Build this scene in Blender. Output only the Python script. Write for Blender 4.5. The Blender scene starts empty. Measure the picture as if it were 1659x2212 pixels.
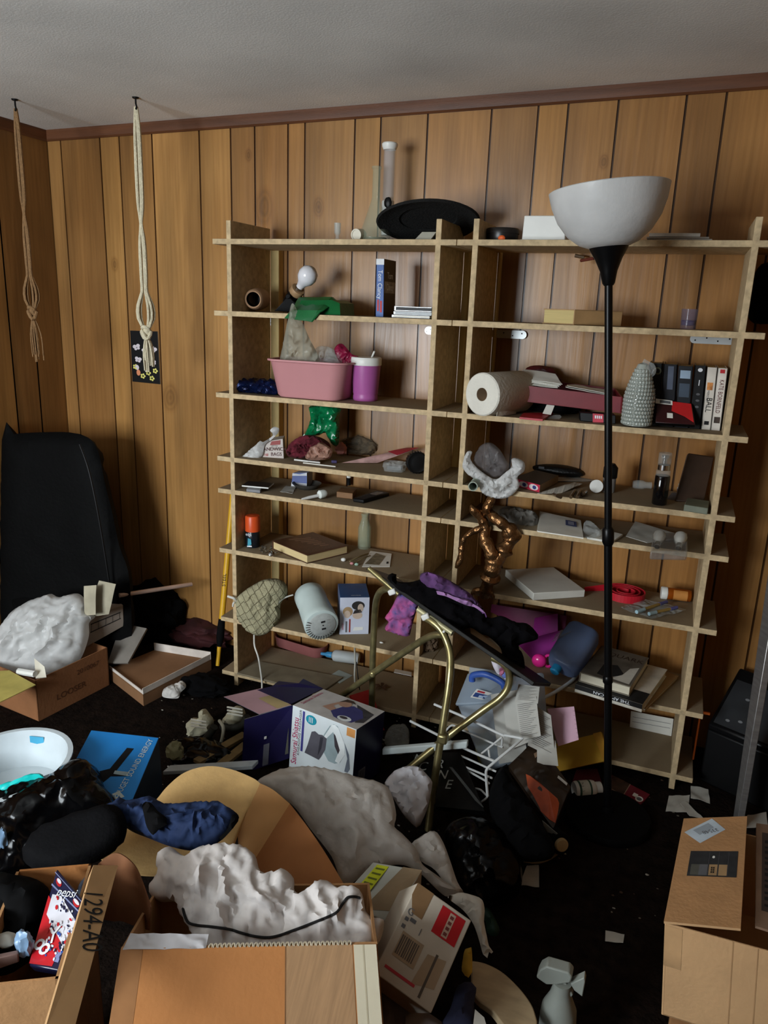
import bpy, math, random
from mathutils import Vector as V, Matrix as Mx, noise as NZ, geometry as GEO
random.seed(7)
SC = bpy.context.scene
COL = SC.collection
PI = math.pi
# ---------------------------------------------------------------- camera model
F = 1628.27
CAM = V((0, 0, 1.5))
RM = [V((0.930842842672189, 0.36369402570202175, 0.035471931362921566)),
      V((0.12674817022351476, -0.2302986250464012, -0.9648302672733315)),
      V((-0.3427338670031743, 0.9026013510794201, -0.2604693790806438))]
def ray(px, py):
    return RM[0]*(px-829.5) + RM[1]*(py-1106.0) + RM[2]*F
def X(px, py, x): r = ray(px, py); return CAM + r*((x-CAM.x)/r.x)
def Y(px, py, y): r = ray(px, py); return CAM + r*((y-CAM.y)/r.y)
def Z(px, py, z): r = ray(px, py); return CAM + r*((z-CAM.z)/r.z)
def PL(px, py, p, n):                    # meet of a sight line and a plane
    r = ray(px, py); n = V(n)
    return CAM + r*((V(p)-CAM).dot(n)/r.dot(n))
# ---------------------------------------------------------------- materials
def lin(c):
    return tuple(((x/255)/12.92 if x/255 <= .04045 else ((x/255+.055)/1.055)**2.4) for x in c) + (1,)
MATS = {}
def mat(n, c=(128, 128, 128), r=.65, me=0, var=.18, sc=14, bump=0, bs=60, stretch=None, tr=0, al=1, coat=0, sp=.4, sheen=0, ior=1.45, c2=None):
    if n in MATS: return MATS[n]
    m = bpy.data.materials.new(n); m.use_nodes = True
    nt = m.node_tree; N = nt.nodes; L = nt.links
    bs_ = N['Principled BSDF']; bs_.inputs['Roughness'].default_value = r
    bs_.inputs['Metallic'].default_value = me
    bs_.inputs['Specular IOR Level'].default_value = sp
    bs_.inputs['Transmission Weight'].default_value = tr
    bs_.inputs['Alpha'].default_value = al
    bs_.inputs['Coat Weight'].default_value = coat
    bs_.inputs['Sheen Weight'].default_value = sheen
    bs_.inputs['IOR'].default_value = ior
    tc = N.new('ShaderNodeTexCoord'); mp = N.new('ShaderNodeMapping')
    L.new(tc.outputs['Object'], mp.inputs['Vector'])
    if stretch: mp.inputs['Scale'].default_value = stretch
    nz = N.new('ShaderNodeTexNoise'); nz.inputs['Scale'].default_value = sc; nz.inputs['Detail'].default_value = 5
    L.new(mp.outputs['Vector'], nz.inputs['Vector'])
    rp = N.new('ShaderNodeValToRGB')
    a = lin(c); b = lin(c2) if c2 else a
    rp.color_ramp.elements[0].position = .3; rp.color_ramp.elements[1].position = .7
    rp.color_ramp.elements[0].color = tuple(x*(1-var) for x in a[:3])+(1,)
    rp.color_ramp.elements[1].color = tuple(min(1, x*(1+var)) for x in b[:3])+(1,)
    L.new(nz.outputs['Fac'], rp.inputs['Fac']); L.new(rp.outputs['Color'], bs_.inputs['Base Color'])
    if bump:
        bz = N.new('ShaderNodeTexNoise'); bz.inputs['Scale'].default_value = bs; bz.inputs['Detail'].default_value = 4
        L.new(mp.outputs['Vector'], bz.inputs['Vector'])
        bp = N.new('ShaderNodeBump'); bp.inputs['Strength'].default_value = bump; bp.inputs['Distance'].default_value = .01
        L.new(bz.outputs['Fac'], bp.inputs['Height']); L.new(bp.outputs['Normal'], bs_.inputs['Normal'])
    MATS[n] = m; return m
def film(n, c, al=.5, r=.25, tl=.4, bump=.3, bs=30):       # thin plastic: lets light through
    if n in MATS: return MATS[n]
    m = mat(n, c, r=r, var=.08, bump=bump, bs=bs); nt = m.node_tree; N = nt.nodes; L = nt.links
    pb = N['Principled BSDF']; out = N['Material Output']
    t = N.new('ShaderNodeBsdfTransparent'); t.inputs['Color'].default_value = (.93, .95, .95, 1)
    d = N.new('ShaderNodeBsdfTranslucent'); d.inputs['Color'].default_value = lin(c)
    m1 = N.new('ShaderNodeMixShader'); m1.inputs[0].default_value = tl
    m2 = N.new('ShaderNodeMixShader'); m2.inputs[0].default_value = al
    L.new(pb.outputs[0], m1.inputs[1]); L.new(d.outputs[0], m1.inputs[2])
    L.new(t.outputs[0], m2.inputs[1]); L.new(m1.outputs[0], m2.inputs[2]); L.new(m2.outputs[0], out.inputs['Surface'])
    return m
def wood_panel(n, base, tint=True):
    m = bpy.data.materials.new(n); m.use_nodes = True; nt = m.node_tree; N = nt.nodes; L = nt.links
    pb = N['Principled BSDF']; pb.inputs['Roughness'].default_value = .31; pb.inputs['Specular IOR Level'].default_value = .38
    tc = N.new('ShaderNodeTexCoord'); mp = N.new('ShaderNodeMapping'); mp.inputs['Scale'].default_value = (5, 5, .5)
    L.new(tc.outputs['Object'], mp.inputs['Vector'])
    at = N.new('ShaderNodeAttribute'); at.attribute_name = 'tint'
    ad = N.new('ShaderNodeVectorMath'); ad.operation = 'ADD'
    L.new(mp.outputs['Vector'], ad.inputs[0]); L.new(at.outputs['Vector'], ad.inputs[1])
    n1 = N.new('ShaderNodeTexNoise'); n1.inputs['Scale'].default_value = 1; n1.inputs['Detail'].default_value = 6; n1.inputs['Distortion'].default_value = 1.6
    L.new(ad.outputs[0], n1.inputs['Vector'])
    mp2 = N.new('ShaderNodeMapping'); mp2.inputs['Scale'].default_value = (90, 90, 3); L.new(tc.outputs['Object'], mp2.inputs['Vector'])
    n2 = N.new('ShaderNodeTexNoise'); n2.inputs['Scale'].default_value = 1; n2.inputs['Detail'].default_value = 3
    L.new(mp2.outputs['Vector'], n2.inputs['Vector'])
    mp3 = N.new('ShaderNodeMapping'); mp3.inputs['Scale'].default_value = (2.2, 2.2, 1.6); L.new(tc.outputs['Object'], mp3.inputs['Vector'])
    n3 = N.new('ShaderNodeTexNoise'); n3.inputs['Scale'].default_value = 1; n3.inputs['Detail'].default_value = 2
    L.new(mp3.outputs['Vector'], n3.inputs['Vector'])
    rp = N.new('ShaderNodeValToRGB'); e = rp.color_ramp.elements
    e[0].position = .28; e[0].color = lin([x*.84 for x in base]); e[1].position = .72; e[1].color = lin([min(255, x*1.08) for x in base])
    L.new(n1.outputs['Fac'], rp.inputs['Fac'])
    def mul(a, b, f=1):
        x = N.new('ShaderNodeMix'); x.data_type = 'RGBA'; x.blend_type = 'MULTIPLY'; x.inputs[0].default_value = f
        L.new(a, x.inputs[6]); L.new(b, x.inputs[7]); return x.outputs[2]
    r2 = N.new('ShaderNodeValToRGB'); r2.color_ramp.elements[0].color = (.84, .82, .8, 1); r2.color_ramp.elements[0].position = .35; r2.color_ramp.elements[1].position = .6
    L.new(n2.outputs['Fac'], r2.inputs['Fac'])
    r3 = N.new('ShaderNodeValToRGB'); r3.color_ramp.elements[0].color = (.6, .53, .45, 1); r3.color_ramp.elements[0].position = .3; r3.color_ramp.elements[1].position = .62
    L.new(n3.outputs['Fac'], r3.inputs['Fac'])
    o = mul(mul(rp.outputs['Color'], r2.outputs['Color']), r3.outputs['Color'], .75)
    if tint: o = mul(o, at.outputs['Color'])
    for px, py, r in ((578, 432, .055), (250, 566, .025), (372, 850, .05), (1308, 345, .02), (692, 440, .03), (82, 668, .03), (540, 330, .02), (1420, 900, .03), (700, 1060, .03)):   # knots in the veneer
        k = Y(px, py, 2.70); sb = N.new('ShaderNodeVectorMath'); sb.operation = 'SUBTRACT'; L.new(tc.outputs['Object'], sb.inputs[0]); sb.inputs[1].default_value = k
        ml = N.new('ShaderNodeVectorMath'); ml.operation = 'MULTIPLY'; L.new(sb.outputs[0], ml.inputs[0]); ml.inputs[1].default_value = (1/r, 1/r, .62/r)
        nn = N.new('ShaderNodeVectorMath'); nn.operation = 'SCALE'; L.new(n1.outputs['Color'], nn.inputs[0]); nn.inputs[3].default_value = .5
        a2 = N.new('ShaderNodeVectorMath'); a2.operation = 'ADD'; L.new(ml.outputs[0], a2.inputs[0]); L.new(nn.outputs[0], a2.inputs[1])
        ln = N.new('ShaderNodeVectorMath'); ln.operation = 'LENGTH'; L.new(a2.outputs[0], ln.inputs[0])
        r_ = N.new('ShaderNodeValToRGB'); es = r_.color_ramp.elements; es[0].position = .15; es[0].color = (.42, .34, .28, 1); es[1].position = 1; es[1].color = (1, 1, 1, 1)
        for ps, v in ((.3, .75), (.42, .6), (.55, .86), (.66, .74), (.8, .92)): q = es.new(ps); q.color = (v, v*.96, v*.92, 1)
        L.new(ln.outputs['Value'], r_.inputs['Fac']); o = mul(o, r_.outputs['Color'])
    L.new(o, pb.inputs['Base Color'])
    bp = N.new('ShaderNodeBump'); bp.inputs['Strength'].default_value = .25; bp.inputs['Distance'].default_value = .01
    L.new(n1.outputs['Fac'], bp.inputs['Height']); L.new(bp.outputs['Normal'], pb.inputs['Normal'])
    MATS[n] = m; return m
import numpy as np
def buckle(vs, faces, fixed, exc, it=140, bend=.25, hold=.02, aniso=None):
    # soft sheet with more cloth than room: edges want to be longer than they are, so the sheet folds up
    P = np.array([tuple(v) for v in vs], float); P0 = P.copy(); nv = len(P); opp = {}
    for f in faces:
        for a, b, c in ((f[0], f[1], f[2]), (f[1], f[2], f[0]), (f[2], f[0], f[1])): opp.setdefault((min(a, b), max(a, b)), []).append(c)
    E = np.array(list(opp.keys())); H = np.array([tuple(v[:2]) for v in opp.values() if len(v) >= 2] or [(0, 0)])
    L = np.linalg.norm(P[E[:, 0]]-P[E[:, 1]], axis=1)
    if aniso is not None:
        d = (P[E[:, 0]]-P[E[:, 1]])/np.maximum(L, 1e-9)[:, None]; k = 1-np.abs(d @ np.array(aniso))**2; L = L*(1+exc*(.05+1.1*k))
    else: L = L*(1+exc)
    LH = np.linalg.norm(P[H[:, 0]]-P[H[:, 1]], axis=1)*(1+exc*.9)
    free = np.ones(nv); free[list(fixed)] = 0
    def solve(I, R, w):
        d = P[I[:, 0]]-P[I[:, 1]]; l = np.maximum(np.linalg.norm(d, axis=1), 1e-9); c = (d*((l-R)/l*.5*w)[:, None])
        acc = np.zeros((nv, 3)); cnt = np.zeros(nv)
        for j, sg in ((0, -1), (1, 1)):
            cnt += np.bincount(I[:, j], minlength=nv)
            for x in range(3): acc[:, x] += np.bincount(I[:, j], weights=sg*c[:, x], minlength=nv)
        return acc/np.maximum(cnt, 1)[:, None]
    for i in range(it):
        P += 1.6*solve(E, L, 1.0)*free[:, None]
        P += 1.6*solve(H, LH, bend)*free[:, None]
        P += (P0-P)*hold*free[:, None]
    return [V(p) for p in P]
# ---------------------------------------------------------------- mesh builder (world coordinates)
class B:
    def __init__(s): s.v = []; s.f = []; s.k = []; s.ms = []; s.x = Mx.Identity(4)
    def mi(s, m):
        if m not in s.ms: s.ms.append(m)
        return s.ms.index(m)
    def add(s, vs, fs, m):
        o = len(s.v); s.v += [s.x @ V(p) for p in vs]; k = s.mi(m)
        for f in fs: s.f.append([i+o for i in f]); s.k.append(k)
        return s
    def hexa(s, b4, t4, m, mt=None, mf=None):
        s.add(list(b4)+list(t4), [(3, 2, 1, 0), (1, 2, 6, 5), (2, 3, 7, 6), (3, 0, 4, 7)], m)
        o = len(s.v)-8
        s.f.append([o+4, o+5, o+6, o+7]); s.k.append(s.mi(mt or m))
        s.f.append([o, o+1, o+5, o+4]); s.k.append(s.mi(mf or m)); return s
    def box(s, c, d, m, R=None, mt=None, mf=None):
        c = V(c); h = V(d)/2; R = R or Mx.Identity(3)
        P = lambda i, j, k: c + R @ V((i*h.x, j*h.y, k*h.z))
        return s.hexa([P(-1, -1, -1), P(1, -1, -1), P(1, 1, -1), P(-1, 1, -1)], [P(-1, -1, 1), P(1, -1, 1), P(1, 1, 1), P(-1, 1, 1)], m, mt, mf)
    def panel(s, c4, th, m, m2=None):      # board between four corners, thickness th behind its face
        n = (c4[1]-c4[0]).cross(c4[3]-c4[0]).normalized()
        if abs((c4[2]-c4[0]).dot(n)) < .0008: return s.hexa([p-n*th for p in c4], list(c4), m2 or m, m)
        s.add([p-n*th for p in c4]+list(c4), [(2, 1, 0), (3, 2, 0), (1, 2, 6, 5), (2, 3, 7, 6), (3, 0, 4, 7), (0, 1, 5, 4)], m2 or m)
        o = len(s.v)-8; s.f += [[o+4, o+5, o+6], [o+4, o+6, o+7]]; s.k += [s.mi(m)]*2; return s
    def tube(s, pts, r, m, n=10, cap=True, loop=False):
        pts = [V(p) for p in pts]; N_ = len(pts); rs = r if isinstance(r, (list, tuple)) else [r]*N_
        vs = []; up = None
        for i, p in enumerate(pts):
            a = pts[(i-1) % N_] if (loop or i) else p; b = pts[(i+1) % N_] if (loop or i < N_-1) else p
            t = (b-a); t = t.normalized() if t.length > 1e-9 else V((0, 0, 1))
            if up is None: up = t.orthogonal().normalized()
            up = (up - t*up.dot(t)); up = up.normalized() if up.length > 1e-6 else t.orthogonal().normalized()
            w = t.cross(up)
            vs += [p + (up*math.cos(2*PI*k/n)+w*math.sin(2*PI*k/n))*rs[i] for k in range(n)]
        fs = []
        for i in range(N_ if loop else N_-1):
            j = (i+1) % N_
            fs += [(i*n+k, i*n+(k+1) % n, j*n+(k+1) % n, j*n+k) for k in range(n)]
        if cap and not loop: fs += [tuple(range(n-1, -1, -1)), tuple((N_-1)*n+k for k in range(n))]
        return s.add(vs, fs, m)
    def lathe(s, prof, m, M=None, n=28, sx=1, cap=True):   # prof (r,z[,material])
        M = M or Mx.Identity(4); rings = []; vs = []
        for q in prof:
            vs += [M @ V((q[0]*sx*math.cos(2*PI*k/n), q[0]*math.sin(2*PI*k/n), q[1])) for k in range(n)]
        o0 = len(s.v); s.v += [s.x @ p for p in vs]
        for i in range(len(prof)-1):
            mm = prof[i+1][2] if len(prof[i+1]) > 2 else m; k_ = s.mi(mm)
            for k in range(n):
                s.f.append([o0+i*n+k, o0+i*n+(k+1) % n, o0+(i+1)*n+(k+1) % n, o0+(i+1)*n+k]); s.k.append(k_)
        for i, fl in (() if prof[0][:2] == prof[-1][:2] or not cap else ((0, True), (len(prof)-1, False))):
            if prof[i][0] > 1e-5:
                r_ = [o0+i*n+k for k in range(n)]; s.f.append(r_[::-1] if fl else r_); s.k.append(s.mi(m))
        return s
    def prism(s, poly, e, m, mt=None):    # closed 3-D polygon pushed along e
        n = len(poly); e = V(e); vs = [V(p) for p in poly]+[V(p)+e for p in poly]
        s.add(vs, [(i, (i+1) % n, n+(i+1) % n, n+i) for i in range(n)]+[tuple(range(n-1, -1, -1))], m)
        o = len(s.v)-2*n; s.f.append([o+n+i for i in range(n)]); s.k.append(s.mi(mt or m)); return s
    def patch(s, c4, m, n=8, th=.0014, amp=.003, fr=14, sag=0, curl=0, seed=0):   # sheet with thickness; curl lifts its far edge
        nrm = (c4[1]-c4[0]).cross(c4[3]-c4[0]).normalized(); top = []; sd = V((seed*3.1, seed*1.7, seed))
        for j in range(n+1):
            for i in range(n+1):
                u, v = i/n, j/n
                p = (c4[0]*(1-u)+c4[1]*u)*(1-v)+(c4[3]*(1-u)+c4[2]*u)*v
                top.append(p+nrm*(amp*NZ.noise(p*fr+sd)+sag*math.sin(PI*u)*math.sin(PI*v)+curl*v*v))
        N1 = n+1; vs = top+[p-nrm*th for p in top]; K = N1*N1; fs = []
        for j in range(n):
            for i in range(n):
                a = j*N1+i; fs.append((a, a+1, a+1+N1, a+N1)); fs.append((K+a, K+a+N1, K+a+1+N1, K+a+1))
        for i in range(n):
            fs += [(i, K+i, K+i+1, i+1), (n*N1+i, n*N1+i+1, K+n*N1+i+1, K+n*N1+i), (i*N1, (i+1)*N1, K+(i+1)*N1, K+i*N1), (i*N1+n, K+i*N1+n, K+(i+1)*N1+n, (i+1)*N1+n)]
        return s.add(vs, fs, m)
    def lump(s, c, rad, m, amp=.25, fr=3.0, sub=4, R=None, seed=0, crease=0, flat=True):   # crumpled mass
        import bmesh
        bm = bmesh.new(); bmesh.ops.create_icosphere(bm, subdivisions=sub, radius=1)
        R = R or Mx.Identity(3); sd = V((seed*7.3, seed*2.1, seed*4.7)); c = V(c); vs = []
        for v in bm.verts:
            p = v.co.copy(); d = amp*NZ.noise(p*fr+sd)
            if crease:
                d += crease*(1-abs(NZ.noise(p*fr*1.7+sd*2))*3.2)
                d += crease*.5*(1-abs(NZ.noise(p*fr*4.1+sd*3))*3.2)
                dd_, pv = NZ.voronoi(p*fr*1.6+sd); d += crease*1.1*(p*fr*1.6+sd-pv[0]).dot(NZ.noise_vector(pv[0]*3.7)*2)
            q = p*(1+d)
            if flat and q.z < -.75: q.z = -.75+.1*(q.z+.75)
            vs.append(c + R @ V((q.x*rad[0], q.y*rad[1], q.z*rad[2])))
        fs = [tuple(x.index for x in f.verts) for f in bm.faces]; bm.free()
        return s.add(vs, fs, m)
    def blob(s, px, p0, n, m, tf=.05, tb=.03, R=.06, res=.014, amp=.01, fr=None, seed=0, crease=0, world=None, fold=None, facet=.5, folds=26, exc=.13, hold=.02):
        fold = V(fold).normalized() if fold is not None else None
        fr = fr or min(120, .45/res)
        # soft body with a measured outline lying in the plane (p0, n): fat in the middle, wrinkled on top
        n = V(n).normalized(); p0 = V(p0); u = n.orthogonal().normalized(); w = n.cross(u)
        pts = [PL(x, y, p0, n) for x, y in px] if world is None else [V(q) for q in world]
        q2 = [V(((p-p0).dot(u), (p-p0).dot(w))) for p in pts]; N_ = len(q2); ring = []
        for i in range(N_):
            a, b, c, d = q2[i-1], q2[i], q2[(i+1) % N_], q2[(i+2) % N_]
            k = max(1, int((c-b).length/res))
            for j in range(k):
                t = j/k; ring.append(.5*((2*b)+(c-a)*t+(2*a-5*b+4*c-d)*t*t+(3*b-a-3*c+d)*t**3))
        def inside(p):
            r_ = False; j = len(ring)-1
            for i in range(len(ring)):
                a, b = ring[i], ring[j]
                if (a.y > p.y) != (b.y > p.y) and p.x < (b.x-a.x)*(p.y-a.y)/(b.y-a.y)+a.x: r_ = not r_
                j = i
            return r_
        def dist(p):
            best = 9
            for i in range(len(ring)):
                a, b = ring[i-1], ring[i]; ab = b-a; t = max(0, min(1, (p-a).dot(ab)/max(ab.length_squared, 1e-12)))
                best = min(best, (p-a-ab*t).length_squared)
            return math.sqrt(best)
        x0 = min(q.x for q in ring); x1 = max(q.x for q in ring); y0 = min(q.y for q in ring); y1 = max(q.y for q in ring)
        ins = []; rnd = random.Random(seed+5); row = 0; yy = y0
        while yy < y1:
            xx = x0+(row % 2)*res*.5
            while xx < x1:
                q = V((xx+rnd.uniform(-.2, .2)*res, yy+rnd.uniform(-.2, .2)*res))
                if inside(q):
                    d = dist(q)
                    if d > res*.55: ins.append((q, d))
                xx += res
            yy += res*.87; row += 1
        nr = len(ring); allp = ring+[q for q, d in ins]
        out = GEO.delaunay_2d_cdt(allp, [(i, (i+1) % nr) for i in range(nr)], [], 1, 1e-6)
        vo, fo, orig = out[0], out[2], out[3]
        ds = []
        for o in orig:
            ii = [i for i in o]; ds.append(0 if (not ii or min(ii) < nr) else ins[ii[0]-nr][1])
        sd = V((seed*5.1, seed*3.3, seed*1.9)); vs = []; FL = []
        if crease:
            sz = math.sqrt(max(1e-6, abs(sum(ring[i-1].x*ring[i].y-ring[i].x*ring[i-1].y for i in range(nr)))/2))
            fd = V((fold.dot(u), fold.dot(w))) if fold is not None else None
            for _ in range(folds):
                c_ = rnd.choice(ins)[0] if ins else ring[0]; an = (math.atan2(fd.y, fd.x)+rnd.gauss(0, .45)) if fd is not None else rnd.uniform(0, PI)
                l_ = sz*rnd.uniform(.18, .5); d_ = V((math.cos(an), math.sin(an))); FL.append((c_-d_*l_/2, d_, l_, sz*rnd.uniform(.03, .075), rnd.uniform(.5, 1.3)*(1 if rnd.random() < .7 else -.8)))
        def base(q): return p0+u*q.x+w*q.y
        for q, d in zip(vo, ds):
            e = min(1, d/R); pr = math.sqrt(max(0, 1-(1-e)**2)); p = base(q)
            k = NZ.noise(p*fr*.6+sd)*amp
            if crease:
                pq = p if fold is None else p-fold*p.dot(fold)*.68
                wv = NZ.noise_vector(pq*fr*.35+sd)*.55; q1 = pq*fr*.42+sd*2+wv
                r1 = 1-2.6*abs(NZ.noise(q1)); r2 = 1-2.6*abs(NZ.noise(pq*fr*.95+sd*3+wv*1.5))
                dd_, pv = NZ.voronoi(q1*1.25); fa = (q1*1.25-pv[0]).dot(NZ.noise_vector(pv[0]*3.7+sd)*2.2)
                qw = q+V((NZ.noise(p*9+sd), NZ.noise(p*9+sd*2)))*sz*.06
                for a_, d_, l_, w_, h_ in FL:
                    r_ = qw-a_; t_ = r_.dot(d_)/l_
                    if 0 < t_ < 1:
                        dd_ = abs(r_.x*d_.y-r_.y*d_.x)/(w_*(.35+.65*math.sin(PI*t_)))
                        if dd_ < 1: k += crease*.8*h_*(1-dd_)**1.4*math.sin(PI*t_)**.7
                k += .5*crease*(.75*r1*abs(r1)+.3*r2*abs(r2)+facet*fa)
            vs.append(p+n*(tf*pr+k*min(1, e*1.6)))
        if crease and exc:
            fx = [i for i, d in enumerate(ds) if d <= 0]
            vs = buckle(vs, [tuple(f) for f in fo if len(f) == 3], fx, exc, aniso=tuple(fold) if fold is not None else None, hold=hold)
        nv = len(vs); back = {}
        for i, (q, d) in enumerate(zip(vo, ds)):
            if d <= 0: back[i] = i
            else:
                e = min(1, d/R); back[i] = len(vs); vs.append(base(q)-n*(tb*math.sqrt(max(0, 1-(1-e)**2))))
        fs = []
        for f in fo:
            f = list(f); a = vs[f[0]]; nn = (vs[f[1]]-a).cross(vs[f[2]]-a)
            if nn.dot(n) < 0: f = f[::-1]
            fs.append(tuple(f))
            bf = [back[i] for i in f][::-1]
            if len(set(bf) | set(f)) > 3: fs.append(tuple(bf))
        return s.add(vs, fs, m)
    def on(s, c4, uv, m, off=.0006):     # printed shape on a face: polygon in face coordinates
        n = (c4[1]-c4[0]).cross(c4[3]-c4[0]).normalized(); vs = []
        for a, b in uv: vs.append((c4[0]*(1-a)+c4[1]*a)*(1-b)+(c4[3]*(1-a)+c4[2]*a)*b+n*off)
        return s.add(vs, [tuple(range(len(vs)))], m)
    def rect(s, c4, a0, b0, a1, b1, m, off=.0006): return s.on(c4, [(a0, b0), (a1, b0), (a1, b1), (a0, b1)], m, off)
    def disc(s, c4, a, b, ra, rb, m, off=.0006, n=20): return s.on(c4, [(a+ra*math.cos(2*PI*k/n), b+rb*math.sin(2*PI*k/n)) for k in range(n)], m, off)
def root(o):
    while o.parent: o = o.parent
    return o
def mesh(b, name, par=None, smooth=True, bev=0, loc=None, ang=40):
    me = bpy.data.meshes.new(name); o = bpy.data.objects.new(name, me); COL.objects.link(o)
    if par is not None:
        o.parent = par; off = root(par).location
    else:
        off = V(loc) if loc is not None else V((0, 0, 0)); o.location = off
    me.from_pydata([p-off for p in b.v], [], b.f)
    for m in b.ms: me.materials.append(m)
    me.polygons.foreach_set('material_index', b.k)
    if smooth:
        me.polygons.foreach_set('use_smooth', [True]*len(b.f)); me.set_sharp_from_angle(angle=math.radians(ang))
    me.validate(); me.update()
    if bev:
        md = o.modifiers.new('edge', 'BEVEL'); md.width = bev; md.segments = 2; md.limit_method = 'ANGLE'; md.angle_limit = math.radians(35)
    return o
def tag(o, label, cat, group=None, kind=None):
    o['label'] = label; o['category'] = cat
    if group: o['group'] = group
    if kind: o['kind'] = kind
    return o
def thing(name, label, cat, loc, group=None):
    o = bpy.data.objects.new(name, None); COL.objects.link(o); o.location = V(loc); o.empty_display_size = .02
    return tag(o, label, cat, group)
def solo(b, name, label, cat, group=None, bev=0, ang=40, smooth=True):
    lo = [min(p[i] for p in b.v) for i in range(3)]; hi = [max(p[i] for p in b.v) for i in range(3)]
    return tag(mesh(b, name, None, smooth, bev, ((lo[0]+hi[0])/2, (lo[1]+hi[1])/2, lo[2]), ang), label, cat, group)
def txt(par, s, c4, a, b, h, m, ang=0, sx=1, off=.0012, name='lettering'):
    n = (c4[1]-c4[0]).cross(c4[3]-c4[0]).normalized(); ux = (c4[1]-c4[0]).normalized(); uy = n.cross(ux)
    p = (c4[0]*(1-a)+c4[1]*a)*(1-b)+(c4[3]*(1-a)+c4[2]*a)*b+n*off-root(par).location
    cu = bpy.data.curves.new(name, 'FONT'); cu.body = s; cu.size = h/.72; cu.align_x = 'CENTER'; cu.align_y = 'CENTER'; cu.resolution_u = 3
    cu.materials.append(m)
    o = bpy.data.objects.new(name, cu); COL.objects.link(o); o.parent = par
    ca, sa = math.cos(math.radians(ang)), math.sin(math.radians(ang))
    vx = (ux*ca+uy*sa)*sx; vy = uy*ca-ux*sa
    o.matrix_local = Mx(((vx.x, vy.x, n.x, p.x), (vx.y, vy.y, n.y, p.y), (vx.z, vy.z, n.z, p.z), (0, 0, 0, 1)))
    return o
def frame(o, z, x=None):                 # 4x4 with z axis along z at o
    z = V(z).normalized(); x = V(x) if x is not None else z.orthogonal(); x = (x-z*x.dot(z)).normalized(); y = z.cross(x); o = V(o)
    return Mx(((x.x, y.x, z.x, o.x), (x.y, y.y, z.y, o.y), (x.z, y.z, z.z, o.z), (0, 0, 0, 1)))
def TR(p): return Mx.Translation(V(p))
def rz(d): return Mx.Rotation(math.radians(d), 3, 'Z')
def rot3(ax, d): return Mx.Rotation(math.radians(d), 3, ax)
def front(px4, y, dv):                   # box from its measured front face (bl,br,tr,tl) in plane y and a depth vector
    f = [Y(a, b, y) for a, b in px4]; dv = V(dv); k = [p+dv for p in f]
    return [f[0], f[1], k[1], k[0]], [f[3], f[2], k[2], k[3]], f
def topq(px4, z, h):                     # box from its measured top face (near-left,near-right,far-right,far-left) at height z
    t = [Z(a, b, z) for a, b in px4]; d = V((0, 0, h)) if not isinstance(h, V) else -h
    return [p-d for p in t], t, [t[0]-d, t[1]-d, t[1], t[0]]
def smoothpts(pts, k=6):
    pts = [V(p) for p in pts]; out = []; n = len(pts)
    for i in range(n-1):
        a, b, c, d = pts[max(i-1, 0)], pts[i], pts[i+1], pts[min(i+2, n-1)]
        for j in range(k):
            t = j/k; out.append(.5*((2*b)+(c-a)*t+(2*a-5*b+4*c-d)*t*t+(3*b-a-3*c+d)*t**3))
    return out+[pts[-1]]
# common materials
PB = mat('particle_board', (188, 165, 128), .75, var=.22, sc=55, bump=.15, bs=180)
CARD = mat('cardboard', (176, 132, 88), .85, var=.1, sc=20, bump=.12, bs=120)
CARDE = mat('cardboard_edge', (200, 165, 120), .9, var=.15, sc=90)
WHITE = mat('white_plastic', (222, 222, 216), .4, var=.04)
PAPER = mat('paper', (226, 224, 214), .85, var=.06)
DIRTY = mat('grey_paper', (176, 174, 165), .85, var=.14)
PAGES = mat('book_pages', (205, 185, 140), .9, var=.12, stretch=(1, 1, 40))
BLACK = mat('black_plastic', (11, 11, 12), .45, var=.1, sp=.25)
BLACKM = mat('black_matte', (8, 8, 9), .85, var=.2, sp=.12)
BCLOTH = mat('black_cloth', (7, 7, 8), .95, var=.3, bump=.4, bs=80, sp=.1)
TRASH = mat('black_bag_film', (4, 4, 5), .2, var=.1, bump=.5, bs=24, sp=.22)
INK = mat('black_ink', (25, 24, 24), .8, var=.05)
GREYP = mat('grey_print', (95, 95, 98), .8, var=.1)
CHROME = mat('chrome', (190, 190, 190), .2, me=1, var=.05)
GLASS = film('clear_glass', (232, 236, 232), .2, .05, .1, .0)
CLEAR = film('clear_film', (225, 228, 225), .24, .1, .2, .8, 60)
WBAG = film('white_bag_film', (228, 228, 226), .88, .35, .35, .5, 40)
FROST = film('frosted_plastic', (206, 220, 234), .55, .3, .4, .05, 20)
RED = mat('red_print', (176, 26, 34), .5, var=.08)
BLUE = mat('blue_print', (40, 74, 150), .5, var=.08)
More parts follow.
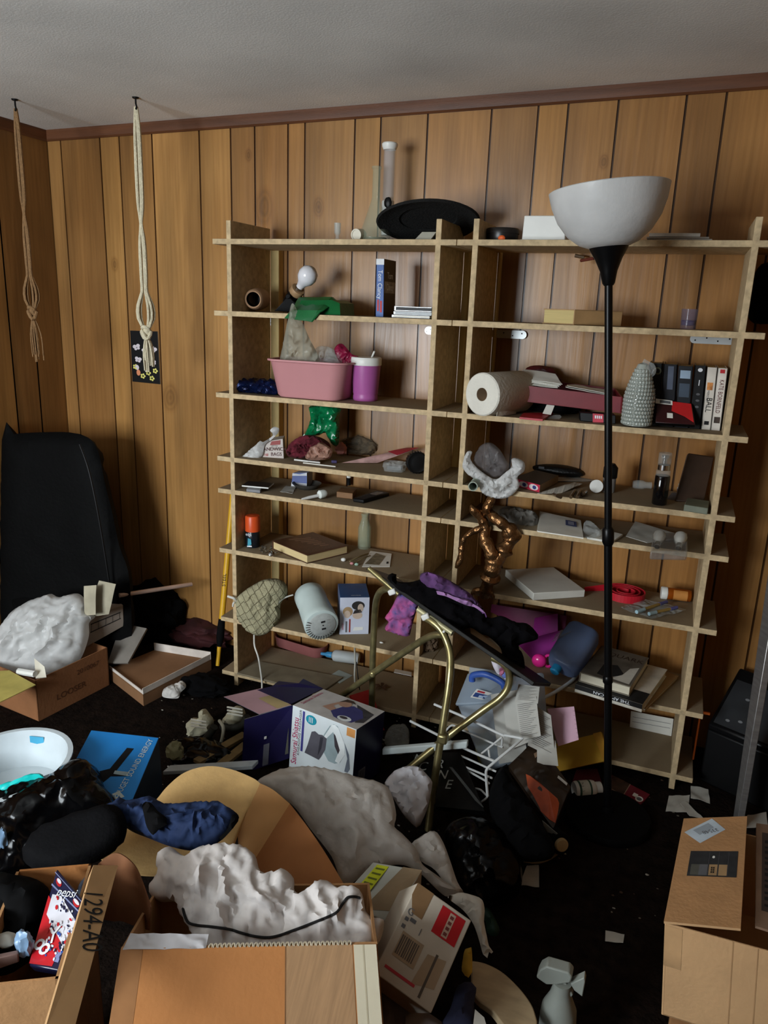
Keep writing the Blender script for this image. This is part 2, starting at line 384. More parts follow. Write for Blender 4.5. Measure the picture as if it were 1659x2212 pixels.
# ================================================================ SETTING
YW = 2.70; XL = -2.60; XR = 1.5; YB = -1.35
def zc(x): return 2.186+.0137*(x+1.08)
WOOD = wood_panel('panelling_wood', (172, 130, 78))
DARKT = mat('dark_trim_wood', (92, 55, 32), .5, var=.25, sc=4, stretch=(1, 1, 12), bump=.1)
GROOVE = mat('groove', (34, 20, 11), .9)
def panelling(name, edges, P, nrm, tints, zt, zb=0.0):
    # boards between the given edges along a wall; P(s, z) -> point, nrm -> into the room
    vs = []; fs = []; cs = []; g = .0035; n = V(nrm)
    for i in range(len(edges)-1):
        a, b = edges[i]+g, edges[i+1]-g; q = [P(a, zb), P(b, zb), P(b, zt(b)), P(a, zt(a))]; back = [p-n*.006 for p in q]
        o = len(vs); vs += q+back; t = tints[i % len(tints)]
        fs += [(o, o+1, o+2, o+3), (o+1, o+5, o+6, o+2), (o+4, o, o+3, o+7)]; cs += [t]*8
    o = len(vs); a, b = edges[0], edges[-1]
    vs += [p-n*.005 for p in (P(a, zb), P(b, zb), P(b, zt(b)), P(a, zt(a)))]; cs += [(.16, .12, .09)]*4; fs.append((o, o+1, o+2, o+3))
    vs += [p-n*.06 for p in (P(a, zb), P(b, zb), P(b, zt(b)), P(a, zt(a)))]; cs += [(.2, .2, .2)]*4; fs.append((o+7, o+6, o+5, o+4))
    fs += [(o, o+4, o+5, o+1), (o+1, o+5, o+6, o+2), (o+2, o+6, o+7, o+3), (o+3, o+7, o+4, o)]
    me = bpy.data.meshes.new(name); me.from_pydata(vs, [], fs); me.materials.append(WOOD)
    at = me.color_attributes.new('tint', 'FLOAT_COLOR', 'POINT')
    for i, c in enumerate(cs): at.data[i].color = (*c, 1)
    ob = bpy.data.objects.new(name, me); COL.objects.link(ob); ob['kind'] = 'structure'; return ob
ed = [XL, -2.527, -2.323, -2.226, -2.066, -1.845, -1.704, -1.599, -1.458, -1.388, -1.189, -1.09, -.917, -.694, -.539, -.443, -.288, -.088, .024, .2, .34, .44, .62, .78, .95, 1.05, 1.25, XR]
tn = [(.86, .8, .75), (.7, .62, .56), (1, .95, .85), (.86, .78, .7), (1.05, 1, .92), (1.1, 1.05, .95), (.82, .76, .72), (1.0, .92, .84), (1.08, 1, .9), (.86, .82, .8), (1.04, .98, .86), (.84, .8, .78), (1.0, .92, .85), (.88, .82, .78), (1.25, 1.15, .9), (1.02, .94, .84), (.98, .88, .78), (.8, .72, .66), (1.02, .92, .82), (.9, .84, .76), (.84, .78, .72)]
panelling('wall_back', ed, lambda s, z: V((s, YW, z)), (0, -1, 0), tn, zc)
el = [YB, -1.1, -.9, -.75, -.5, -.36, -.1, .1, .24, .5, .7, .82, 1.05, 1.3, 1.42, 1.6, 1.78, 1.98, 2.08, 2.26, 2.42, 2.55, YW+.05]
panelling('wall_left', el[::-1], lambda s, z: V((XL, s, z)), (1, 0, 0), [(.72, .66, .6), (.6, .54, .5), (.85, .78, .68), (.66, .6, .54)], lambda s: zc(XL))
er = [YB, -.9, -.6, -.3, .1, .3, .7, .9, 1.3, 1.6, 1.9, 2.1, 2.5, YW]
panelling('wall_right', er, lambda s, z: V((XR, s, z)), (-1, 0, 0), tn[3:], lambda s: zc(XR))
# wall behind the viewer, with the window the daylight comes through
WX0, WX1, WZ0, WZ1 = -2.55, -1.35, .75, 1.9
b = B(); WM = mat('rear_wall_wood', (120, 86, 52), .6, var=.2, sc=3, stretch=(10, 10, 1))
for x0, x1, z0, z1 in ((XL, WX0, 0, 2.2), (WX1, XR, 0, 2.2), (WX0, WX1, 0, WZ0), (WX0, WX1, WZ1, 2.2)):
    b.box(((x0+x1)/2, YB-.05, (z0+z1)/2), (x1-x0, .1, z1-z0), WM)
mesh(b, 'wall_front')['kind'] = 'structure'
b = B()
for x0, x1, z0, z1 in ((WX0, WX1, WZ0-.03, WZ0+.02), (WX0, WX1, WZ1-.02, WZ1+.03), (WX0-.03, WX0+.02, WZ0, WZ1), (WX1-.02, WX1+.03, WZ0, WZ1), ((WX0+WX1)/2-.02, (WX0+WX1)/2+.02, WZ0, WZ1)):
    b.box(((x0+x1)/2, YB-.03, (z0+z1)/2), (x1-x0, .09, z1-z0), WHITE)
mesh(b, 'window_1')['kind'] = 'structure'
# ceiling, floor
CEIL = mat('dusty_ceiling', (226, 226, 222), .95, var=.12, sc=2.2, bump=.1, bs=160)
b = B(); q = [V((XL-.06, YB-.1, zc(XL-.06))), V((XR+.06, YB-.1, zc(XR+.06))), V((XR+.06, YW+.06, zc(XR+.06))), V((XL-.06, YW+.06, zc(XL-.06)))]
b.hexa(q, [p+V((0, 0, .08)) for p in q], CEIL); mesh(b, 'ceiling', smooth=False)['kind'] = 'structure'
FLOOR = mat('dark_carpet', (21, 14, 10), .95, var=.6, sc=30, bump=.5, bs=90, sp=.08)
b = B(); b.box(((XL+XR)/2, (YB+YW)/2, -.04), (XR-XL+.3, YW-YB+.3, .08), FLOOR); mesh(b, 'floor', smooth=False)['kind'] = 'structure'
def moulding(name, a, c, ins):
    prof = [(0, 0), (.022, 0), (.022, -.008), (.016, -.02), (.012, -.034), (.006, -.04), (0, -.04)]; b = B(); n = V(ins)
    pa = [V(a)+n*x+V((0, 0, z)) for x, z in prof]; b.prism(pa, V(c)-V(a), DARKT)
    mesh(b, name, ang=25)['kind'] = 'structure'
moulding('trim_1', (XL, YW, zc(XL)), (XR, YW, zc(XR)), (0, -1, 0))
moulding('trim_2', (XL, YB, zc(XL)), (XL, YW, zc(XL)), (1, 0, 0))
# ---------------------------------------------------------------- the two bookcases
LZ = {1: 1.715, 2: 1.472, 3: 1.18, 4: .942, 5: .817, 6: .578, 7: .29, 8: .056}
YF, YK = 2.386, 2.66; TH = .018
PLATE = mat('galvanised_plate', (188, 192, 192), .4, me=.6, var=.08); HOLE = mat('screw_hole', (30, 30, 30), .9)
SHELF = mat('dusty_shelf', (150, 132, 104), .85, var=.25, sc=9, c2=(128, 112, 88), bump=.1, bs=200)
def bookcase(label, x0, x1, l0, l1, posts, plates):
    t = thing('bookcase', label, 'bookcase', ((x0+x1)/2, (YF+YK)/2, 0))
    for x in (x0, x1):
        b = B(); b.box((x, (YF+YK)/2, .8875), (TH, YK-YF, 1.775), PB); mesh(b, 'side_panel', t, False, .0015)
    for k, z in LZ.items():
        b = B(); b.box(((l0+l1)/2, (YF+YK)/2-.001, z-.009), (l1-l0, YK-YF-.002, TH), PB, mt=SHELF); mesh(b, 'shelf', t, False, .0015)
    for xa, w, z0 in posts:
        b = B(); b.box((xa+w/2, (YK+YW)/2, (z0+1.72)/2), (w, YW-YK-.002, 1.72-z0), mat('pale_post', (205, 180, 122), .7, var=.15, stretch=(3, 3, .6))); mesh(b, 'back_post', t, False, .002)
    for x, z, w in plates:
        b = B(); c4 = [V((x, YK+.03, z)), V((x+w, YK+.03, z)), V((x+w, YK+.03, z+.028)), V((x, YK+.03, z+.028))]
        pl = [c4[0]+V((.014+.014*math.cos(a), 0, .014+.014*math.sin(a))) for a in [PI/2+i*PI/8 for i in range(9)]]+[c4[1]+V((-.014+.014*math.cos(a), 0, .014+.014*math.sin(a))) for a in [-PI/2+i*PI/8 for i in range(9)]]
        b.prism(pl, (0, -.003, 0), PLATE)
        for i in range(4): b.disc([p+V((0, -.003, 0)) for p in c4], .12+.25*i, .35+.3*(i % 2), .018, .09, HOLE)
        mesh(b, 'mending_plate', t, True)
    return t
xp = lambda a, b_, y=YK+.03: Y(a, b_, y).x
zp = lambda a, b_, y=YK+.03: Y(a, b_, y).z
bookcase('tan particle board bookcase standing under the glass flasks and sandwich bag box', -1.521, -.758, -1.587, -.699, [(-1.512, .036, .2), (-.749, .02, .35)],
         [(xp(565, 690), zp(565, 702), .07), (xp(918, 712), zp(918, 722), .06)])
bookcase('tan particle board bookcase standing behind the black floor lamp', -.638, .146, -.697, .206, [(-.629, .008, .3)],
         [(xp(1060, 720), zp(1060, 729), .128), (xp(1490, 734), zp(1490, 741), .135)])
# ---------------------------------------------------------------- light, camera, view
def area(n, loc, rot, sx, sy, e, c):
    l = bpy.data.lights.new(n, 'AREA'); l.shape = 'RECTANGLE'; l.size = sx; l.size_y = sy; l.energy = e; l.color = c
    o = bpy.data.objects.new(n, l); COL.objects.link(o); o.location = loc; o.rotation_euler = rot; return o
area('window_daylight', ((WX0+WX1)/2, YB-.12, (WZ0+WZ1)/2), (PI/2, 0, 0), WX1-WX0, WZ1-WZ0, 150, (.86, .94, 1))
w = bpy.data.worlds.new('world'); SC.world = w; w.use_nodes = True
w.node_tree.nodes['Background'].inputs[0].default_value = (.75, .85, 1, 1); w.node_tree.nodes['Background'].inputs[1].default_value = .6
cd = bpy.data.cameras.new('camera'); cam = bpy.data.objects.new('camera', cd); COL.objects.link(cam); SC.camera = cam
cd.sensor_fit = 'VERTICAL'; cd.sensor_height = 36; cd.lens = 36*F/2212; cd.clip_start = .02
cam.matrix_world = Mx(((RM[0].x, -RM[1].x, -RM[2].x, CAM.x), (RM[0].y, -RM[1].y, -RM[2].y, CAM.y), (RM[0].z, -RM[1].z, -RM[2].z, CAM.z), (0, 0, 0, 1)))
SC.view_settings.view_transform = 'Standard'; SC.view_settings.look = 'None'; SC.view_settings.exposure = 0; SC.view_settings.gamma = 1
SC.view_settings.use_curve_mapping = False
cy = SC.cycles if hasattr(SC, 'cycles') else None
if cy:
    cy.use_denoising = True; cy.max_bounces = 8; cy.diffuse_bounces = 4; cy.transparent_max_bounces = 16; cy.caustics_reflective = False; cy.caustics_refractive = False
    cy.sample_clamp_indirect = 4
# ================================================================ THINGS ON THE BOOKCASES
def rod(p, q, r, m, n=12): return B().tube([p, q], r, m, n)
def book(par_or_name, label, cat, c4b, h, cover, pages, spine=0, group=None, loc=None, art=None):
    """lying book: c4b = bottom corners (nl,nr,fr,fl), h thick; spine = index of the bound edge"""
    c = sum(c4b, V())/4; t = thing(par_or_name, label, cat, c, group); k = .003
    up = V((0, 0, 1)); b = B(); ins = [c+(p-c)*.965 for p in c4b]
    b.hexa([p+up*k for p in ins], [p+up*(h-k) for p in ins], pages); mesh(b, 'page_block', t, False)
    b = B(); b.hexa(list(c4b), [p+up*k for p in c4b], cover); b.hexa([p+up*(h-k) for p in c4b], [p+up*h for p in c4b], cover)
    i, j = spine, (spine+1) % 4; o = (c4b[i]+c4b[j])/2-c; o = o.normalized()*k
    b.hexa([c4b[i], c4b[j], c4b[j]-o, c4b[i]-o], [p+up*h for p in (c4b[i], c4b[j], c4b[j]-o, c4b[i]-o)], cover)
    top = [p+up*h for p in c4b]
    if art: art(b, top)
    mesh(b, 'cover', t, False, .0008); return t, top
def standing_book(label, xl0, xr0, pyt, xl1, xr1, pyb, z, y, depth, cover, pages=PAGES, group=None, deco=None, cat='book'):
    f = [Y(xl1, pyb, y), Y(xr1, pyb, y), Y(xr0, pyt, y), Y(xl0, pyt, y)]
    dz = z-min(f[0].z, f[1].z); f = [p+V((0, 0, dz)) for p in f]; f[1].z = f[0].z = z; f[2].z = f[3].z = (f[2].z+f[3].z)/2
    d = V((0, depth, 0)); t = thing('standing_book', label, cat, (f[0]+f[1])/2+d/2, group)
    b = B(); w = f[1]-f[0]; e = w*.08
    b.hexa([f[0]+e+d*.03, f[1]-e+d*.03, f[1]-e+d*.97, f[0]+e+d*.97], [f[3]+e+d*.03-V((0, 0, .003)), f[2]-e+d*.03-V((0, 0, .003)), f[2]-e+d*.97-V((0, 0, .003)), f[3]+e+d*.97-V((0, 0, .003))], pages); mesh(b, 'page_block', t, False)
    b = B(); b.hexa([f[0], f[1], f[1]+d*.03, f[0]+d*.03], [f[3], f[2], f[2]+d*.03, f[3]+d*.03], cover)
    b.hexa([f[0], f[0]+e, f[0]+e+d, f[0]+d], [f[3], f[3]+e, f[3]+e+d, f[3]+d], cover); b.hexa([f[1]-e, f[1], f[1]+d, f[1]-e+d], [f[2]-e, f[2], f[2]+d, f[2]-e+d], cover)
    side = [f[1], f[1]+d, f[2]+d, f[2]]
    if deco: deco(b, f, side)
    mesh(b, 'cover', t, False, .0006); return t, f, side
# ---------------- top shelf (z 1.715, seen from below)
zt = 1.7152
def base(px, py, y, z): p = Y(px, py, y); return V((p.x, y, z))
p = base(729, 500, 2.50, zt); M = TR(p); b = B()
b.lathe([(.018, 0), (.02, .004), (.008, .008), (.006, .02), (.011, .03), (.012, .062), (.0105, .062), (.009, .03), (0, .022)], GLASS, M); solo(b, 'glass_vial', 'small clear glass cup on a foot standing on the top shelf', 'glass')
p = base(770, 500, 2.46, zt+.0195); M = frame(p, (.12, 1, .1)); b = B()
b.lathe([(.0195, -.0), (.0195, .035), (.017, .04), (0, .04), ], mat('cream_plastic', (214, 208, 190), .5, var=.05), M); b.lathe([(.0195, 0), (.0195, -.003), (.0155, -.003), (.0155, .03), (0, .03)], mat('cream_plastic'), M, cap=False)
solo(b, 'jar_cap', 'cream round cap lying on its side next to the glass flask', 'cap')
# glass flask with tall neck
p = base(810, 500, 2.52, zt); h = Y(810, 360, 2.52).z-zt; M = TR(p); t = thing('glass_flask', 'clear conical glass flask with a tall narrow neck on the top shelf', 'flask', p)
GRGL = film('green_tinted_glass', (196, 204, 176), .24, .06, .1, 0)
b = B(); b.lathe([(0, .001), (.05, .001), (.054, .008), (.05, .03), (.03, .09), (.017, .13), (.0135, h*.6), (.013, h-.01), (.017, h-.006), (.017, h), (.0135, h)], GRGL, M); mesh(b, 'flask_body', t)
b = B(); b.lathe([(0, .004), (.043, .004), (.04, .016), (0, .018)], mat('grey_residue', (120, 118, 100), .7), M); mesh(b, 'residue', t)
# straight glass tube with white rim
p = base(836, 500, 2.58, zt); h = Y(836, 309, 2.58).z-zt; t = thing('glass_tube', 'tall straight glass tube with a white rim and a black mark', 'glass tube', p); M = TR(p)
b = B(); b.lathe([(.05, 0), (.05, .006), (.022, .02), (.02, .03), (.02, h-.02), (.017, h-.02), (.017, .03)], film('thin_glass', (225, 214, 212), .22, .06, .1, 0), M); mesh(b, 'tube', t)
b = B(); b.lathe([(.021, h-.022), (.026, h-.012), (.027, h-.004), (.024, h), (.018, h), (.018, h-.02), (.021, h-.022)], WHITE, M); mesh(b, 'rim', t, label if False else True)
b = B(); b.lathe([(.0205, .03), (.0212, .05), (.0212, .135), (.0205, .14)], mat('frosted_band', (226, 226, 222), .5), M); q = Y(838, 438, 2.555)
b.lump(q, (.014, .006, .018), BLACK, .15, flat=False, sub=3); mesh(b, 'frosted_band', t)
# black woven hat lying on its brim
c = base(924, 487, 2.5, zt+.052); t = thing('brimmed_hat', 'black round brimmed hat tipped up on the top shelf', 'hat', c-V((0, 0, .05)))
HAT = mat('black_straw', (20, 19, 18), .9, var=.5, sc=60, bump=.6, bs=140, stretch=(1, 1, 4))
M = frame(c+V((0,0,.012)), (-.13, .27, 1)); b = B()
b.lathe([(.165, -.006), (.17, .0), (.16, .006), (.13, .012), (.095, .014), (.09, .018), (.095, .008), (.13, .006), (.165, -.006)], HAT, M, 40); mesh(b, 'brim', t)
b = B(); b.lathe([(.095, .012), (.09, .02), (.06, .026), (.03, .028), (0, .028)], HAT, M, 40); mesh(b, 'crown', t)
b = B(); y = 2.43; f = [V((Y(a, q, y).x, y, zt+dz)) for a, q, dz in ((895, 510, .001), (930, 510, .001), (943, 494, .026), (912, 494, .026))]
b.panel(f, .012, mat('grey_cover', (150, 146, 130), .6)); solo(b, 'grey_booklet', 'small grey hardback booklet leaning under the black hat', 'booklet', bev=.001)
# dark jar lid, white box, papers
p = base(1086, 500, 2.5, zt); t = thing('squat_tin', 'squat black tin on the top shelf next to the white carton', 'tin', p); M = TR(p)
b = B(); b.lathe([(.048, 0), (.05, .003), (.05, .026)], mat('dark_tin', (30, 26, 24), .35), M); mesh(b, 'body', t); b = B(); b.lathe([(.053, .026), (.053, .038), (.05, .042), (0, .043)], mat('dark_tin'), M); mesh(b, 'lid', t)
b = B(); b.lump(base(1084, 510, 2.41, zt+.006), (.011, .006, .008), mat('orange_plastic', (220, 96, 40), .5), .2, sub=3); solo(b, 'orange_clip', 'tiny orange clip on the edge of the top shelf below the black tin', 'clip')
bt, tp, f = front(((1128, 500), (1222, 500), (1222, 470), (1132, 470)), 2.46, (0.03, .16, 0)); dz = zt-bt[0].z+.004
b = B(); b.hexa([V((q.x, q.y, zt+.004)) for q in bt], [q+V((0, 0, .006)) for q in tp], WHITE); solo(b, 'white_carton', 'flat white carton on the top shelf half behind the lamp bowl', 'carton', bev=.003)
b = B(); q = [base(x, 510, yy, zt+.001) for x, yy in ((1125, 2.40), (1196, 2.40), (1200, 2.5), (1130, 2.5))]; b.patch(q, PAPER, 6, curl=.0, amp=.004, fr=30); solo(b, 'loose_paper', 'white paper sheet under the white carton on the top shelf', 'paper')
MAG = [mat('magazine_a', (190, 186, 176), .5), mat('magazine_b', (150, 140, 128), .5), mat('magazine_c', (205, 200, 190), .5), mat('magazine_d', (120, 108, 95), .5)]
rows = [(1405, 1545, .0, .008, 0, 'bottom magazine of the pile on the top shelf beside the lamp bowl'), (1400, 1535, .008, .006, 1, 'second magazine from the bottom of the pile by the lamp bowl'), (1402, 1512, .014, .010, 2, 'white magazine lying on top of the pile by the lamp bowl')]
for a, c_, dz, hh, k, lb in rows:
    x0, x1 = Y(a, 500, 2.46).x, Y(c_, 500, 2.46).x; b = B(); b.box(((x0+x1)/2, 2.52, zt+dz+hh/2), (x1-x0, .15, hh-.0006), MAG[k], rz(3*k-4)); solo(b, 'magazine', lb, 'magazine', 'magazines on the top shelf', bev=.0008)
b = B(); x0 = Y(1520, 500, 2.46).x; b.patch([V((x0-.04, 2.40, zt+.001)), V((x0+.07, 2.41, zt+.001)), V((x0+.06, 2.5, zt+.001)), V((x0-.03, 2.5, zt+.001))], MAG[3], 6, curl=.0, amp=.006, fr=25); solo(b, 'curled_leaflet', 'brown curled leaflet beside the magazine pile on the top shelf', 'leaflet')
# ---------------- second shelf (z 1.472)
z2 = 1.4722
y = 2.47; c = base(547, 645, y, z2+.043); t = thing('stoneware_mug', 'tan stoneware mug lying on its side with its mouth outwards', 'mug', c-V((0, 0, .042)))
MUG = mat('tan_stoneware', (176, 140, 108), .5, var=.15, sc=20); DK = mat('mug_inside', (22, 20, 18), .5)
M = frame(c, (-.2, 1, .04), (1, 0, 0)); b = B(); b.lathe([(.026, -.0, MUG), (.03, -.003, MUG), (.033, .002, MUG), (.036, .012), (.04, .05), (.037, .085), (.03, .1), (0, .1)], MUG, M, cap=False)
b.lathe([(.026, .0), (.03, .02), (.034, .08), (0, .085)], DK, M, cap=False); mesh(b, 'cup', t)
b = B(); b.tube(smoothpts([M @ V((-.036, 0, .02)), M @ V((-.058, 0, .026)), M @ V((-.06, 0, .055)), M @ V((-.04, 0, .07))]), .006, MUG); mesh(b, 'handle', t)
# clamp lamp with bulb
t = thing('clamp_lamp', 'black clamp lamp with a bare white light bulb', 'lamp', base(630, 650, 2.55, z2))
y = 2.53; a = Y(646, 622, y); e = Y(672, 585, y-.03); d = (e-a).normalized(); M = frame(a, d); L_ = (e-a).length
b = B(); b.lathe([(.013, 0), (.014, .012), (.02, .03), (.032, .05), (.035, .068), (.03, .085), (.018, .097), (0, .1)], mat('frosted_bulb', (225, 224, 228), .18, var=.02, coat=.5), M); mesh(b, 'light_bulb', t)
b = B(); b.lathe([(.014, -.012), (.014, .006)], CHROME, M); mesh(b, 'bulb_collar', t)
M2 = frame(a-d*.085, d); b = B(); b.lathe([(0, 0), (.022, 0), (.024, .03), (.021, .055), (.024, .058), (.024, .074), (.019, .076)], BLACK, M2); mesh(b, 'socket', t)
b = B(); b.lathe([(.0245, .056), (.026, .058), (.026, .078), (.0245, .08)], mat('brown_collar', (160, 128, 92), .5), M2); mesh(b, 'paper_collar', t)
b = B(); q0 = V((Y(592, 670, 2.49).x, 2.49, z2+.004)); q1 = Y(622, 640, 2.5); q2 = Y(640, 664, 2.52); q2.z = z2+.003
b.prism([q0, q2, q2+V((.0, 0, .03)), q1], (0, .035, 0), BLACK); b.tube([q1, a-d*.07], .009, BLACK); mesh(b, 'clamp', t, bev=.002)
# green folded bag draped over the shelf edge
GRN = mat('green_bag', (18, 96, 48), .4, var=.15, bump=.25, bs=20, sp=.5)
b = B(); tq = lambda a_, q_, y_, dz: V((Y(a_, q_, y_).x, y_, z2+dz))
c4 = [tq(628, 690, 2.376, -.0), tq(680, 690, 2.376, .0), tq(712, 645, 2.55, .065), tq(655, 645, 2.55, .06)]
pts = [[tq(614, 700, 2.375, -.016), tq(630, 690, 2.385, .012), tq(645, 650, 2.5, .055), tq(655, 645, 2.6, .06)], [tq(672, 702, 2.372, -.024), tq(686, 690, 2.385, .014), tq(716, 650, 2.5, .06), tq(722, 645, 2.6, .06)], [tq(690, 690, 2.375, .008), tq(700, 690, 2.40, .016), tq(732, 650, 2.5, .045), tq(735, 650, 2.6, .04)]]
for i in range(2):
    for j in range(3):
        q = [pts[i][j], pts[i+1][j], pts[i+1][j+1], pts[i][j+1]]
        b.patch(q, GRN, 5, .003, .004, 40)
b.prism([tq(640, 690, 2.40, .001), tq(735, 690, 2.42, .001), tq(733, 690, 2.45, .04), tq(716, 690, 2.45, .05), tq(650, 690, 2.45, .045)], (0, .12, 0), GRN)
solo(b, 'folded_bag', 'dark green folded plastic bag drooping over the shelf edge', 'bag')
# blue and black paperback + disc cases
TXB = mat('pale_lettering', (226, 228, 232), .6, var=.02); NAVY = mat('cover_blue', (42, 84, 150), .45, var=.15)
def deco(b, f, side):
    b.rect(f, .2, .1, .42, .3, RED); b.rect(f, .55, .08, .8, .28, RED); b.rect(f, 0, .9, 1, 1, mat('cover_white', (222, 224, 226), .5)); b.rect(side, 0, 0, 1, 1, mat('cover_dark', (36, 26, 26), .4, var=.6, sc=40)); b.rect(side, .05, .42, .95, .62, mat('cover_grey', (150, 140, 130), .5, var=.4, sc=60))
t, f, side = standing_book('thick blue and black paperback standing on the second shelf', 813, 830, 559, 811, 828, 684, z2, 2.45, .11, NAVY, deco=deco)
txt(t, 'Tom Clancy', f, .5, .56, .016, TXB, -90, .85);  txt(t, 'Tom', side, .5, .72, .022, TXB, 0, .9); txt(t, 'Clancy', side, .5, .52, .022, TXB, 0, .8)
def case(x0, x1, dz, h, m1, lb, ry=0):
    t = thing('disc_case', lb, 'disc case', V(((x0+x1)/2, 2.48, z2+dz)), 'disc cases beside the blue paperback'); b = B(); b.box(((x0+x1)/2, 2.48, z2+dz+h/2), (x1-x0, .13, h-.0005), mat('case_clear', (160, 164, 166), .2, coat=.4)); mesh(b, 'case', t, bev=.001)
    b = B(); b.box(((x0+x1)/2+.004, 2.478, z2+dz+h/2), (x1-x0-.006, .1265+.0045, h*.62), m1); mesh(b, 'insert', t)
xa, xb = Y(846, 680, 2.415).x, Y(932, 680, 2.415).x
case(xa, xb-.006, .0005, .0095, PAPER, 'lowest clear disc case in the pile by the blue paperback')
case(xa+.006, xb, .0105, .0105, mat('silver_insert', (150, 156, 158), .4), 'middle silver disc case in the pile by the blue paperback')
case(xa+.008, xb, .0215, .016, BLACK, 'black disc case topping the pile by the blue paperback')
# right-hand second shelf
q = [V((Y(a_, 690, y_).x, y_, z2+.0004)) for a_, y_ in ((1172, 2.43), (1240, 2.40), (1343, 2.51), (1270, 2.56))]
t, tp = book('paperback_book', 'yellowed paperback lying flat with its page edges showing', 'book', q, .045, mat('paperback_cover', (172, 136, 92), .6), mat('yellow_pages', (196, 176, 120), .9, var=.12, stretch=(1, 1, 60)), 1)
b = B(); p = base(1488, 690, 2.46, z2); GL2 = film('violet_glass', (150, 136, 160), .24, .06, .2, 0); M = TR(p); t = thing('shot_glass', 'little clear shot glass with a violet tint', 'glass', p)
b.lathe([(.021, 0), (.024, .058), (.0225, .058), (.0195, .012), (0, .01)], GL2, M); mesh(b, 'glass', t); b = B(); b.lathe([(0, .0105), (.0193, .0122), (.0205, .026), (0, .027)], mat('glass_dregs', (60, 50, 84), .3), M); mesh(b, 'dregs', t)
b = B(); b.tube([Y(1255, 563, 2.63), Y(1283, 558, 2.6)], .005, mat('red_wood', (96, 44, 32), .5)); b.tube([Y(1242, 552, 2.66), Y(1262, 556, 2.66)], .006, mat('brown_wood', (90, 70, 48), .6)); solo(b, 'clothes_hook', 'small red brown hook under the top shelf behind the lamp', 'hook')
# ---------------- third shelf (z 1.18)
z3 = 1.1802
b = B()
for i in range(7):
    p = Y(524+i*11, 838, 2.46); b.lump((p.x, 2.45+.05*(i % 2), z3+.022), (.035, .04, .026), mat('blue_foil', (14, 26, 62), .18, var=.6, bump=.9, bs=40, me=.5), .3, 4, seed=i, crease=.12, sub=3)
solo(b, 'foil_garland', 'heap of dark blue foil garland beside the pink wash basin', 'garland')
# pink basin
cA = Z(662, 862, z3); yb = cA.y+.07; PINK = mat('pink_plastic', (192, 134, 136), .5, var=.06, sc=4)
t = thing('wash_basin', 'dusty pink plastic wash basin holding crumpled clear film', 'basin', (cA.x, yb, z3))
def rrect(w, d, r, z, n=6, cx=0, cy=0):
    out = []
    for sx, sy, a0 in ((1, 1, 0), (-1, 1, 90), (-1, -1, 180), (1, -1, 270)):
        for k in range(n+1):
            a = math.radians(a0+90*k/n); out.append(V((cx+sx*(w/2-r)+r*math.cos(a), cy+sy*(d/2-r)+r*math.sin(a), z)))
    return out
def tub(b, levels, m, o, R=None):          # open or closed rounded-box vessel from (w,d,r,z) rings
    R = R or Mx.Identity(3); o = V(o); rings = [[o+R @ p for p in rrect(w, d, r, z)] for w, d, r, z in levels]; n = len(rings[0]); vs = sum(rings, []); fs = []
    for i in range(len(rings)-1): fs += [(i*n+k, i*n+(k+1) % n, (i+1)*n+(k+1) % n, (i+1)*n+k) for k in range(n)]
    fs += [tuple(range(n-1, -1, -1)), tuple((len(rings)-1)*n+k for k in range(n))]; return b.add(vs, fs, m)
w0 = Y(738, 855, yb-.07).x-Y(598, 855, yb-.07).x; w1 = Y(762, 782, yb-.08).x-Y(582, 782, yb-.08).x; hb = Y(665, 780, yb-.08).z-z3
o = (cA.x-.002, yb, z3); b = B()
tub(b, [(w0*.94, .14, .04, .001), (w0, .15, .045, .008), (w1*.93, .18, .05, hb-.012), (w1*.94, .185, .05, hb-.008), (w1, .2, .055, hb-.006), (w1, .2, .055, hb), (w1*.92, .175, .05, hb), (w0*.95, .145, .04, .012)], PINK, o); mesh(b, 'bowl', t)
# clear film standing in the basin
fy = yb-.02
def fpatch(px, y, m, name, label, cat, tf, tb, seed, n=(0.1, -1, .1), **k):
    b = B(); b.blob(px, Y(px[0][0], px[0][1], y), n, m, tf, tb, seed=seed, **k); return solo(b, name, label, cat, ang=50)
fpatch([(607, 785), (612, 740), (622, 690), (632, 655), (650, 690), (668, 730), (690, 782), (650, 790)], fy, film('dusty_film', (204, 202, 184), .5, .3, .4, .5, 20), 'clear_film', 'tall peak of cloudy clear film sticking out of the pink basin', 'plastic film', .03, .02, 3, crease=.008, amp=.01, res=.008, exc=.04, hold=.006, fold=(.2, 0, 1), n=(.05, -1, -.42))
fpatch([(672, 785), (676, 765), (690, 748), (712, 750), (726, 760), (738, 785)], fy+.02, CLEAR, 'film_wad', 'crumpled wad of clear film beside the film peak in the pink basin', 'plastic film', .03, .02, 4, crease=.016, amp=.01, res=.007)
fpatch([(735, 785), (722, 755), (738, 742), (760, 765), (775, 772), (750, 795)], fy+.04, mat('magenta_foil', (128, 22, 56), .4, bump=.3, bs=30), 'foil_wrapper', 'crimson wrapper behind the purple tumbler', 'wrapper', .015, .01, 5, crease=.012, res=.007)
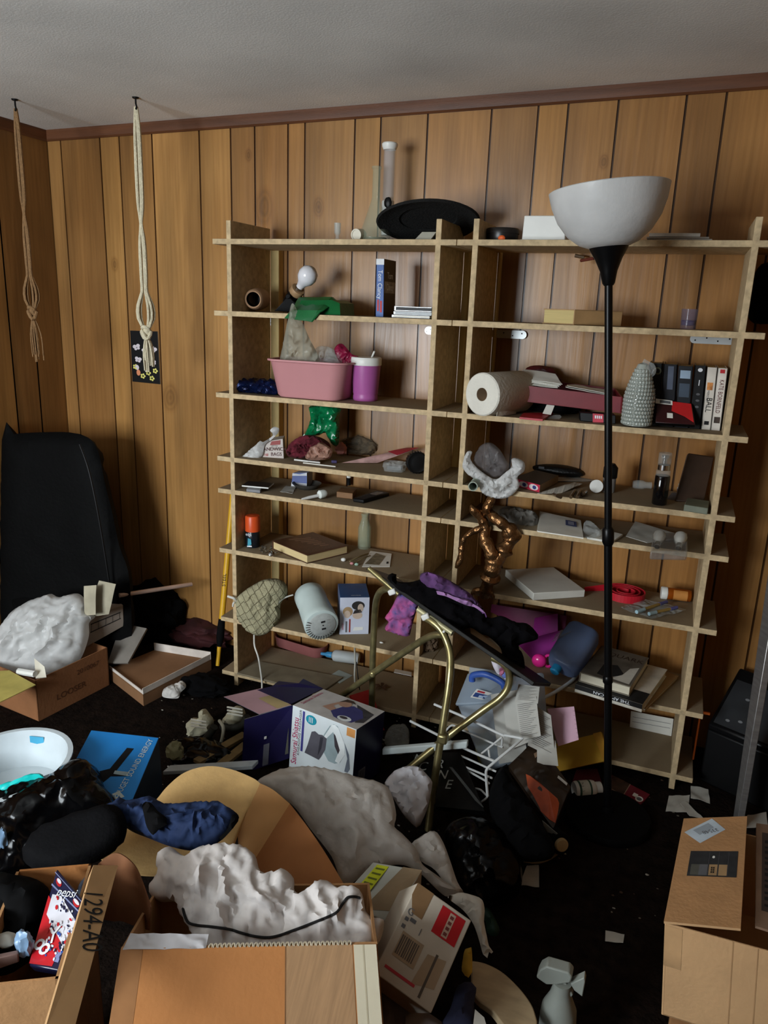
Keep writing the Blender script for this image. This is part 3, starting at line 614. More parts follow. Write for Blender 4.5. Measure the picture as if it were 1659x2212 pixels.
# purple tumbler
p = Z(782, 866, z3); p.y += .03; p.z = z3; r0 = (Y(806, 860, p.y).x-Y(757, 860, p.y).x)/2; r1 = (Y(811, 785, p.y).x-Y(753, 785, p.y).x)/2; h1 = Y(782, 788, p.y-.03).z-z3; h2 = Y(782, 772, p.y-.03).z-z3
t = thing('travel_tumbler', 'purple plastic tumbler with a white lid and straw', 'tumbler', p); M = TR(p); PUR = mat('purple_plastic', (164, 86, 148), .4, var=.05)
b = B(); b.lathe([(r0*.95, 0), (r0, .004), (r0*1.0, .016), (r0*.97, .02), (r0*1.01, .026), (r1, h1)], PUR, M, 36); mesh(b, 'cup', t)
b = B(); b.lathe([(r1*1.03, h1-.002), (r1*1.05, h1), (r1*1.05, h2-.004), (r1*1.0, h2), (0, h2)], WHITE, M, 36); mesh(b, 'lid', t)
b = B(); b.tube([p+V((.012, .01, h2-.01)), p+V((.03, .0, h2+.022))], .0035, WHITE); mesh(b, 'straw', t)
# ---- right third shelf: paper towel roll
p = Z(1050, 902, z3); t = thing('paper_towel_roll', 'white paper towel roll lying on its side with its core facing out', 'paper towel', (p.x-.02, p.y+.1, z3)); TOW = mat('towel_paper', (216, 212, 200), .95, var=.06, bump=.3, bs=90)
R_ = .068; c = V((Y(1040, 864, 2.345).x, 2.345, z3+R_+.001)); ax = V((.45, 1, 0)).normalized(); M = frame(c, ax, (0, 0, 1)); b = B()
b.lathe([(.021, 0), (R_-.004, -.0), (R_, .004), (R_, .2), (R_-.003, .204), (.021, .204), (.021, 0)], TOW, M, 40); mesh(b, 'paper_roll', t)
b = B(); b.lathe([(.0205, .001), (.0205, .2), (.019, .2), (.019, .001)], mat('core_card', (96, 76, 54), .9), M); b.lathe([(0, .196), (.019, .196)], BLACKM, M); mesh(b, 'core', t)  # black disc at the back paints the dark of the hollow core
b = B(); q0 = M @ V((0, R_+.001, .01)); q0 = c+V((R_*.94, -.002, R_*.35)); b.patch([c+V((R_*.75, .01, -R_*.98)), c+V((R_*1.3, .12, -R_*.98)), c+V((R_*1.5, .14, R_*.35)), c+V((R_*.97, .0, R_*.35))], TOW, 6, .001, .005, 20, sag=.008); mesh(b, 'loose_sheet', t)
# dark red tray of papers
MRN = mat('maroon_card', (112, 26, 34), .5, var=.12); y = 2.465
fq = [Y(a_, q_, y) for a_, q_ in ((1106, 862), (1342, 891), (1345, 858), (1112, 830))]; dv = V((-.035, .15, .012))
t = thing('shallow_box', 'maroon shallow box without lid holding loose papers', 'box', sum(fq, V())/4-V((0, 0, .03)))
b = B(); k = [q+dv for q in fq]; b.panel(fq, .004, MRN); b.panel([k[1], k[0], k[3], k[2]], .004, MRN); b.panel([fq[1], k[1], k[2], fq[2]], .004, MRN)
b.panel([fq[0], fq[1], k[1], k[0]], .003, MRN); mesh(b, 'tray', t, False)
e0, e1 = Y(1088, 835, y+.05), Y(1073, 806, y+.06); b = B(); b.panel([e0, fq[0], fq[3], e1], .004, MRN); mesh(b, 'end_flap', t, False)
for i, (q, lb) in enumerate(((((1116, 826), (1205, 838), (1190, 815), (1122, 805)), 'wad of cream leaflets at the high end of the maroon box'), (((1222, 836), (1310, 852), (1306, 843), (1222, 832)), 'white envelope inside the maroon box near the lamp pole'))):
    g = [Y(q[0][0], q[0][1], y+.02), Y(q[1][0], q[1][1], y+.02), Y(q[2][0], q[2][1], y+.1), Y(q[3][0], q[3][1], y+.1)]
    for j in range(4 if i == 0 else 1):
        pass
    b = B()
    for j in range(4 if i == 0 else 2): b.patch([p_+V((.004*j, .003*j, .004*j)) for p_ in g], PAPER, 5, .0012, .004, 20, seed=j)
    solo(b, 'paper_wad', lb, 'paper')
fpatch([(1130, 815), (1138, 794), (1165, 789), (1195, 796), (1206, 812), (1225, 835), (1160, 838)], 2.63, mat('dark_red_bag', (70, 20, 20), .5, var=.5, sc=20), 'glossy_pouch', 'dark red glossy pouch standing behind the maroon box', 'pouch', .02, .012, 9, crease=.006)
b = B(); b.lump(Z(1190, 893, z3)+V((0, .05, .012)), (.09, .05, .022), BLACKM, .2, 3, seed=4); solo(b, 'black_pouch', 'flat black pouch squeezed under the maroon box', 'pouch')
b = B(); q = [Z(1122, 905, z3+.002), Z(1172, 910, z3+.002), Z(1195, 895, z3+.004), Z(1130, 896, z3+.004)]; b.panel([p_+V((0, 0, .006)) for p_ in q], .006, mat('red_booklet', (170, 40, 46), .45)); solo(b, 'red_booklet', 'thin red booklet at the shelf edge below the maroon box', 'booklet')
b = B(); q = [Y(1172, 893, 2.44), Y(1190, 896, 2.44), Y(1198, 876, 2.47), Y(1181, 874, 2.47)]; b.panel(q, .001, PAPER); solo(b, 'white_card', 'small white card propped below the maroon box', 'card')
b = B(); q = [Y(1208, 906, 2.43), Y(1272, 907, 2.43), Y(1272, 905, 2.43), Y(1212, 890, 2.43)]
fpatch([(1165, 908), (1200, 896), (1213, 900), (1195, 912)], 2.42, CLEAR, 'clear_wrapper', 'scrap of clear wrapper on the shelf below the maroon box', 'wrapper', .008, .006, 6, n=(0, -.5, 1), res=.008)
bt, tp, f = front(((1253, 911), (1330, 914), (1330, 897), (1253, 891)), 2.425, (-.01, .05, 0)); t = thing('tobacco_pouch', 'black packet with a red label next to the lamp pole on the third shelf', 'packet', sum(bt, V())/4)
b = B(); b.hexa([V((q_.x, q_.y, z3+.0005)) for q_ in bt], tp, BLACK); b.rect(f, .36, .0, .66, 1.0, mat('label_pink', (186, 54, 70), .5)); mesh(b, 'packet', t, bev=.002); b = B(); [b.rect(f, .42+.055*i, .45, .455+.055*i, .8, TXB, .0012) for i in range(4)]; mesh(b, 'label_print', t, False)
# bubble wrapped bottle
p = Z(1376, 915, z3); p = V((p.x, 2.425, z3)); hb = Y(1392, 783, p.y-.02).z-z3; rb = (Y(1412, 880, p.y-.03).x-Y(1343, 880, p.y-.03).x)/2
t = thing('wrapped_bottle', 'bottle wrapped in silvery bubble wrap beside the row of books', 'bottle', p); BUB = mat('bubble_film', (156, 162, 154), .12, var=.1, sp=.9, coat=1)
prof = lambda v: rb*(1.0 if v < .45 else 1-.62*((v-.45)/.55)**1.4)
b = B(); M = TR(p); b.lathe([(0, .001)]+[(prof(i/12)*.9, .004+i/12*(hb-.01)) for i in range(13)]+[(0, hb)], BUB, M, 28)
bub = B(); 
for i in range(15):
    v = (i+.5)/15.5; n = int(30*prof(v)/rb); 
    for k in range(n):
        a = 2*PI*(k+.5*(i % 2))/n
        if math.sin(a) > .5: continue
        rr = prof(v)*.93; cc = p+V((math.cos(a)*rr, math.sin(a)*rr, .006+v*(hb-.02))); bub.lathe([(.0062, -.001), (.0055, .0025), (.003, .004), (0, .0044)], BUB, frame(cc, (math.cos(a), math.sin(a), .1)), 8)
mesh(b, 'wrapped_body', t); mesh(bub, 'bubbles', t, ang=80)
b = B(); b.blob([(1384, 800), (1392, 775), (1402, 781), (1412, 785), (1418, 800), (1408, 815)], p+V((0, -.02, 0)), (0, -1, .1), CLEAR, .01, .008, res=.008, crease=.005); mesh(b, 'twisted_top', t, ang=50)
# row of books
S = (('tall black book with a round emblem, next to the bubble wrap', 1403, 1432, 779, 1394, 1422, 912, .14, 'a'), ('black book with a grey stripe, second in the standing row', 1434, 1465, 781, 1424, 1456, 914, .15, 'b'), ('black book with a pale blue label on its spine', 1467, 1499, 783, 1457, 1489, 915, .14, 'c'), ('slim black book with white signs on its spine', 1503, 1527, 781, 1490, 1514, 917, .15, 'd'), ('white book with a small orange picture on its spine', 1530, 1551, 784, 1516, 1536, 918, .16, 'e'), ('white book with red lettering at the end of the standing row', 1553, 1574, 785, 1537, 1557, 919, .16, 'f'))
COV = {'a': mat('book_black_a', (22, 23, 22), .35), 'b': mat('book_black_b', (19, 20, 26), .35), 'c': mat('book_black_c', (24, 27, 32), .35), 'd': mat('book_black_d', (17, 17, 18), .35), 'e': mat('book_white_e', (206, 198, 186), .5), 'f': mat('book_white_f', (212, 204, 194), .5)}
for lb, a0, a1, pt_, b0, b1, pb_, dp, k in S:
    def deco(b, f, side, k=k):
        if k == 'a': b.disc(f, .68, .88, .28, .06, mat('olive_print', (98, 100, 74), .5)); b.disc(f, .68, .88, .18, .036, INK, .0009)
        if k == 'b': b.rect(f, .35, .6, .75, .97, mat('steel_print', (84, 92, 110), .5)); b.rect(f, .3, .1, .8, .4, mat('dim_print', (44, 46, 54), .5))
        if k == 'c': b.rect(f, .15, .8, .85, .93, mat('pale_blue_print', (150, 172, 192), .5)); b.rect(f, .15, .5, .85, .72, mat('slate_print', (62, 76, 92), .5)); b.rect(f, .15, .3, .85, .42, mat('dim_print'))
        if k == 'd':
            b.disc(f, .5, .93, .22, .03, TXB)
            for v in (.55, .45, .35): b.disc(f, .5, v, .18, .018, GREYP)
        if k == 'e': b.rect(f, .15, .64, .75, .76, mat('orange_picture', (186, 120, 60), .5, var=.6, sc=60)); b.rect(f, .25, .08, .75, .14, INK)
        if k == 'f': b.rect(f, .2, .12, .85, .22, mat('dark_picture', (58, 44, 36), .5, var=.6, sc=60)); b.rect(f, .25, .92, .75, .98, RED)
    t, f, sd = standing_book(lb, a0, a1, pt_, b0, b1, pb_, z3, 2.475, dp, COV[k], group='books standing in a row', deco=deco)
    if k == 'a': txt(t, 'analyse this', f, .5, .42, .013, TXB, -90, .8)
    if k == 'd': txt(t, '\u03c8', f, .5, .72, .02, TXB)
    if k == 'e': txt(t, 'BALL', f, .5, .4, .016, INK, -90, .9); txt(t, 'MERCILE', f, .32, .55, .006, GREYP, -90)
    if k == 'f': txt(t, 'KATE BORNFELD', f, .5, .55, .0125, mat('brown_lettering', (96, 44, 36), .6), -90, .75)
b = B(); fq = [Y(1415, 913, 2.42), Y(1502, 918, 2.42), Y(1495, 872, 2.465), Y(1418, 862, 2.465)]; t = thing('red_pouch', 'red and black flat pouch leaning on the black books', 'pouch', sum(fq, V())/4-V((0, 0, .03)))
b.panel(fq, .018, mat('dark_wine', (52, 14, 16), .4), BLACK); b.on(fq, [(.45, .98), (.97, .98), (.97, .1), (.75, .35), (.42, .55)], mat('bright_red', (190, 34, 36), .4), .001); mesh(b, 'pouch', t, bev=.003)
b = B(); b.rect(fq, -.02, .8, .45, 1.0, PAPER, .0025); b.rect(fq, .1, .84, .4, .96, GREYP, .003); mesh(b, 'price_label', t); b = B(); b.rect(fq, .3, .22, .45, .44, PAPER, .0025); mesh(b, 'tag', t)
# ---------------- fourth shelf (z .942), near bookcase of the sandwich bags
z4 = LZ[4]+.0004
y = Z(585, 990, z4).y
bt, tp, f = front(((557, 991), (614, 983), (608, 946), (584, 948)), y+.01, (-.02, .09, 0)); f = [Y(556, 991, y), Y(613, 988, y+.02), Y(611, 948, y+.03), Y(577, 953, y+.01)]
f[0].z = f[1].z = z4; dv = V((-.03, .07, 0)); t = thing('sandwich_bag_box', 'torn open sandwich bag box with white film spilling out', 'box', (f[0]+f[1]+dv)/2)
BOXG = mat('box_grey', (190, 180, 172), .6, var=.08); b = B(); k = [q+dv for q in f]; b.hexa([f[0], f[1], k[1], k[0]], [f[3], f[2], k[2], k[3]], BOXG); b.rect(f, .3, .72, .85, .95, mat('brick_print', (140, 52, 48), .5)); mesh(b, 'box_body', t, bev=.001)
txt(t, 'SANDWICH', f, .55, .48, .0135, mat('dark_red_ink', (70, 20, 24), .6), 4, .98); txt(t, 'BAGS', f, .7, .2, .0135, mat('dark_red_ink'), 4, .95); txt(t, '150', f, .3, .14, .01, RED, 4, .8); txt(t, 'ZIP TOP', f, .55, .66, .005, GREYP, 4)
b = B(); b.blob([(522, 992), (535, 976), (556, 958), (562, 952), (568, 955), (590, 940), (583, 930), (592, 922), (603, 926), (600, 936), (586, 950), (572, 962), (566, 985), (550, 996)], V((f[0].x, f[0].y-.005, f[0].z)), (0, -1, .15), WBAG, .014, .01, R=.02, res=.007, crease=.006, seed=11); mesh(b, 'bag_film', t, ang=50)
LASTB = None
def soft(px, y, m, name, label, cat, tf, tb, seed=0, n=(0.1, -1, .15), z=None, group=None, **k):
    b = B(); p0 = Y(px[0][0], px[0][1], y) if z is None else Z(px[0][0], px[0][1], z); b.blob(px, p0, n, m, tf, tb, seed=seed, **k); globals()['LASTB'] = b; return solo(b, name, label, cat, group, ang=50)
KNIT = mat('burgundy_knit', (92, 26, 38), .95, var=.4, sc=40, bump=.8, bs=120)
soft([(624, 985), (626, 965), (640, 950), (662, 940), (690, 944), (712, 958), (712, 978), (690, 984), (655, 990)], 2.47, KNIT, 'crumpled_knit', 'crumpled burgundy knitted cloth behind the pinkish film', 'cloth', .05, .03, 12, crease=.024, res=.0075, R=.05)
soft([(660, 990), (672, 966), (690, 955), (706, 962), (718, 972), (712, 990), (690, 994)], 2.44, film('pink_film', (206, 160, 140), .75, .3, .3, .6, 30), 'film_scrap', 'scrunched pinkish film in front of the burgundy knit', 'plastic film', .02, .015, 13, crease=.014, res=.008, R=.03)
GRB = mat('emerald_bag', (6, 112, 66), .25, var=.12, bump=.3, bs=18, sp=.6)
b = B(); b.blob([(670, 877), (732, 880), (733, 900), (731, 960), (716, 958), (703, 935), (690, 940), (655, 944), (662, 930), (672, 900)], Y(700, 900, 2.56), (.15, -1, .05), GRB, .025, .015, R=.03, res=.009, seed=14, crease=.014, fold=(.15,0,1), facet=.2); solo(b, 'hanging_bag', 'emerald green plastic bag hanging from under the wash basin shelf', 'bag', ang=50)
t = thing('dried_bundle', 'clear bag of dried brown leaves lying against the panelling', 'bag', Z(765, 985, z4))
b = B(); b.lump(Z(765, 985, z4)+V((0, .06, .032)), (.072, .055, .04), mat('dried_leaves', (92, 70, 44), .8, var=.5, sc=30, bump=.8, bs=50), .2, 2.5, seed=15, crease=.1); mesh(b, 'leaves', t)
b = B(); b.lump(Z(765, 985, z4)+V((0, .055, .035)), (.08, .06, .044), film('leaf_bag_film', (200, 196, 180), .1, .1, .1, .8, 40), .18, 2.5, seed=15, crease=.06, sub=3); mesh(b, 'clear_bag', t, ang=50)
b = B(); b.lump(Z(733, 985, z4)+V((0, .015, .024)), (.022, .015, .024), mat('rose_film', (200, 130, 120), .4, var=.2), .3, 2.5, seed=17, crease=.1, sub=3); solo(b, 'rosy_wrapper', 'shiny rosy wrapper in front of the dried leaves', 'wrapper')
b = B(); q = [Z(738, 1000, z4+.002), Z(815, 1000, z4+.003), Y(905, 968, 2.60), Y(880, 968, 2.63)]; b.patch(q, mat('pink_magazine', (176, 140, 134), .4, var=.3, sc=30), 8, .002, .005, 12); b.patch([q[1]*.5+q[2]*.5+V((0, -.01, .004)), q[2]+V((0, -.005, .003)), q[3]+V((0, -.01, .003)), q[0]*.3+q[3]*.7+V((0, 0, .004))], mat('crimson_page', (150, 42, 52), .4), 4, .001, .002)
solo(b, 'curled_magazine', 'curled pinkish magazine with a crimson corner against the bookcase side', 'magazine')
for i, (a, c_, w_, m, lb, nm, ct) in enumerate((((636, 993), (692, 1000), .006, WHITE, 'white plastic strip behind the shorter white straw', 'plastic_strip', 'strip'), ((655, 1000), (725, 1008), .004, PAPER, 'long thin white straw along the shelf edge in front of the knit', 'straw', 'straw'), ((668, 996), (690, 997), .008, CHROME, 'short metal tool on the shelf in front of the knit', 'metal_tool', 'tool'))):
    p, q = Z(*a, z4+w_*.6), Z(*c_, z4+w_*.6); b = B(); b.tube([p, p*.5+q*.5, q], w_*.55, m, 8); solo(b, nm, lb, ct)
b = B(); b.box(Z(722, 997, z4+.006), (.02, .012, .01), mat('violet_plastic', (64, 54, 96), .5), rz(20)); solo(b, 'plastic_clip', 'violet plastic clip at the shelf edge below the dried leaves', 'clip', bev=.001)
t = thing('clamshell_pack', 'clear empty clamshell pack on the shelf next to the black ball', 'pack', Z(846, 1018, z4)); p = Z(846, 1020, z4); b = B(); tub(b, [(.07, .05, .012, 0), (.078, .056, .014, .014), (.082, .06, .014, .015), (.078, .056, .014, .03), (.06, .04, .014, .034)], CLEAR, (p.x, p.y+.03, z4), rz(8)); mesh(b, 'shell', t)
b = B(); b.box((p.x, p.y+.03, z4+.012), (.05, .03, .012), mat('grey_insert', (90, 90, 88), .4), rz(8)); mesh(b, 'insert', t)
p = Z(892, 1026, z4); c = V((Y(893, 1003, p.y+.0).x, p.y+.04, z4+.038)); t = thing('ribbed_disc', 'round black ribbed cap standing on edge by the bookcase side', 'cap', c-V((0, 0, .038))); M = frame(c, (.5, -1, .1)); b = B(); b.lathe([(.034, -.03), (.038, -.025), (.038, .012), (.034, .016), (.028, .014), (.02, .016), (0, .016)], BLACK, M, 32); mesh(b, 'cap', t)
b = B()
for k in range(24): a = 2*PI*k/24; b.box(M @ V((.0385*math.cos(a), .0385*math.sin(a), -.006)), (.003, .003, .03), BLACK, M.to_3x3())
mesh(b, 'ribs', t)
# ---------------- fourth shelf, bookcase behind the lamp
p = Z(1020, 1062, z4); c = V((p.x, p.y+.005, z4+.016)); t = thing('cardboard_tube', 'short pale green cardboard tube poking out under the white carrier bag', 'tube', c-V((0, 0, .016))); M = frame(c, (-.1, 1, 0)); b = B(); TUBE = mat('pale_green_card', (150, 160, 146), .8); b.lathe([(.0125, 0), (.0155, 0), (.0155, .12), (.0125, .12), (.0125, 0)], TUBE, M); mesh(b, 'tube', t)
t = thing('carrier_bag', 'scrunched white plastic carrier bag on the fourth shelf', 'bag', Z(1060, 1060, z4)); b = B()
yb_ = 2.372
b.blob([(1000, 1010), (1002, 990), (1010, 975), (1020, 976), (1016, 990), (1025, 1005), (1045, 1022), (1070, 1035), (1090, 1022), (1105, 1008), (1105, 992), (1118, 990), (1133, 1000), (1132, 1018), (1118, 1030), (1122, 1050), (1105, 1070), (1085, 1077), (1058, 1074), (1040, 1062), (1032, 1040), (1012, 1026)], Y(1060, 1030, yb_), (0, -1, .2), WBAG, .02, .012, R=.06, res=.0055, crease=.016, amp=.01, seed=21, exc=.16, hold=.008, folds=44); mesh(b, 'bag_film', t, ang=50)
b = B(); b.blob([(1022, 1005), (1030, 975), (1045, 958), (1062, 957), (1080, 972), (1092, 992), (1100, 1010), (1075, 1034), (1048, 1022)], Y(1060, 1000, yb_+.05), (0, -1, .2), film('grey_bag_film', (150, 144, 144), .34, .3, .3, .4, 18), .03, .02, R=.04, res=.008, crease=.01, seed=22, exc=.08, hold=.006); mesh(b, 'inner_film', t, ang=50)
q = [Z(1108, 1048, z4+.001), Z(1165, 1064, z4+.001), Z(1205, 1042, z4+.001), Z(1155, 1030, z4+.001)]; h_ = Y(1163, 1048, q[1].y).z-z4; t = thing('cigarette_pack', 'red and black pack with round portraits on its side', 'pack', sum(q, V())/4); b = B(); tp = [p_+V((0, 0, h_)) for p_ in q]; b.hexa(q, tp, mat('tan_card', (156, 136, 112), .7), mat('black_card', (20, 19, 20), .5), mat('pack_red', (190, 44, 70), .5)); fc = [q[0], q[1], tp[1], tp[0]]
for u in (.4, .78): b.disc(fc, u, .5, .17, .38, mat('pale_face', (210, 200, 196), .6)); b.disc(fc, u+.03, .5, .07, .25, mat('dark_blue_ink', (46, 56, 110), .6), .001)
mesh(b, 'pack', t, bev=.0008)
p = Z(1195, 1034, z4); t = thing('glasses_case', 'long black spectacle case lying behind the red pack', 'case', (p.x, p.y+.06, z4)); b = B(); b.blob([], (0, 0, 0), (0, 0, 1), BLACK, world=[]) if 0 else b.lump((p.x+.005, p.y+.06, z4+.02), (.095, .035, .022), mat('black_leather', (18, 18, 18), .35, bump=.2, bs=150), .05, 2, seed=3, R=rz(-6)); mesh(b, 'case', t)
b = B(); b.rect([V((p.x-.06, p.y+.034, z4+.024)), V((p.x-.04, p.y+.034, z4+.024)), V((p.x-.04, p.y+.034, z4+.032)), V((p.x-.06, p.y+.034, z4+.032))], 0, 0, 1, 1, GREYP); mesh(b, 'clasp', t)
b = B(); b.patch([Z(1175, 1040, z4+.004), Z(1288, 1038, z4+.002), Z(1262, 1032, z4+.002), Z(1180, 1030, z4+.004)], DIRTY, 6, .001, .003, 20, seed=5); solo(b, 'grey_leaflet', 'pointed grey leaflet under the black spectacle case', 'leaflet')
STR = mat('striped_card', (188, 184, 172), .7, var=.5, sc=1, stretch=(160, 4, 4)); b = B(); q = [Z(1160, 1066, z4+.001), Z(1212, 1064, z4+.002), Z(1258, 1045, z4+.012), Z(1240, 1042, z4+.01)]; b.patch(q, STR, 8, .002, .003, 25, sag=.008); solo(b, 'striped_card', 'curved striped paper strip in front of the black spectacle case', 'paper')
b = B()
for i, (a, c_) in enumerate((((1196, 1068), (1212, 1074)), ((1233, 1074), (1242, 1060)), ((1247, 1074), (1254, 1060)), ((1256, 1070), (1266, 1062)))):
    b.tube([Z(*a, z4+.006), Z((a[0]+c_[0])/2, (a[1]+c_[1])/2, z4+.012), Z(*c_, z4+.006)], .006, mat('dark_amber', (74, 58, 42), .25), 8)
solo(b, 'hair_clip', 'broken amber hair clip on the shelf in front of the white round lid', 'clip')
p = Z(1286, 1066, z4); c = V((p.x, p.y+.01, z4+.022)); b = B(); b.lathe([(.021, -.004), (.022, 0), (.021, .004), (0, .005)], WHITE, frame(c, (.15, -1, .3))); b.lathe([(0, -.005), (.021, -.004)], WHITE, frame(c, (.15, -1, .3))); solo(b, 'round_token', 'white round lid propped on edge beside the lamp pole', 'lid')
p = Z(1312, 1066, z4)+V((0, .03, 0)); p.z = z4; t = thing('flip_top_bottle', 'clear bottle with a tall black cap half hidden by the lamp pole', 'bottle', p); M = TR(p); hh = Y(1310, 1000, p.y).z-z4; b = B(); b.lathe([(.02, 0), (.021, .004), (.021, hh*.52), (.012, hh*.55)], mat('grey_glass', (160, 160, 158), .1, tr=.6), M); mesh(b, 'bottle', t); b = B(); b.lathe([(.022, hh*.5), (.023, hh*.52), (.023, hh*.86), (.012, hh), (0, hh)], BLACK, M); mesh(b, 'cap', t)
p = Z(1385, 1060, z4)+V((0, .03, .014)); b = B(); b.lathe([(.012, -.03), (.015, -.02), (.016, .0), (.011, .012), (.012, .03), (0, .032)], GLASS, frame(p, (1, .2, 0))); solo(b, 'glass_stopper', 'clear glass stopper lying near the black spray bottle', 'stopper')
p = Z(1423, 1092, z4); p = V((p.x, p.y+.02, z4)); sc_ = lambda pyy: Y(1428, pyy, p.y).z-z4; t = thing('spray_bottle', 'tall black spray bottle with a chrome pump and clear cap', 'bottle', p); M = TR(p); h1, h2, h3, h4 = sc_(1026), sc_(1014), sc_(1003), sc_(980); rr = (Y(1440, 1060, p.y).x-Y(1406, 1060, p.y).x)/2
b = B(); b.lathe([(rr*.9, 0), (rr, .003), (rr, h1-.003), (rr*.92, h1)], mat('black_glass', (12, 11, 13), .12, coat=.6), M); mesh(b, 'bottle', t); b = B(); b.lathe([(rr*.95, h1), (rr*.95, h2-.002), (rr*.8, h2)], GLASS, M); mesh(b, 'shoulder', t)
b = B(); b.lathe([(rr*.82, h2), (rr*.82, h3), (rr*.3, h3+.004), (rr*.3, h4-.015), (rr*.45, h4-.012), (rr*.45, h4-.004), (0, h4-.003)], CHROME, M); mesh(b, 'pump', t); b = B(); b.lathe([(rr*.85, h3), (rr*.85, h4+.002), (rr*.8, h4+.004)], CLEAR, M); mesh(b, 'clear_cap', t)
b = B(); q = [Y(1462, 1060, 2.5), Y(1524, 1062, 2.52), Y(1543, 986, 2.58), Y(1487, 978, 2.58)]; q[0].z = q[1].z = z4; b.panel(q, .02, mat('brown_leather', (58, 40, 28), .5, var=.25)); solo(b, 'brown_case', 'dark brown flat case leaning on the panelling at the end of the shelf', 'case', bev=.004)
p = Z(1478, 1072, z4)+V((0, .0, .02)); t = thing('small_jar', 'small white jar with a blue label leaning on the brown case', 'jar', p); M = frame(p-V((0, 0, .018)), (-.12, .1, 1), (0, -1, 0)); b = B(); b.lathe([(.018, 0), (.022, .005), (.022, .028), (.0185, .03), (.019, .034), (.018, .04), (0, .041)], WHITE, M); mesh(b, 'jar', t); b = B(); b.lathe([(.0223, .007), (.0224, .023)], mat('label_blue', (66, 76, 128), .6, var=.3, sc=60), M); mesh(b, 'label', t)
bt, tp, f = topq(((1478, 1090), (1530, 1098), (1532, 1082), (1485, 1075)), z4+.02, .02); b = B(); b.hexa(bt, tp, mat('green_grey_box', (104, 108, 92), .6, var=.2)); solo(b, 'olive_packet', 'flat olive green packet in front of the small white jar', 'packet', bev=.002)
b = B(); q = [Z(1440, 1078, z4+.001), Z(1462, 1080, z4+.001), Z(1468, 1066, z4+.004), Z(1452, 1064, z4+.004)]; b.patch(q, GREYP, 4, .001, .002); solo(b, 'grey_card', 'small grey card lying beside the black spray bottle', 'card')
# ---------------- fifth shelf (z .817)
z5 = LZ[5]+.0004
def flat(px4, z, h, m, name, label, cat, mt=None, bev=.0015, **k):
    bt, tp, f = topq(px4, z+h, h); b = B(); b.hexa(bt, tp, m, mt); o = solo(b, name, label, cat, bev=bev, **k); return o
flat(((522, 1048), (580, 1053), (592, 1043), (536, 1039)), z5+.012, .006, WHITE, 'thin_tablet', 'thin dark tablet with a white rim balanced on a small case', 'tablet', mat('tablet_face', (44, 44, 46), .3))
flat(((532, 1056), (562, 1059), (566, 1052), (538, 1049)), z5, .0115, mat('silver_case', (120, 120, 122), .4), 'pocket_case', 'small silver case under the thin dark tablet', 'case')
p = Z(650, 1042, z5); bt, tp, f = front(((629, 1045), (663, 1045), (663, 1021), (632, 1022)), 2.55, (.0, .05, 0)); f[0].z = f[1].z = z5; bt[0].z = bt[1].z = bt[2].z = bt[3].z = z5; b = B(); b.hexa(bt, tp, mat('pack_blue_white', (176, 184, 206), .5), mf=mat('pack_blue', (92, 104, 152), .5)); b.rect(f, 0, .0, 1, .3, mat('pack_white', (206, 208, 214), .5)); b.on(f, [(0, .8), (1, .8), (1, 1), (.5, .9), (0, 1)], mat('pack_white')); solo(b, 'paper_pack', 'little blue and white pack standing behind the grey dish', 'pack', bev=.001)
p = Z(655, 1058, z5); p = V((p.x, p.y+.03, z5)); b = B(); b.lathe([(.035, 0), (.05, .012), (.058, .02), (.056, .021), (.046, .012), (.03, .005), (0, .005)], mat('grey_dish', (66, 64, 60), .5, var=.3), TR(p), 32); solo(b, 'ash_dish', 'shallow round grey dish with ash on the fifth shelf', 'dish')
p = Z(652, 1078, z5+.008); q = Z(690, 1070, z5+.014); t = thing('foam_brush', 'white stick with a round white head lying at the shelf edge', 'brush', p); b = B(); b.tube([p, p*.6+q*.4, q], [.003, .006, .006], WHITE); mesh(b, 'stick', t); d = (q-p).normalized(); b = B(); b.lathe([(.012, 0), (.0155, .004), (.0155, .022), (.012, .03), (0, .031)], mat('foam_white', (216, 222, 216), .7), frame(q-d*.003+V((0, 0, .003)), d)); mesh(b, 'round_head', t)
b = B(); b.patch([Z(605, 1062, z5+.001), Z(632, 1066, z5+.001), Z(640, 1050, z5+.003), Z(618, 1048, z5+.003)], DIRTY, 5, .001, .005, 60, seed=8); solo(b, 'grey_tissue', 'grey tissue scrap beside the shallow ash dish', 'tissue')
bt, tp, f = topq(((727, 1062), (762, 1066), (770, 1056), (737, 1052)), z5+.022, .022); b = B(); b.hexa(bt, tp, mat('oak_block', (128, 92, 58), .6, var=.2, stretch=(2, 2, 20))); solo(b, 'wood_block', 'small square brown wooden block next to the black phone', 'block', bev=.002)
p = Z(749, 1050, z5)+V((0, .02, 0)); p.z = z5; b = B(); b.lathe([(.008, 0), (.008, .03, BLACK), (.0095, .032), (.0095, .055, WHITE), (.006, .06, WHITE), (0, .061, WHITE)], WHITE, TR(p)); solo(b, 'lip_balm', 'slim white and black tube standing behind the wooden block', 'tube')
bt, tp, f = topq(((762, 1076), (786, 1080), (842, 1064), (815, 1059)), z5+.014, .014); t = thing('cordless_phone', 'black cordless phone lying face up on the fifth shelf', 'phone', sum(bt, V())/4); b = B(); b.hexa(bt, tp, BLACK); b.on(tp, [(.2, .55), (.8, .55), (.8, .88), (.2, .88)], mat('screen_grey', (40, 44, 48), .15)); mesh(b, 'handset', t, bev=.004)
b = B()
for i in range(3):
    for j in range(4): b.rect(tp, .18+.24*i, .08+.11*j, .34+.24*i, .15+.11*j, mat('key_grey', (60, 60, 62), .5), .001)
mesh(b, 'keypad', t)
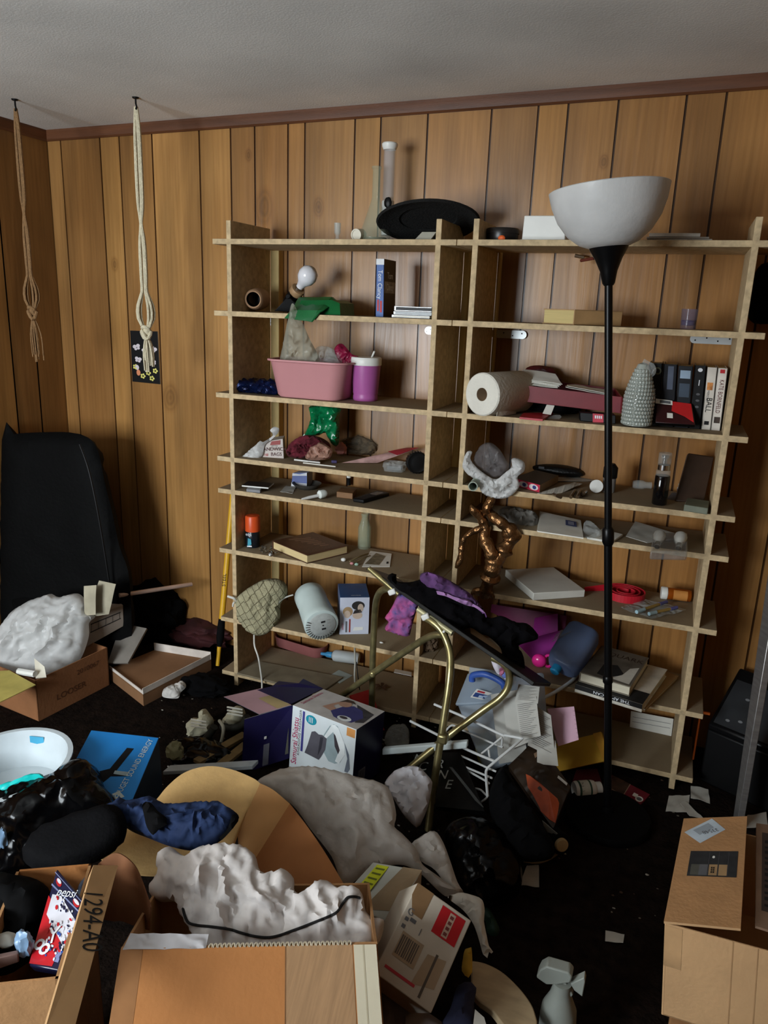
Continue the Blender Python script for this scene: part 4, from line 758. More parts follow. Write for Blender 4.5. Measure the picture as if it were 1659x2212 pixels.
# fifth shelf behind the lamp
soft([(1072, 1110), (1095, 1098), (1130, 1102), (1160, 1112), (1156, 1140), (1120, 1142), (1085, 1125)], 0, film('dim_film', (140, 136, 128), .75, .4, .3, .5, 25), 'grey_bag', 'limp grey plastic bag beside the bronze sculpture', 'bag', .02, .008, 31, n=(0, -.5, 1), z=z5+.012, crease=.01, res=.01)
t0 = ((1160, 1145), (1258, 1160), (1252, 1122), (1166, 1104))
for i in range(5):
    q = [Z(a+i*.6, c_+i*.4, z5+.003+i*.0045) for a, c_ in t0]; b = B(); b.patch(q, PAPER, 6, .0035, .0015, 10, seed=i*0+2); 
    if i == 4: b.rect([p_+V((0, 0, .0015)) for p_ in q], .62, .5, .88, .8, mat('stamp_blue', (70, 82, 126), .6)); b.rect([p_+V((0, 0, .0015)) for p_ in q], .68, .56, .82, .74, mat('stamp_pale', (150, 156, 180), .6), .0012)
    solo(b, 'folded_sheet', ['lowest folded white sheet under the one with a blue stamp', 'folded white sheet second from below in the stamped pile', 'middle folded white sheet of the stamped pile', 'folded white sheet just under the stamped one', 'folded white sheet with a square blue stamp on top'][i], 'paper', 'folded sheets on the fifth shelf')
soft([(1262, 1160), (1262, 1128), (1276, 1126), (1300, 1150), (1290, 1160)], 0, CLEAR, 'cellophane', 'bit of clear cellophane between the folded sheets and the note pad', 'cellophane', .012, .004, 33, n=(0, -.6, 1), z=z5+.006, crease=.006, res=.007)
flat(((1268, 1160), (1322, 1170), (1346, 1154), (1300, 1142)), z5, .007, PAPER, 'note_pad', 'thin cream note pad behind the lamp pole', 'pad')
t = thing('bulb_blister_pack', 'clear blister pack of two light bulbs on a grey card', 'blister pack', Z(1440, 1180, z5)); q = [Z(1352, 1158, z5+.002), Z(1398, 1172, z5+.002), Z(1486, 1160, z5+.012), Z(1372, 1126, z5+.012)]
b = B(); b.panel(q, .0015, DIRTY); mesh(b, 'backing_card', t); bt, tp, f = topq(((1405, 1190), (1486, 1192), (1486, 1150), (1412, 1150)), z5+.03, .028); b = B(); b.hexa(bt, tp, mat('blister_film', (150, 156, 158), .1, tr=.0, al=.35, coat=1)); mesh(b, 'blister', t, bev=.006)
for i, (a, c_) in enumerate(((1420, 1165), (1466, 1168))):
    p = Z(a, c_+14, z5+.016); M = frame(p, V((.05, .8, .35))); b = B(); b.lathe([(.009, -.004), (.0095, .012), (.014, .024), (.02, .042), (.018, .056), (.008, .064), (0, .066)], mat('smoky_bulb', (170, 168, 160), .12, coat=1), M); b.lathe([(0, -.008), (.008, -.006), (.0095, -.002), (.0095, .012)], CHROME, M); mesh(b, 'light_bulb', t)
# ---------------- sixth shelf (z .578)
z6 = LZ[6]+.0004
p = Z(542, 1182, z6); p = V((p.x, p.y+.015, z6)); s6 = lambda v: Y(542, v, p.y-.02).z-z6; rr = (Y(557, 1160, p.y).x-Y(529, 1160, p.y).x)/2; M = TR(p); t = thing('gel_can', 'black shaving gel can with an orange cap', 'can', p)
b = B(); b.lathe([(rr*.9, 0), (rr*.96, .003), (rr*.96, s6(1150)), (rr*.85, s6(1147))], mat('black_can', (22, 26, 32), .3), M); mesh(b, 'can', t); b = B(); ORG = mat('orange_cap', (214, 82, 36), .35, var=.05); b.lathe([(rr, s6(1149)), (rr, s6(1119)), (rr*.9, s6(1116)), (0, s6(1115))], ORG, M); mesh(b, 'cap', t)
fc = [p+V((-.02, -rr-.0006, 0)), p+V((.02, -rr-.0006, 0)), p+V((.02, -rr-.0006, s6(1147))), p+V((-.02, -rr-.0006, s6(1147)))]
txt(t, 'edge', fc, .5, .82, .0125, TXB, 0, .8); b = B(); b.on(fc, [(.35, .1), (.8, .25), (.75, .55), (.4, .6)], mat('teal_swirl', (70, 150, 170), .4)); b.on(fc, [(.3, .06), (.85, .1), (.8, .18), (.3, .14)], TXB); mesh(b, 'label', t)
qb = [Z(588, 1186, z6), Z(663, 1218, z6), Z(771, 1193, z6), Z(683, 1160, z6)]
c0 = V((-1.396, 2.464, z6)); u_ = V((math.cos(math.radians(-25.4)), math.sin(math.radians(-25.4)), 0))*.221; v_ = V((math.sin(math.radians(25.4)), math.cos(math.radians(25.4)), 0))*.2
def art6(b, tp):
    b.rect(tp, .03, .03, .97, .97, mat('brown_cover_art', (72, 46, 34), .35, var=.7, sc=24, stretch=(3, 14, 1)))
    for i in range(6): b.on(tp, [(.1+.12*i, .3+.05*i), (.16+.12*i, .28+.05*i), (.3+.1*i, .7), (.26+.1*i, .72)], mat('cover_scratch', (132, 100, 80), .4), .0009)
book('thick_paperback', 'fat brown illustrated paperback lying open edge outwards on the sixth shelf', 'book', [c0, c0+u_, c0+u_+v_, c0+v_], .034, mat('cover_brown', (84, 54, 40), .4, var=.4), mat('cream_pages', (214, 192, 142), .9, var=.1, stretch=(1, 1, 70)), 3, art=art6)
p = Z(780, 1188, z6); p = V((p.x, p.y+.03, z6)); hh = Y(782, 1108, p.y).z-z6; rr = .026; b = B(); b.lathe([(rr*.9, 0), (rr, .004), (rr, hh*.6), (rr*.55, hh*.82), (rr*.5, hh*.93), (rr*.62, hh*.94), (rr*.62, hh), (rr*.5, hh), (rr*.42, hh*.84), (rr*.88, hh*.58), (rr*.88, .01), (0, .008)], GRGL, TR(p)); solo(b, 'milk_bottle', 'empty clear glass bottle standing behind the fat paperback', 'bottle')
b = B(); q = [Z(782, 1224, z6+.002), Z(842, 1224, z6+.002), Z(846, 1196, z6+.003), Z(800, 1190, z6+.003)]; b.panel(q, .0015, PAPER); b.on(q, [(.05, .15), (.6, .1), (.75, .75), (.3, .9)], mat('olive_picture', (120, 110, 88), .5, var=.5, sc=50), .0008); b.rect(q, .85, .2, .93, .35, INK, .0008); solo(b, 'picture_card', 'picture card lying at the shelf edge below the glass bottle', 'card')
for i, (a, c_, r_, m, lb) in enumerate(((742, 1209, .008, WHITE, 'white pebble at the shelf edge in front of the fat paperback'), (760, 1217, .006, mat('pink_bead', (190, 130, 130), .4), 'pink bead beside the picture card'), (770, 1219, .006, mat('mint_bead', (150, 180, 160), .4), 'mint green bead beside the picture card'))):
    b = B(); b.lump(Z(a, c_, z6+r_*.8), (r_*1.3, r_, r_), m, .2, 2, sub=2, seed=i); solo(b, 'white_pebble' if i == 0 else 'bead', lb, 'pebble' if i == 0 else 'bead')
b = B(); b.tube(smoothpts([Z(756, 1213, z6+.006), Z(775, 1203, z6+.012), Z(795, 1196, z6+.006)]), .003, mat('dry_stem', (130, 116, 80), .8), 7); b.tube(smoothpts([Z(765, 1216, z6+.004), Z(785, 1206, z6+.009), Z(800, 1200, z6+.006)]), .0022, mat('dry_stem'), 7); solo(b, 'dried_twig', 'dried plant stems lying on the picture card', 'stems')
def bits(name, label, cat, n, area_, m, s0, s1, z, seed):
    rd = random.Random(seed); b = B()
    for i in range(n):
        p = area_(rd); s = rd.uniform(s0, s1); b.lump((p.x, p.y, z+s*.3), (s, s*rd.uniform(.4, 1), s*.45), rd.choice(m), .4, 2, sub=1, seed=i)
    return tag(mesh(b, name, None, False), label, cat, kind='stuff')
bits('shelf_grit', 'grey grit and crumbs scattered along the shelf by the gel can', 'grit', 60, lambda r: Z(r.uniform(560, 600), r.uniform(1180, 1196), z6), [mat('grit_grey', (110, 104, 92), .9), mat('grit_dark', (60, 54, 46), .9)], .002, .005, z6, 3)
b = B(); b.lathe([(.011, 0), (.012, .004), (.009, .006), (.004, .008), (.004, .02), (0, .021)], CHROME, frame(Z(586, 1197, z6+.011), (.3, -.4, .6))); solo(b, 'brass_fitting', 'little metal knob on the shelf edge among the grit', 'knob')
# bronze branch sculpture
BRZ = mat('bronze', (128, 92, 58), .3, me=.85, var=.6, sc=18, bump=1.0, bs=36)
yb_ = 2.362; t = thing('bronze_sculpture', 'twisted bronze branch sculpture standing on the sixth shelf', 'sculpture', Z(1045, 1288, z6))
def limb(pts, rs, par):
    w = smoothpts([Y(a, c_, yb_+dy) for a, c_, dy in pts], 8); n = len(w); rr = []
    for i, p in enumerate(w):
        k = i/(n-1)*(len(rs)-1); j = min(int(k), len(rs)-2); r0 = rs[j]+(rs[j+1]-rs[j])*(k-j); rr.append(r0*1.25*(1+.55*NZ.noise(p*46)))
        w[i] = p+V((NZ.noise(p*22), NZ.noise(p*22+V((9, 0, 0))), 0))*.006
    b = B(); b.tube(w, rr, BRZ, 12); return mesh(b, 'branch', par)
limb([(1047, 1290, .03), (1052, 1262, .02), (1062, 1235, .0), (1070, 1205, 0)], [.017, .018, .022, .024], t)
limb([(1068, 1215, 0), (1058, 1190, -.01), (1046, 1162, 0), (1048, 1138, .01), (1038, 1118, 0), (1022, 1098, -.01), (1020, 1092, 0)], [.022, .016, .018, .015, .013, .009, .005], t)
limb([(1072, 1212, 0), (1090, 1190, .01), (1104, 1165, .01), (1100, 1145, 0), (1082, 1128, -.01), (1066, 1115, 0), (1052, 1100, .01), (1058, 1085, 0), (1068, 1074, 0)], [.02, .02, .018, .019, .015, .013, .012, .011, .007], t)
limb([(1046, 1138, 0), (1022, 1150, -.005), (1002, 1162, 0), (996, 1185, .005), (992, 1210, 0), (986, 1228, 0)], [.009, .007, .007, .008, .008, .004], t)
limb([(1060, 1112, 0), (1052, 1098, -.01), (1058, 1088, -.01)], [.008, .009, .006], t)
limb([(1040, 1120, 0), (1046, 1108, .01), (1036, 1104, .0)], [.01, .008, .005], t)
for (a, c_) in ((1030, 1276), (1060, 1282)): limb([(1048, 1275, .03), (a, c_, .02), (a+(a-1048)*.9, c_+10, .04)], [.012, .009, .005], t)
cw = V((-.499, 2.573, z6-.022)); cw.z = z6; ang_ = math.radians(-54.4); u_ = V((math.cos(ang_), math.sin(ang_), 0))*.236; v_ = V((-math.sin(ang_), math.cos(ang_), 0))*.19
b = B(); q = [cw, cw+u_, cw+u_+v_, cw+v_]; t = thing('canvas_board', 'white stretched canvas lying flat on the sixth shelf', 'canvas', sum(q, V())/4); b.hexa(q, [p_+V((0, 0, .026)) for p_ in q], mat('canvas_white', (206, 204, 194), .8, var=.06)); mesh(b, 'canvas', t, bev=.002)
# red rolled belt
p = Z(1345, 1302, z6); t = thing('rolled_belt', 'red belt rolled into a coil with its end trailing', 'belt', p+V((0, .06, 0))); REDB = mat('red_leather', (186, 28, 44), .5, var=.1); c = V((p.x, p.y+.055, z6)); b = B(); n_ = 120; P2 = []
for i in range(n_): a = i/n_*2*PI*3.2; r_ = .018+.048*i/n_; P2.append(c+V((r_*math.cos(a+.9)*1.1, r_*math.sin(a+.9), 0)))
e_ = P2[-1]; P2 += [e_.lerp(Z(1262, 1277, z6), k/6) for k in range(1, 7)]
for i in range(len(P2)-1):
    d = (P2[i+1]-P2[i]); s_ = V((d.y, -d.x, 0)).normalized()*.0012; hh = .026 if i < n_ else .026-.0022*(i-n_); h2 = .026 if i+1 < n_ else .026-.0022*(i+1-n_); u1 = V((0, 0, hh)); u2 = V((0, 0, h2))
    b.hexa([P2[i]-s_, P2[i+1]-s_, P2[i+1]+s_, P2[i]+s_], [P2[i]-s_+u1, P2[i+1]-s_+u2, P2[i+1]+s_+u2, P2[i]+s_+u1], REDB)
mesh(b, 'strap', t)
p = Z(1428, 1294, z6); rr = .0215; c = V((p.x, p.y+.005, z6+rr)); M = frame(c, (1, .12, 0), (0, 0, 1)); t = thing('pill_bottle', 'amber pill bottle with a white cap lying on its side', 'pill bottle', c-V((0, 0, rr))); b = B(); b.lathe([(rr*.8, .014), (rr*.95, .02), (rr*.95, .088), (rr*.9, .092), (0, .092)], mat('amber_plastic', (196, 98, 24), .15, tr=.55, var=.05, ior=1.2), M); mesh(b, 'bottle', t); b = B(); b.lathe([(0, -.003), (rr*.95, -.003), (rr, 0), (rr, .016), (rr*.9, .018)], WHITE, M, 36); mesh(b, 'cap', t); b = B(); b.lathe([(rr*.97, .035), (rr*.97, .08)], mat('amber_label', (206, 140, 70), .6), M, 36, .97); mesh(b, 'label', t)
t = thing('zip_bag', 'clear zip bag holding two syringes on the sixth shelf', 'bag', Z(1415, 1315, z6)); b = B(); q = [Z(1342, 1312, z6+.004), Z(1408, 1336, z6+.004), Z(1482, 1318, z6+.008), Z(1392, 1292, z6+.01)]; b.patch(q, CLEAR, 8, .001, .008, 20, seed=3); mesh(b, 'clear_bag', t, ang=50)
for i, (a, c_) in enumerate((((1375, 1322), (1440, 1300)), ((1402, 1326), (1462, 1312)))):
    p, q_ = Z(*a, z6+.012), Z(*c_, z6+.012); b = B(); b.tube([p, p.lerp(q_, .25)], .0062, mat('pale_blue_cap', (160, 190, 200), .3)); b.tube([p.lerp(q_, .25), p.lerp(q_, .75)], .0052, mat('syringe_amber', (180, 150, 80), .2, tr=.3)); b.tube([p.lerp(q_, .75), q_], .006, mat('violet_label', (90, 90, 150), .4)); mesh(b, 'syringe', t)
# ---------------- seventh shelf (z .29)
z7 = LZ[7]+.0004; z8 = LZ[8]+.0004
PLAID = mat('beige_plaid', (158, 152, 122), .95, var=.12, sc=60, bump=.5, bs=140)
def plaid(m, sp):                      # woven check added over the cloth colour
    nt = m.node_tree; N = nt.nodes; L = nt.links; pb = N['Principled BSDF']; src = pb.inputs['Base Color'].links[0].from_socket; tc = N['Texture Coordinate']
    last = src
    for d, ro in (('X', 0), ('Y', 0)):
        mp = N.new('ShaderNodeMapping'); mp.inputs['Scale'].default_value = (sp,)*3; mp.inputs['Rotation'].default_value = (0, math.radians(35 if d == 'X' else -55), math.radians(-30))
        L.new(tc.outputs['Object'], mp.inputs['Vector']); sx = N.new('ShaderNodeSeparateXYZ'); L.new(mp.outputs['Vector'], sx.inputs[0])
        fr = N.new('ShaderNodeMath'); fr.operation = 'FRACT'; L.new(sx.outputs['X'], fr.inputs[0])
        lt = N.new('ShaderNodeMath'); lt.operation = 'LESS_THAN'; lt.inputs[1].default_value = .1; L.new(fr.outputs[0], lt.inputs[0])
        mx = N.new('ShaderNodeMix'); mx.data_type = 'RGBA'; L.new(lt.outputs[0], mx.inputs[0]); L.new(last, mx.inputs[6]); mx.inputs[7].default_value = lin((96, 88, 66)); last = mx.outputs[2]
    L.new(last, pb.inputs['Base Color'])
plaid(PLAID, 42)
p = Z(560, 1372, z7); yq = 2.41; b = B()
b.blob([(510, 1300), (520, 1283), (545, 1265), (570, 1252), (600, 1250), (618, 1262), (620, 1285), (606, 1305), (605, 1335), (590, 1360), (560, 1374), (535, 1362), (516, 1335)], Y(560, 1320, yq), (.3, -1, .25), PLAID, .06, .05, R=.09, res=.012, amp=.01, seed=41, crease=.006)
tcush = thing('plaid_cushion', 'beige plaid stuffed cushion slumped on the seventh shelf', 'cushion', (p.x, yq, z7)); mesh(b, 'cushion_body', tcush, ang=50)
b = B(); b.tube(smoothpts([Y(514, 1300, yq-.03), Y(506, 1293, yq-.05), Y(498, 1290, yq-.05), Y(492, 1288, yq-.05)]), .005, mat('white_cord', (206, 204, 194), .6)); b.tube(smoothpts([Y(512, 1302, yq-.03), Y(505, 1302, yq-.05), Y(503, 1310, yq-.05)]), .004, mat('white_cord')); mesh(b, 'tie', tcush)
# heater lying on its side
c0 = Y(695, 1350, 2.36); c1 = Y(668, 1285, 2.52); ax = (c1-c0).normalized(); L_ = (c1-c0).length; r0 = .066
HT = mat('pale_green_plastic', (198, 212, 208), .4, var=.05)
t = thing('tower_heater', 'pale green cylindrical heater lying with its control face outwards', 'heater', Z(690, 1382, z7)); M = frame(c0, ax, (1, 0, .0)); b = B()
b.lathe([(0, -.004), (r0*.8, -.004), (r0*.96, 0), (r0, .006), (r0*.98, .03), (r0*.9, L_*.75), (r0*.93, L_*.78), (r0*.93, L_*.97), (r0*.85, L_), (0, L_)], HT, M, 44); mesh(b, 'shell', t)
b = B(); b.lathe([(0, -.0062), (r0*.78, -.0062), (r0*.82, -.004)], mat('grey_face', (176, 180, 176), .6, var=.12, sc=60), M, 40); mesh(b, 'control_face', t)
fx = M.to_3x3() @ V((1, 0, 0)); fy_ = M.to_3x3() @ V((0, 1, 0)); fz = M.to_3x3() @ V((0, 0, 1))
ux = V((1, 0, 0)); ux = (ux-fz*ux.dot(fz)).normalized(); uy = (-fz).cross(ux)
fc = [c0-fz*.0065+ux*i*r0+uy*j*r0 for i, j in ((-1, -1), (1, -1), (1, 1), (-1, 1))]
b = B(); SLOT = mat('vent_slot', (64, 64, 60), .8)
for i in range(16):
    a = math.radians(150+i*11); r1, r2 = .40, .47
    b.on(fc, [(.5+math.cos(a-.035)*r1*.86, .5+math.sin(a-.035)*r1*.86), (.5+math.cos(a-.03)*r2, .5+math.sin(a-.03)*r2), (.5+math.cos(a+.03)*r2, .5+math.sin(a+.03)*r2), (.5+math.cos(a+.035)*r1*.86, .5+math.sin(a+.035)*r1*.86)], SLOT)
mesh(b, 'vent_grille', t)
b = B(); b.rect(fc, .48, .6, .6, .66, INK); b.rect(fc, .48, .36, .6, .42, INK); b.disc(fc, .53, .51, .022, .022, INK)
for v in (.36, .46, .56, .66): b.disc(fc, .7, v, .05, .03, mat('button_grey', (150, 150, 146), .6))
mesh(b, 'buttons', t)
b = B()
for i in range(14):
    a = math.radians(190); q0 = M @ V((-r0*.93, .02-.004*i, L_*.55)); 
    for k in range(3): pass
    an = math.radians(168-2.6*i); b.box(M @ V((r0*.955*math.cos(an), r0*.955*math.sin(an), L_*.5)), (.0012, .0014, .045), SLOT, M.to_3x3())
mesh(b, 'side_slots', t)
b = B(); b.tube(smoothpts([Y(633, 1285, 2.46), Y(618, 1290, 2.44), Y(605, 1298, 2.42), Y(598, 1310, 2.42)]), .003, mat('white_cord')); b2 = b
mesh(b, 'cord_tail', t)
b = B(); b.tube(smoothpts([Y(549, 1372, 2.40), Y(550, 1395, 2.375), Y(558, 1420, 2.37), Y(563, 1450, 2.37), Y(566, 1480, 2.36), Y(563, 1510, 2.34), Y(556, 1545, 2.30)]), .0036, mat('white_cord')); solo(b, 'power_cord', 'white power cord hanging from under the plaid cushion to the floor', 'cord')
b = B(); b.tube(smoothpts([Y(766, 1398, 2.42), Y(767, 1430, 2.375), Y(766, 1460, 2.365), Y(768, 1490, 2.36)]), .0034, mat('grey_cord', (170, 168, 156), .6)); solo(b, 'grey_wire', 'grey cord hanging in front of the white squeeze bottle', 'cord')
b = B(); b.tube(smoothpts([Y(770, 1430, 2.42), Y(773, 1460, 2.40), Y(777, 1490, 2.40)]), .002, BLACK); solo(b, 'black_wire', 'thin black cord hanging beside the grey cord', 'cord')
# blue and white appliance box
yw = math.radians(27.9); u_ = V((math.cos(yw), math.sin(yw), 0)); v_ = V((-math.sin(yw), math.cos(yw), 0)); o = V((-1.088, 2.433, z7)); W_, D_, H_ = .112, .15, .151
t = thing('appliance_box', 'blue topped white box with portraits on its face, beside the heater', 'box', o+u_*W_/2+v_*D_/2)
q = [o, o+u_*W_, o+u_*W_+v_*D_, o+v_*D_]; tp = [p_+V((0, 0, H_)) for p_ in q]; fc = [q[0], q[1], tp[1], tp[0]]
b = B(); b.hexa(q, tp, mat('box_side_blue', (96, 110, 138), .5), mat('box_top_blue', (44, 82, 130), .4), mat('box_front_white', (196, 200, 214), .5, var=.06)); HAIR = mat('portrait_hair', (42, 38, 36), .7); SKIN = mat('portrait_skin', (190, 170, 152), .7); TANH = mat('portrait_tan', (160, 132, 96), .7)
b.disc(fc, .27, .62, .17, .13, TANH); b.disc(fc, .25, .55, .11, .1, SKIN, .0009); b.disc(fc, .62, .78, .22, .12, HAIR); b.disc(fc, .7, .72, .1, .11, SKIN, .0009); b.disc(fc, .6, .52, .17, .1, SKIN); b.on(fc, [(.44, .56), (.76, .6), (.7, .68), (.5, .66)], HAIR, .0009)
b.on(fc, [(.45, .1), (.8, .12), (.8, .2), (.5, .2)], WHITE, .0009); b.rect(fc, .2, .06, .26, .36, GREYP); b.rect(fc, .32, .06, .37, .42, mat('brick_print')); mesh(b, 'carton', t, bev=.001)
txt(t, 'omron', [tp[1], tp[0], tp[3], tp[2]] if 0 else [tp[0], tp[1], tp[2], tp[3]], .55, .12, .011, TXB, 180, .9); txt(t, 'omron', fc, .1, .22, .009, RED, 90, .8)
# bits on seventh shelf
for i, (a, c_, lb) in enumerate(((824, 1388, 'white paper crumb on the shelf beside the table frame'), )):
    b = B(); b.lump(Z(a, c_, z7+.003), (.008, .005, .003), WHITE, .3, 3, sub=2); solo(b, 'paper_crumb', lb, 'crumb')
b = B(); b.lump(Y(925, 1392, 2.46)-V((0, 0, .0)), (.035, .03, .03), mat('brown_paper', (92, 74, 56), .9, var=.3), .3, 3, seed=7, crease=.1); o = solo(b, 'paper_bag', 'crumpled brown paper bag between the two bookcases', 'bag'); o.location.z = z7+.0
# eighth shelf (z .056)
t = thing('serving_dish', 'long dusty pink oblong dish on the bottom shelf', 'dish', Z(640, 1425, z8)); b = B(); pA, pB = Z(592, 1398, z8), Z(688, 1428, z8); c = (pA+pB)/2+V((0, .05, 0)); R = rz(math.degrees(math.atan2(pB.y-pA.y, pB.x-pA.x))); w_ = (pB-pA).length
tub(b, [(w_, .075, .035, 0), (w_*1.04, .085, .04, .006), (w_*1.1, .1, .048, .05), (w_*1.08, .095, .045, .05), (w_*.98, .078, .036, .01)], mat('old_pink', (150, 92, 90), .5, var=.1), c, R); mesh(b, 'dish', t)
pA = Z(708, 1436, z8); pB = Z(782, 1446, z8); d = (pB-pA).normalized(); cc = V((0, 0, .027)); t = thing('squeeze_bottle', 'white squeeze bottle with a blue tip lying on the bottom shelf', 'bottle', pA); M = frame(pA+cc+V((0, .04, 0)), d, (0, 0, 1)); b = B(); b.lathe([(.0, .0), (.014, .002), (.025, .01), (.027, .02), (.027, .11), (.022, .118), (0, .12)], mat('white_bottle', (186, 192, 192), .5, var=.08), M, 28, .9); mesh(b, 'bottle', t); b = B(); b.lathe([(0, -.05), (.006, -.048), (.007, -.03), (.012, -.02), (.013, 0), (0, .002)], mat('tip_blue', (60, 140, 190), .4), M); mesh(b, 'nozzle', t)
b = B(); b.panel([Z(708, 1462, z8+.0015), Z(734, 1476, z8+.0015), Z(762, 1459, z8+.0015), Z(732, 1447, z8+.0015)], .001, mat('pale_note', (168, 178, 172), .8)); solo(b, 'square_note', 'square white note lying on the bottom shelf below the squeeze bottle', 'paper')
b = B(); b.panel([Y(851, 1452, 2.6), Y(889, 1460, 2.6), Y(889, 1452, 2.64), Y(853, 1445, 2.64)], .002, PAPER); solo(b, 'white_card', 'white card edge against the back of the bottom shelf', 'card')
b = B(); c = Z(824, 1484, z8+.006)
for k in range(5): a = k*1.3; b.patch([c, c+V((.02*math.cos(a), .02*math.sin(a), .006)), c+V((.034*math.cos(a+.4), .034*math.sin(a+.4), .002)), c+V((.02*math.cos(a+.8), .02*math.sin(a+.8), .008))], mat('dry_leaf', (88, 60, 40), .8, var=.3), 4, .0006, .004, 60, seed=k)
solo(b, 'dried_leaf', 'curled dried leaf on the bottom shelf near the table frame', 'leaf')
b = B(); b.lump(Z(802, 1500, z8+.006), (.014, .01, .007), DIRTY, .3, 3, sub=2); solo(b, 'grey_lump', 'small grey lump on the bottom shelf edge near the dried leaf', 'lump')
flat(((512, 1453), (690, 1497), (742, 1462), (560, 1428)), z8, .008, mat('dusty_glass', (128, 118, 98), .25, var=.2), 'glass_sheet', 'dusty flat glass panel lying on the bottom shelf under the pink dish', 'panel', mat('dusty_glass'))
# seventh shelf behind the lamp: folder, jug, books
MAG_ = mat('magenta_folder', (176, 62, 160), .45, var=.08); b = B(); yq = 2.50
fq = [Y(1100, 1420, 2.46), Y(1160, 1420, 2.5), Y(1205, 1365, 2.62), Y(1110, 1392, 2.56)]; b.patch([Z(1115, 1388, z7+.09), Z(1150, 1425, z7+.01), Z(1190, 1412, z7+.01), Z(1212, 1362, z7+.1)], MAG_, 8, .002, .002, 8, sag=-.02)
b.patch([Y(1060, 1322, 2.64), Y(1215, 1395, 2.645), Y(1225, 1330, 2.66), Y(1062, 1305, 2.66)], mat('wine_folder', (110, 24, 70), .45), 6, .002, .002, 8)
b.patch([Y(1150, 1372, 2.60), Y(1205, 1385, 2.60), Y(1205, 1325, 2.645), Y(1155, 1335, 2.645)], mat('purple_folder', (150, 36, 130), .45), 6, .002, .002, 8); solo(b, 'ring_folder', 'bright magenta plastic folder bent open behind the blue jug', 'folder')
PK = mat('hot_pink', (226, 42, 140), .25, var=.04, coat=.4); p = Z(1164, 1446, z7); t = thing('pink_shaver', 'shiny hot pink rounded plastic piece by the jug', 'toy', p); b = B(); b.lump((p.x-.005, p.y+.02, z7+.024), (.026, .018, .025), PK, .0, 1, sub=3, flat=False); mesh(b, 'egg', t); b = B(); c = V((p.x+.026, p.y+.03, z7+.025)); b.tube([c+V((.014*math.cos(a), 0, .022*math.sin(a))) for a in [i*PI/8 for i in range(16)]], .005, PK, 8, loop=True); mesh(b, 'ring', t)
JUG = film('blue_jug_film', (126, 146, 186), .9, .3, .35, .05); pA = Y(1215, 1440, 2.41); pB = Y(1258, 1372, 2.52); ax = (pB-pA).normalized()
t = thing('water_jug', 'cloudy blue plastic water jug lying tipped over with a turquoise cap', 'jug', Z(1235, 1460, z7)); M = frame(pA, ax, (1, 0, .0)); b = B()
R3 = M.to_3x3(); tub(b, [(.09, .07, .03, -.01), (.105, .085, .03, .0), (.115, .095, .03, .02), (.118, .098, .03, .10), (.114, .094, .03, .15), (.1, .08, .03, .165)], JUG, pA, R3); mesh(b, 'tank', t, bev=.004)
b = B(); ctap = Y(1198, 1450, 2.385); b.lathe([(0, -.006), (.012, -.006), (.0165, -.002), (.0165, .02), (0, .024)], mat('turquoise_cap', (34, 130, 176), .4), frame(ctap, ax-V((0, 0, .1)))); mesh(b, 'cap', t)
b = B(); b.patch([Y(1190, 1385, 2.44), Y(1215, 1375, 2.44), Y(1262, 1348, 2.52), Y(1210, 1360, 2.5)], CLEAR, 6, .001, .006, 30); mesh(b, 'clear_wrap', t)
# lying book stack
def lying(label, px4, z, h, cov, spine, art=None, cat='book'):
    q = [Z(a, c_, z+h)-V((0, 0, h)) for a, c_ in px4]; 
    return book('hardback_book' if h > .032 else 'softcover_book', label, cat, q, h, cov, mat('pale_pages', (206, 198, 176), .85, var=.1, stretch=(1, 1, 70)), spine, 'books stacked on the seventh shelf', art=art)
lying('tan softcover at the bottom of the stack on the seventh shelf', ((1300, 1492), (1394, 1530), (1466, 1460), (1382, 1430)), z7, .0135, mat('tan_cover', (150, 118, 76), .6), 3)
OFFB = mat('offwhite_cover', (200, 194, 180), .5, var=.3, sc=16)
def art_am(b, tp): b.rect(tp, .0, .0, 1, .28, INK); [b.rect(tp, .3, .36+.1*i, .6, .42+.1*i, mat('smudge_brown', (96, 80, 62), .6)) for i in range(5)]
t, tp = lying('black and white softcover with its spine outwards, under the topmost hardback', ((1243, 1478), (1388, 1522), (1442, 1446), (1310, 1412)), z7+.0142, .028, OFFB, 0, art_am)
sp_ = [tp[0]-V((0, 0, .028)), tp[1]-V((0, 0, .028)), tp[1], tp[0]]; b = B(); b.rect(sp_, 0, .42, 1, 1, INK, .0008); mesh(b, 'spine_band', t); txt(t, 'THE AMERICAN', sp_, .55, .72, .0105, TXB, 180, 1.15)
def art_q(b, tp):
    b.rect(tp, .02, .02, .98, .98, mat('mono_photo', (92, 88, 80), .4, var=.5, sc=14)); b.on(tp, [(.3, .1), (.6, .05), (.75, .3), (.55, .5), (.3, .42)], INK, .0009); b.on(tp, [(.55, .08), (.95, .05), (.95, .6), (.8, .5), (.74, .25)], mat('photo_white', (206, 202, 190), .5), .0009)
t, tp = lying('topmost hardback of the stack, grey cover with a black and white photograph', ((1252, 1452), (1362, 1484), (1402, 1421), (1300, 1394)), z7+.0428, .034, mat('grey_cover_b', (120, 112, 96), .45), 3, art_q); txt(t, 'QUARK', tp, .6, .78, .03, mat('brown_title', (50, 34, 26), .5), 0, .85)
t = thing('cable_strap', 'flat white cable trailing off the seventh shelf beside the book stack', 'cable', Z(1235, 1470, z7)); b = B(); b.tube(smoothpts([Z(1246, 1455, z7+.012), Z(1238, 1468, z7+.008), Y(1215, 1485, 2.37), Y(1190, 1500, 2.33), Y(1165, 1512, 2.29)]), .006, mat('pale_cable', (206, 212, 212), .4)); mesh(b, 'cable', t)
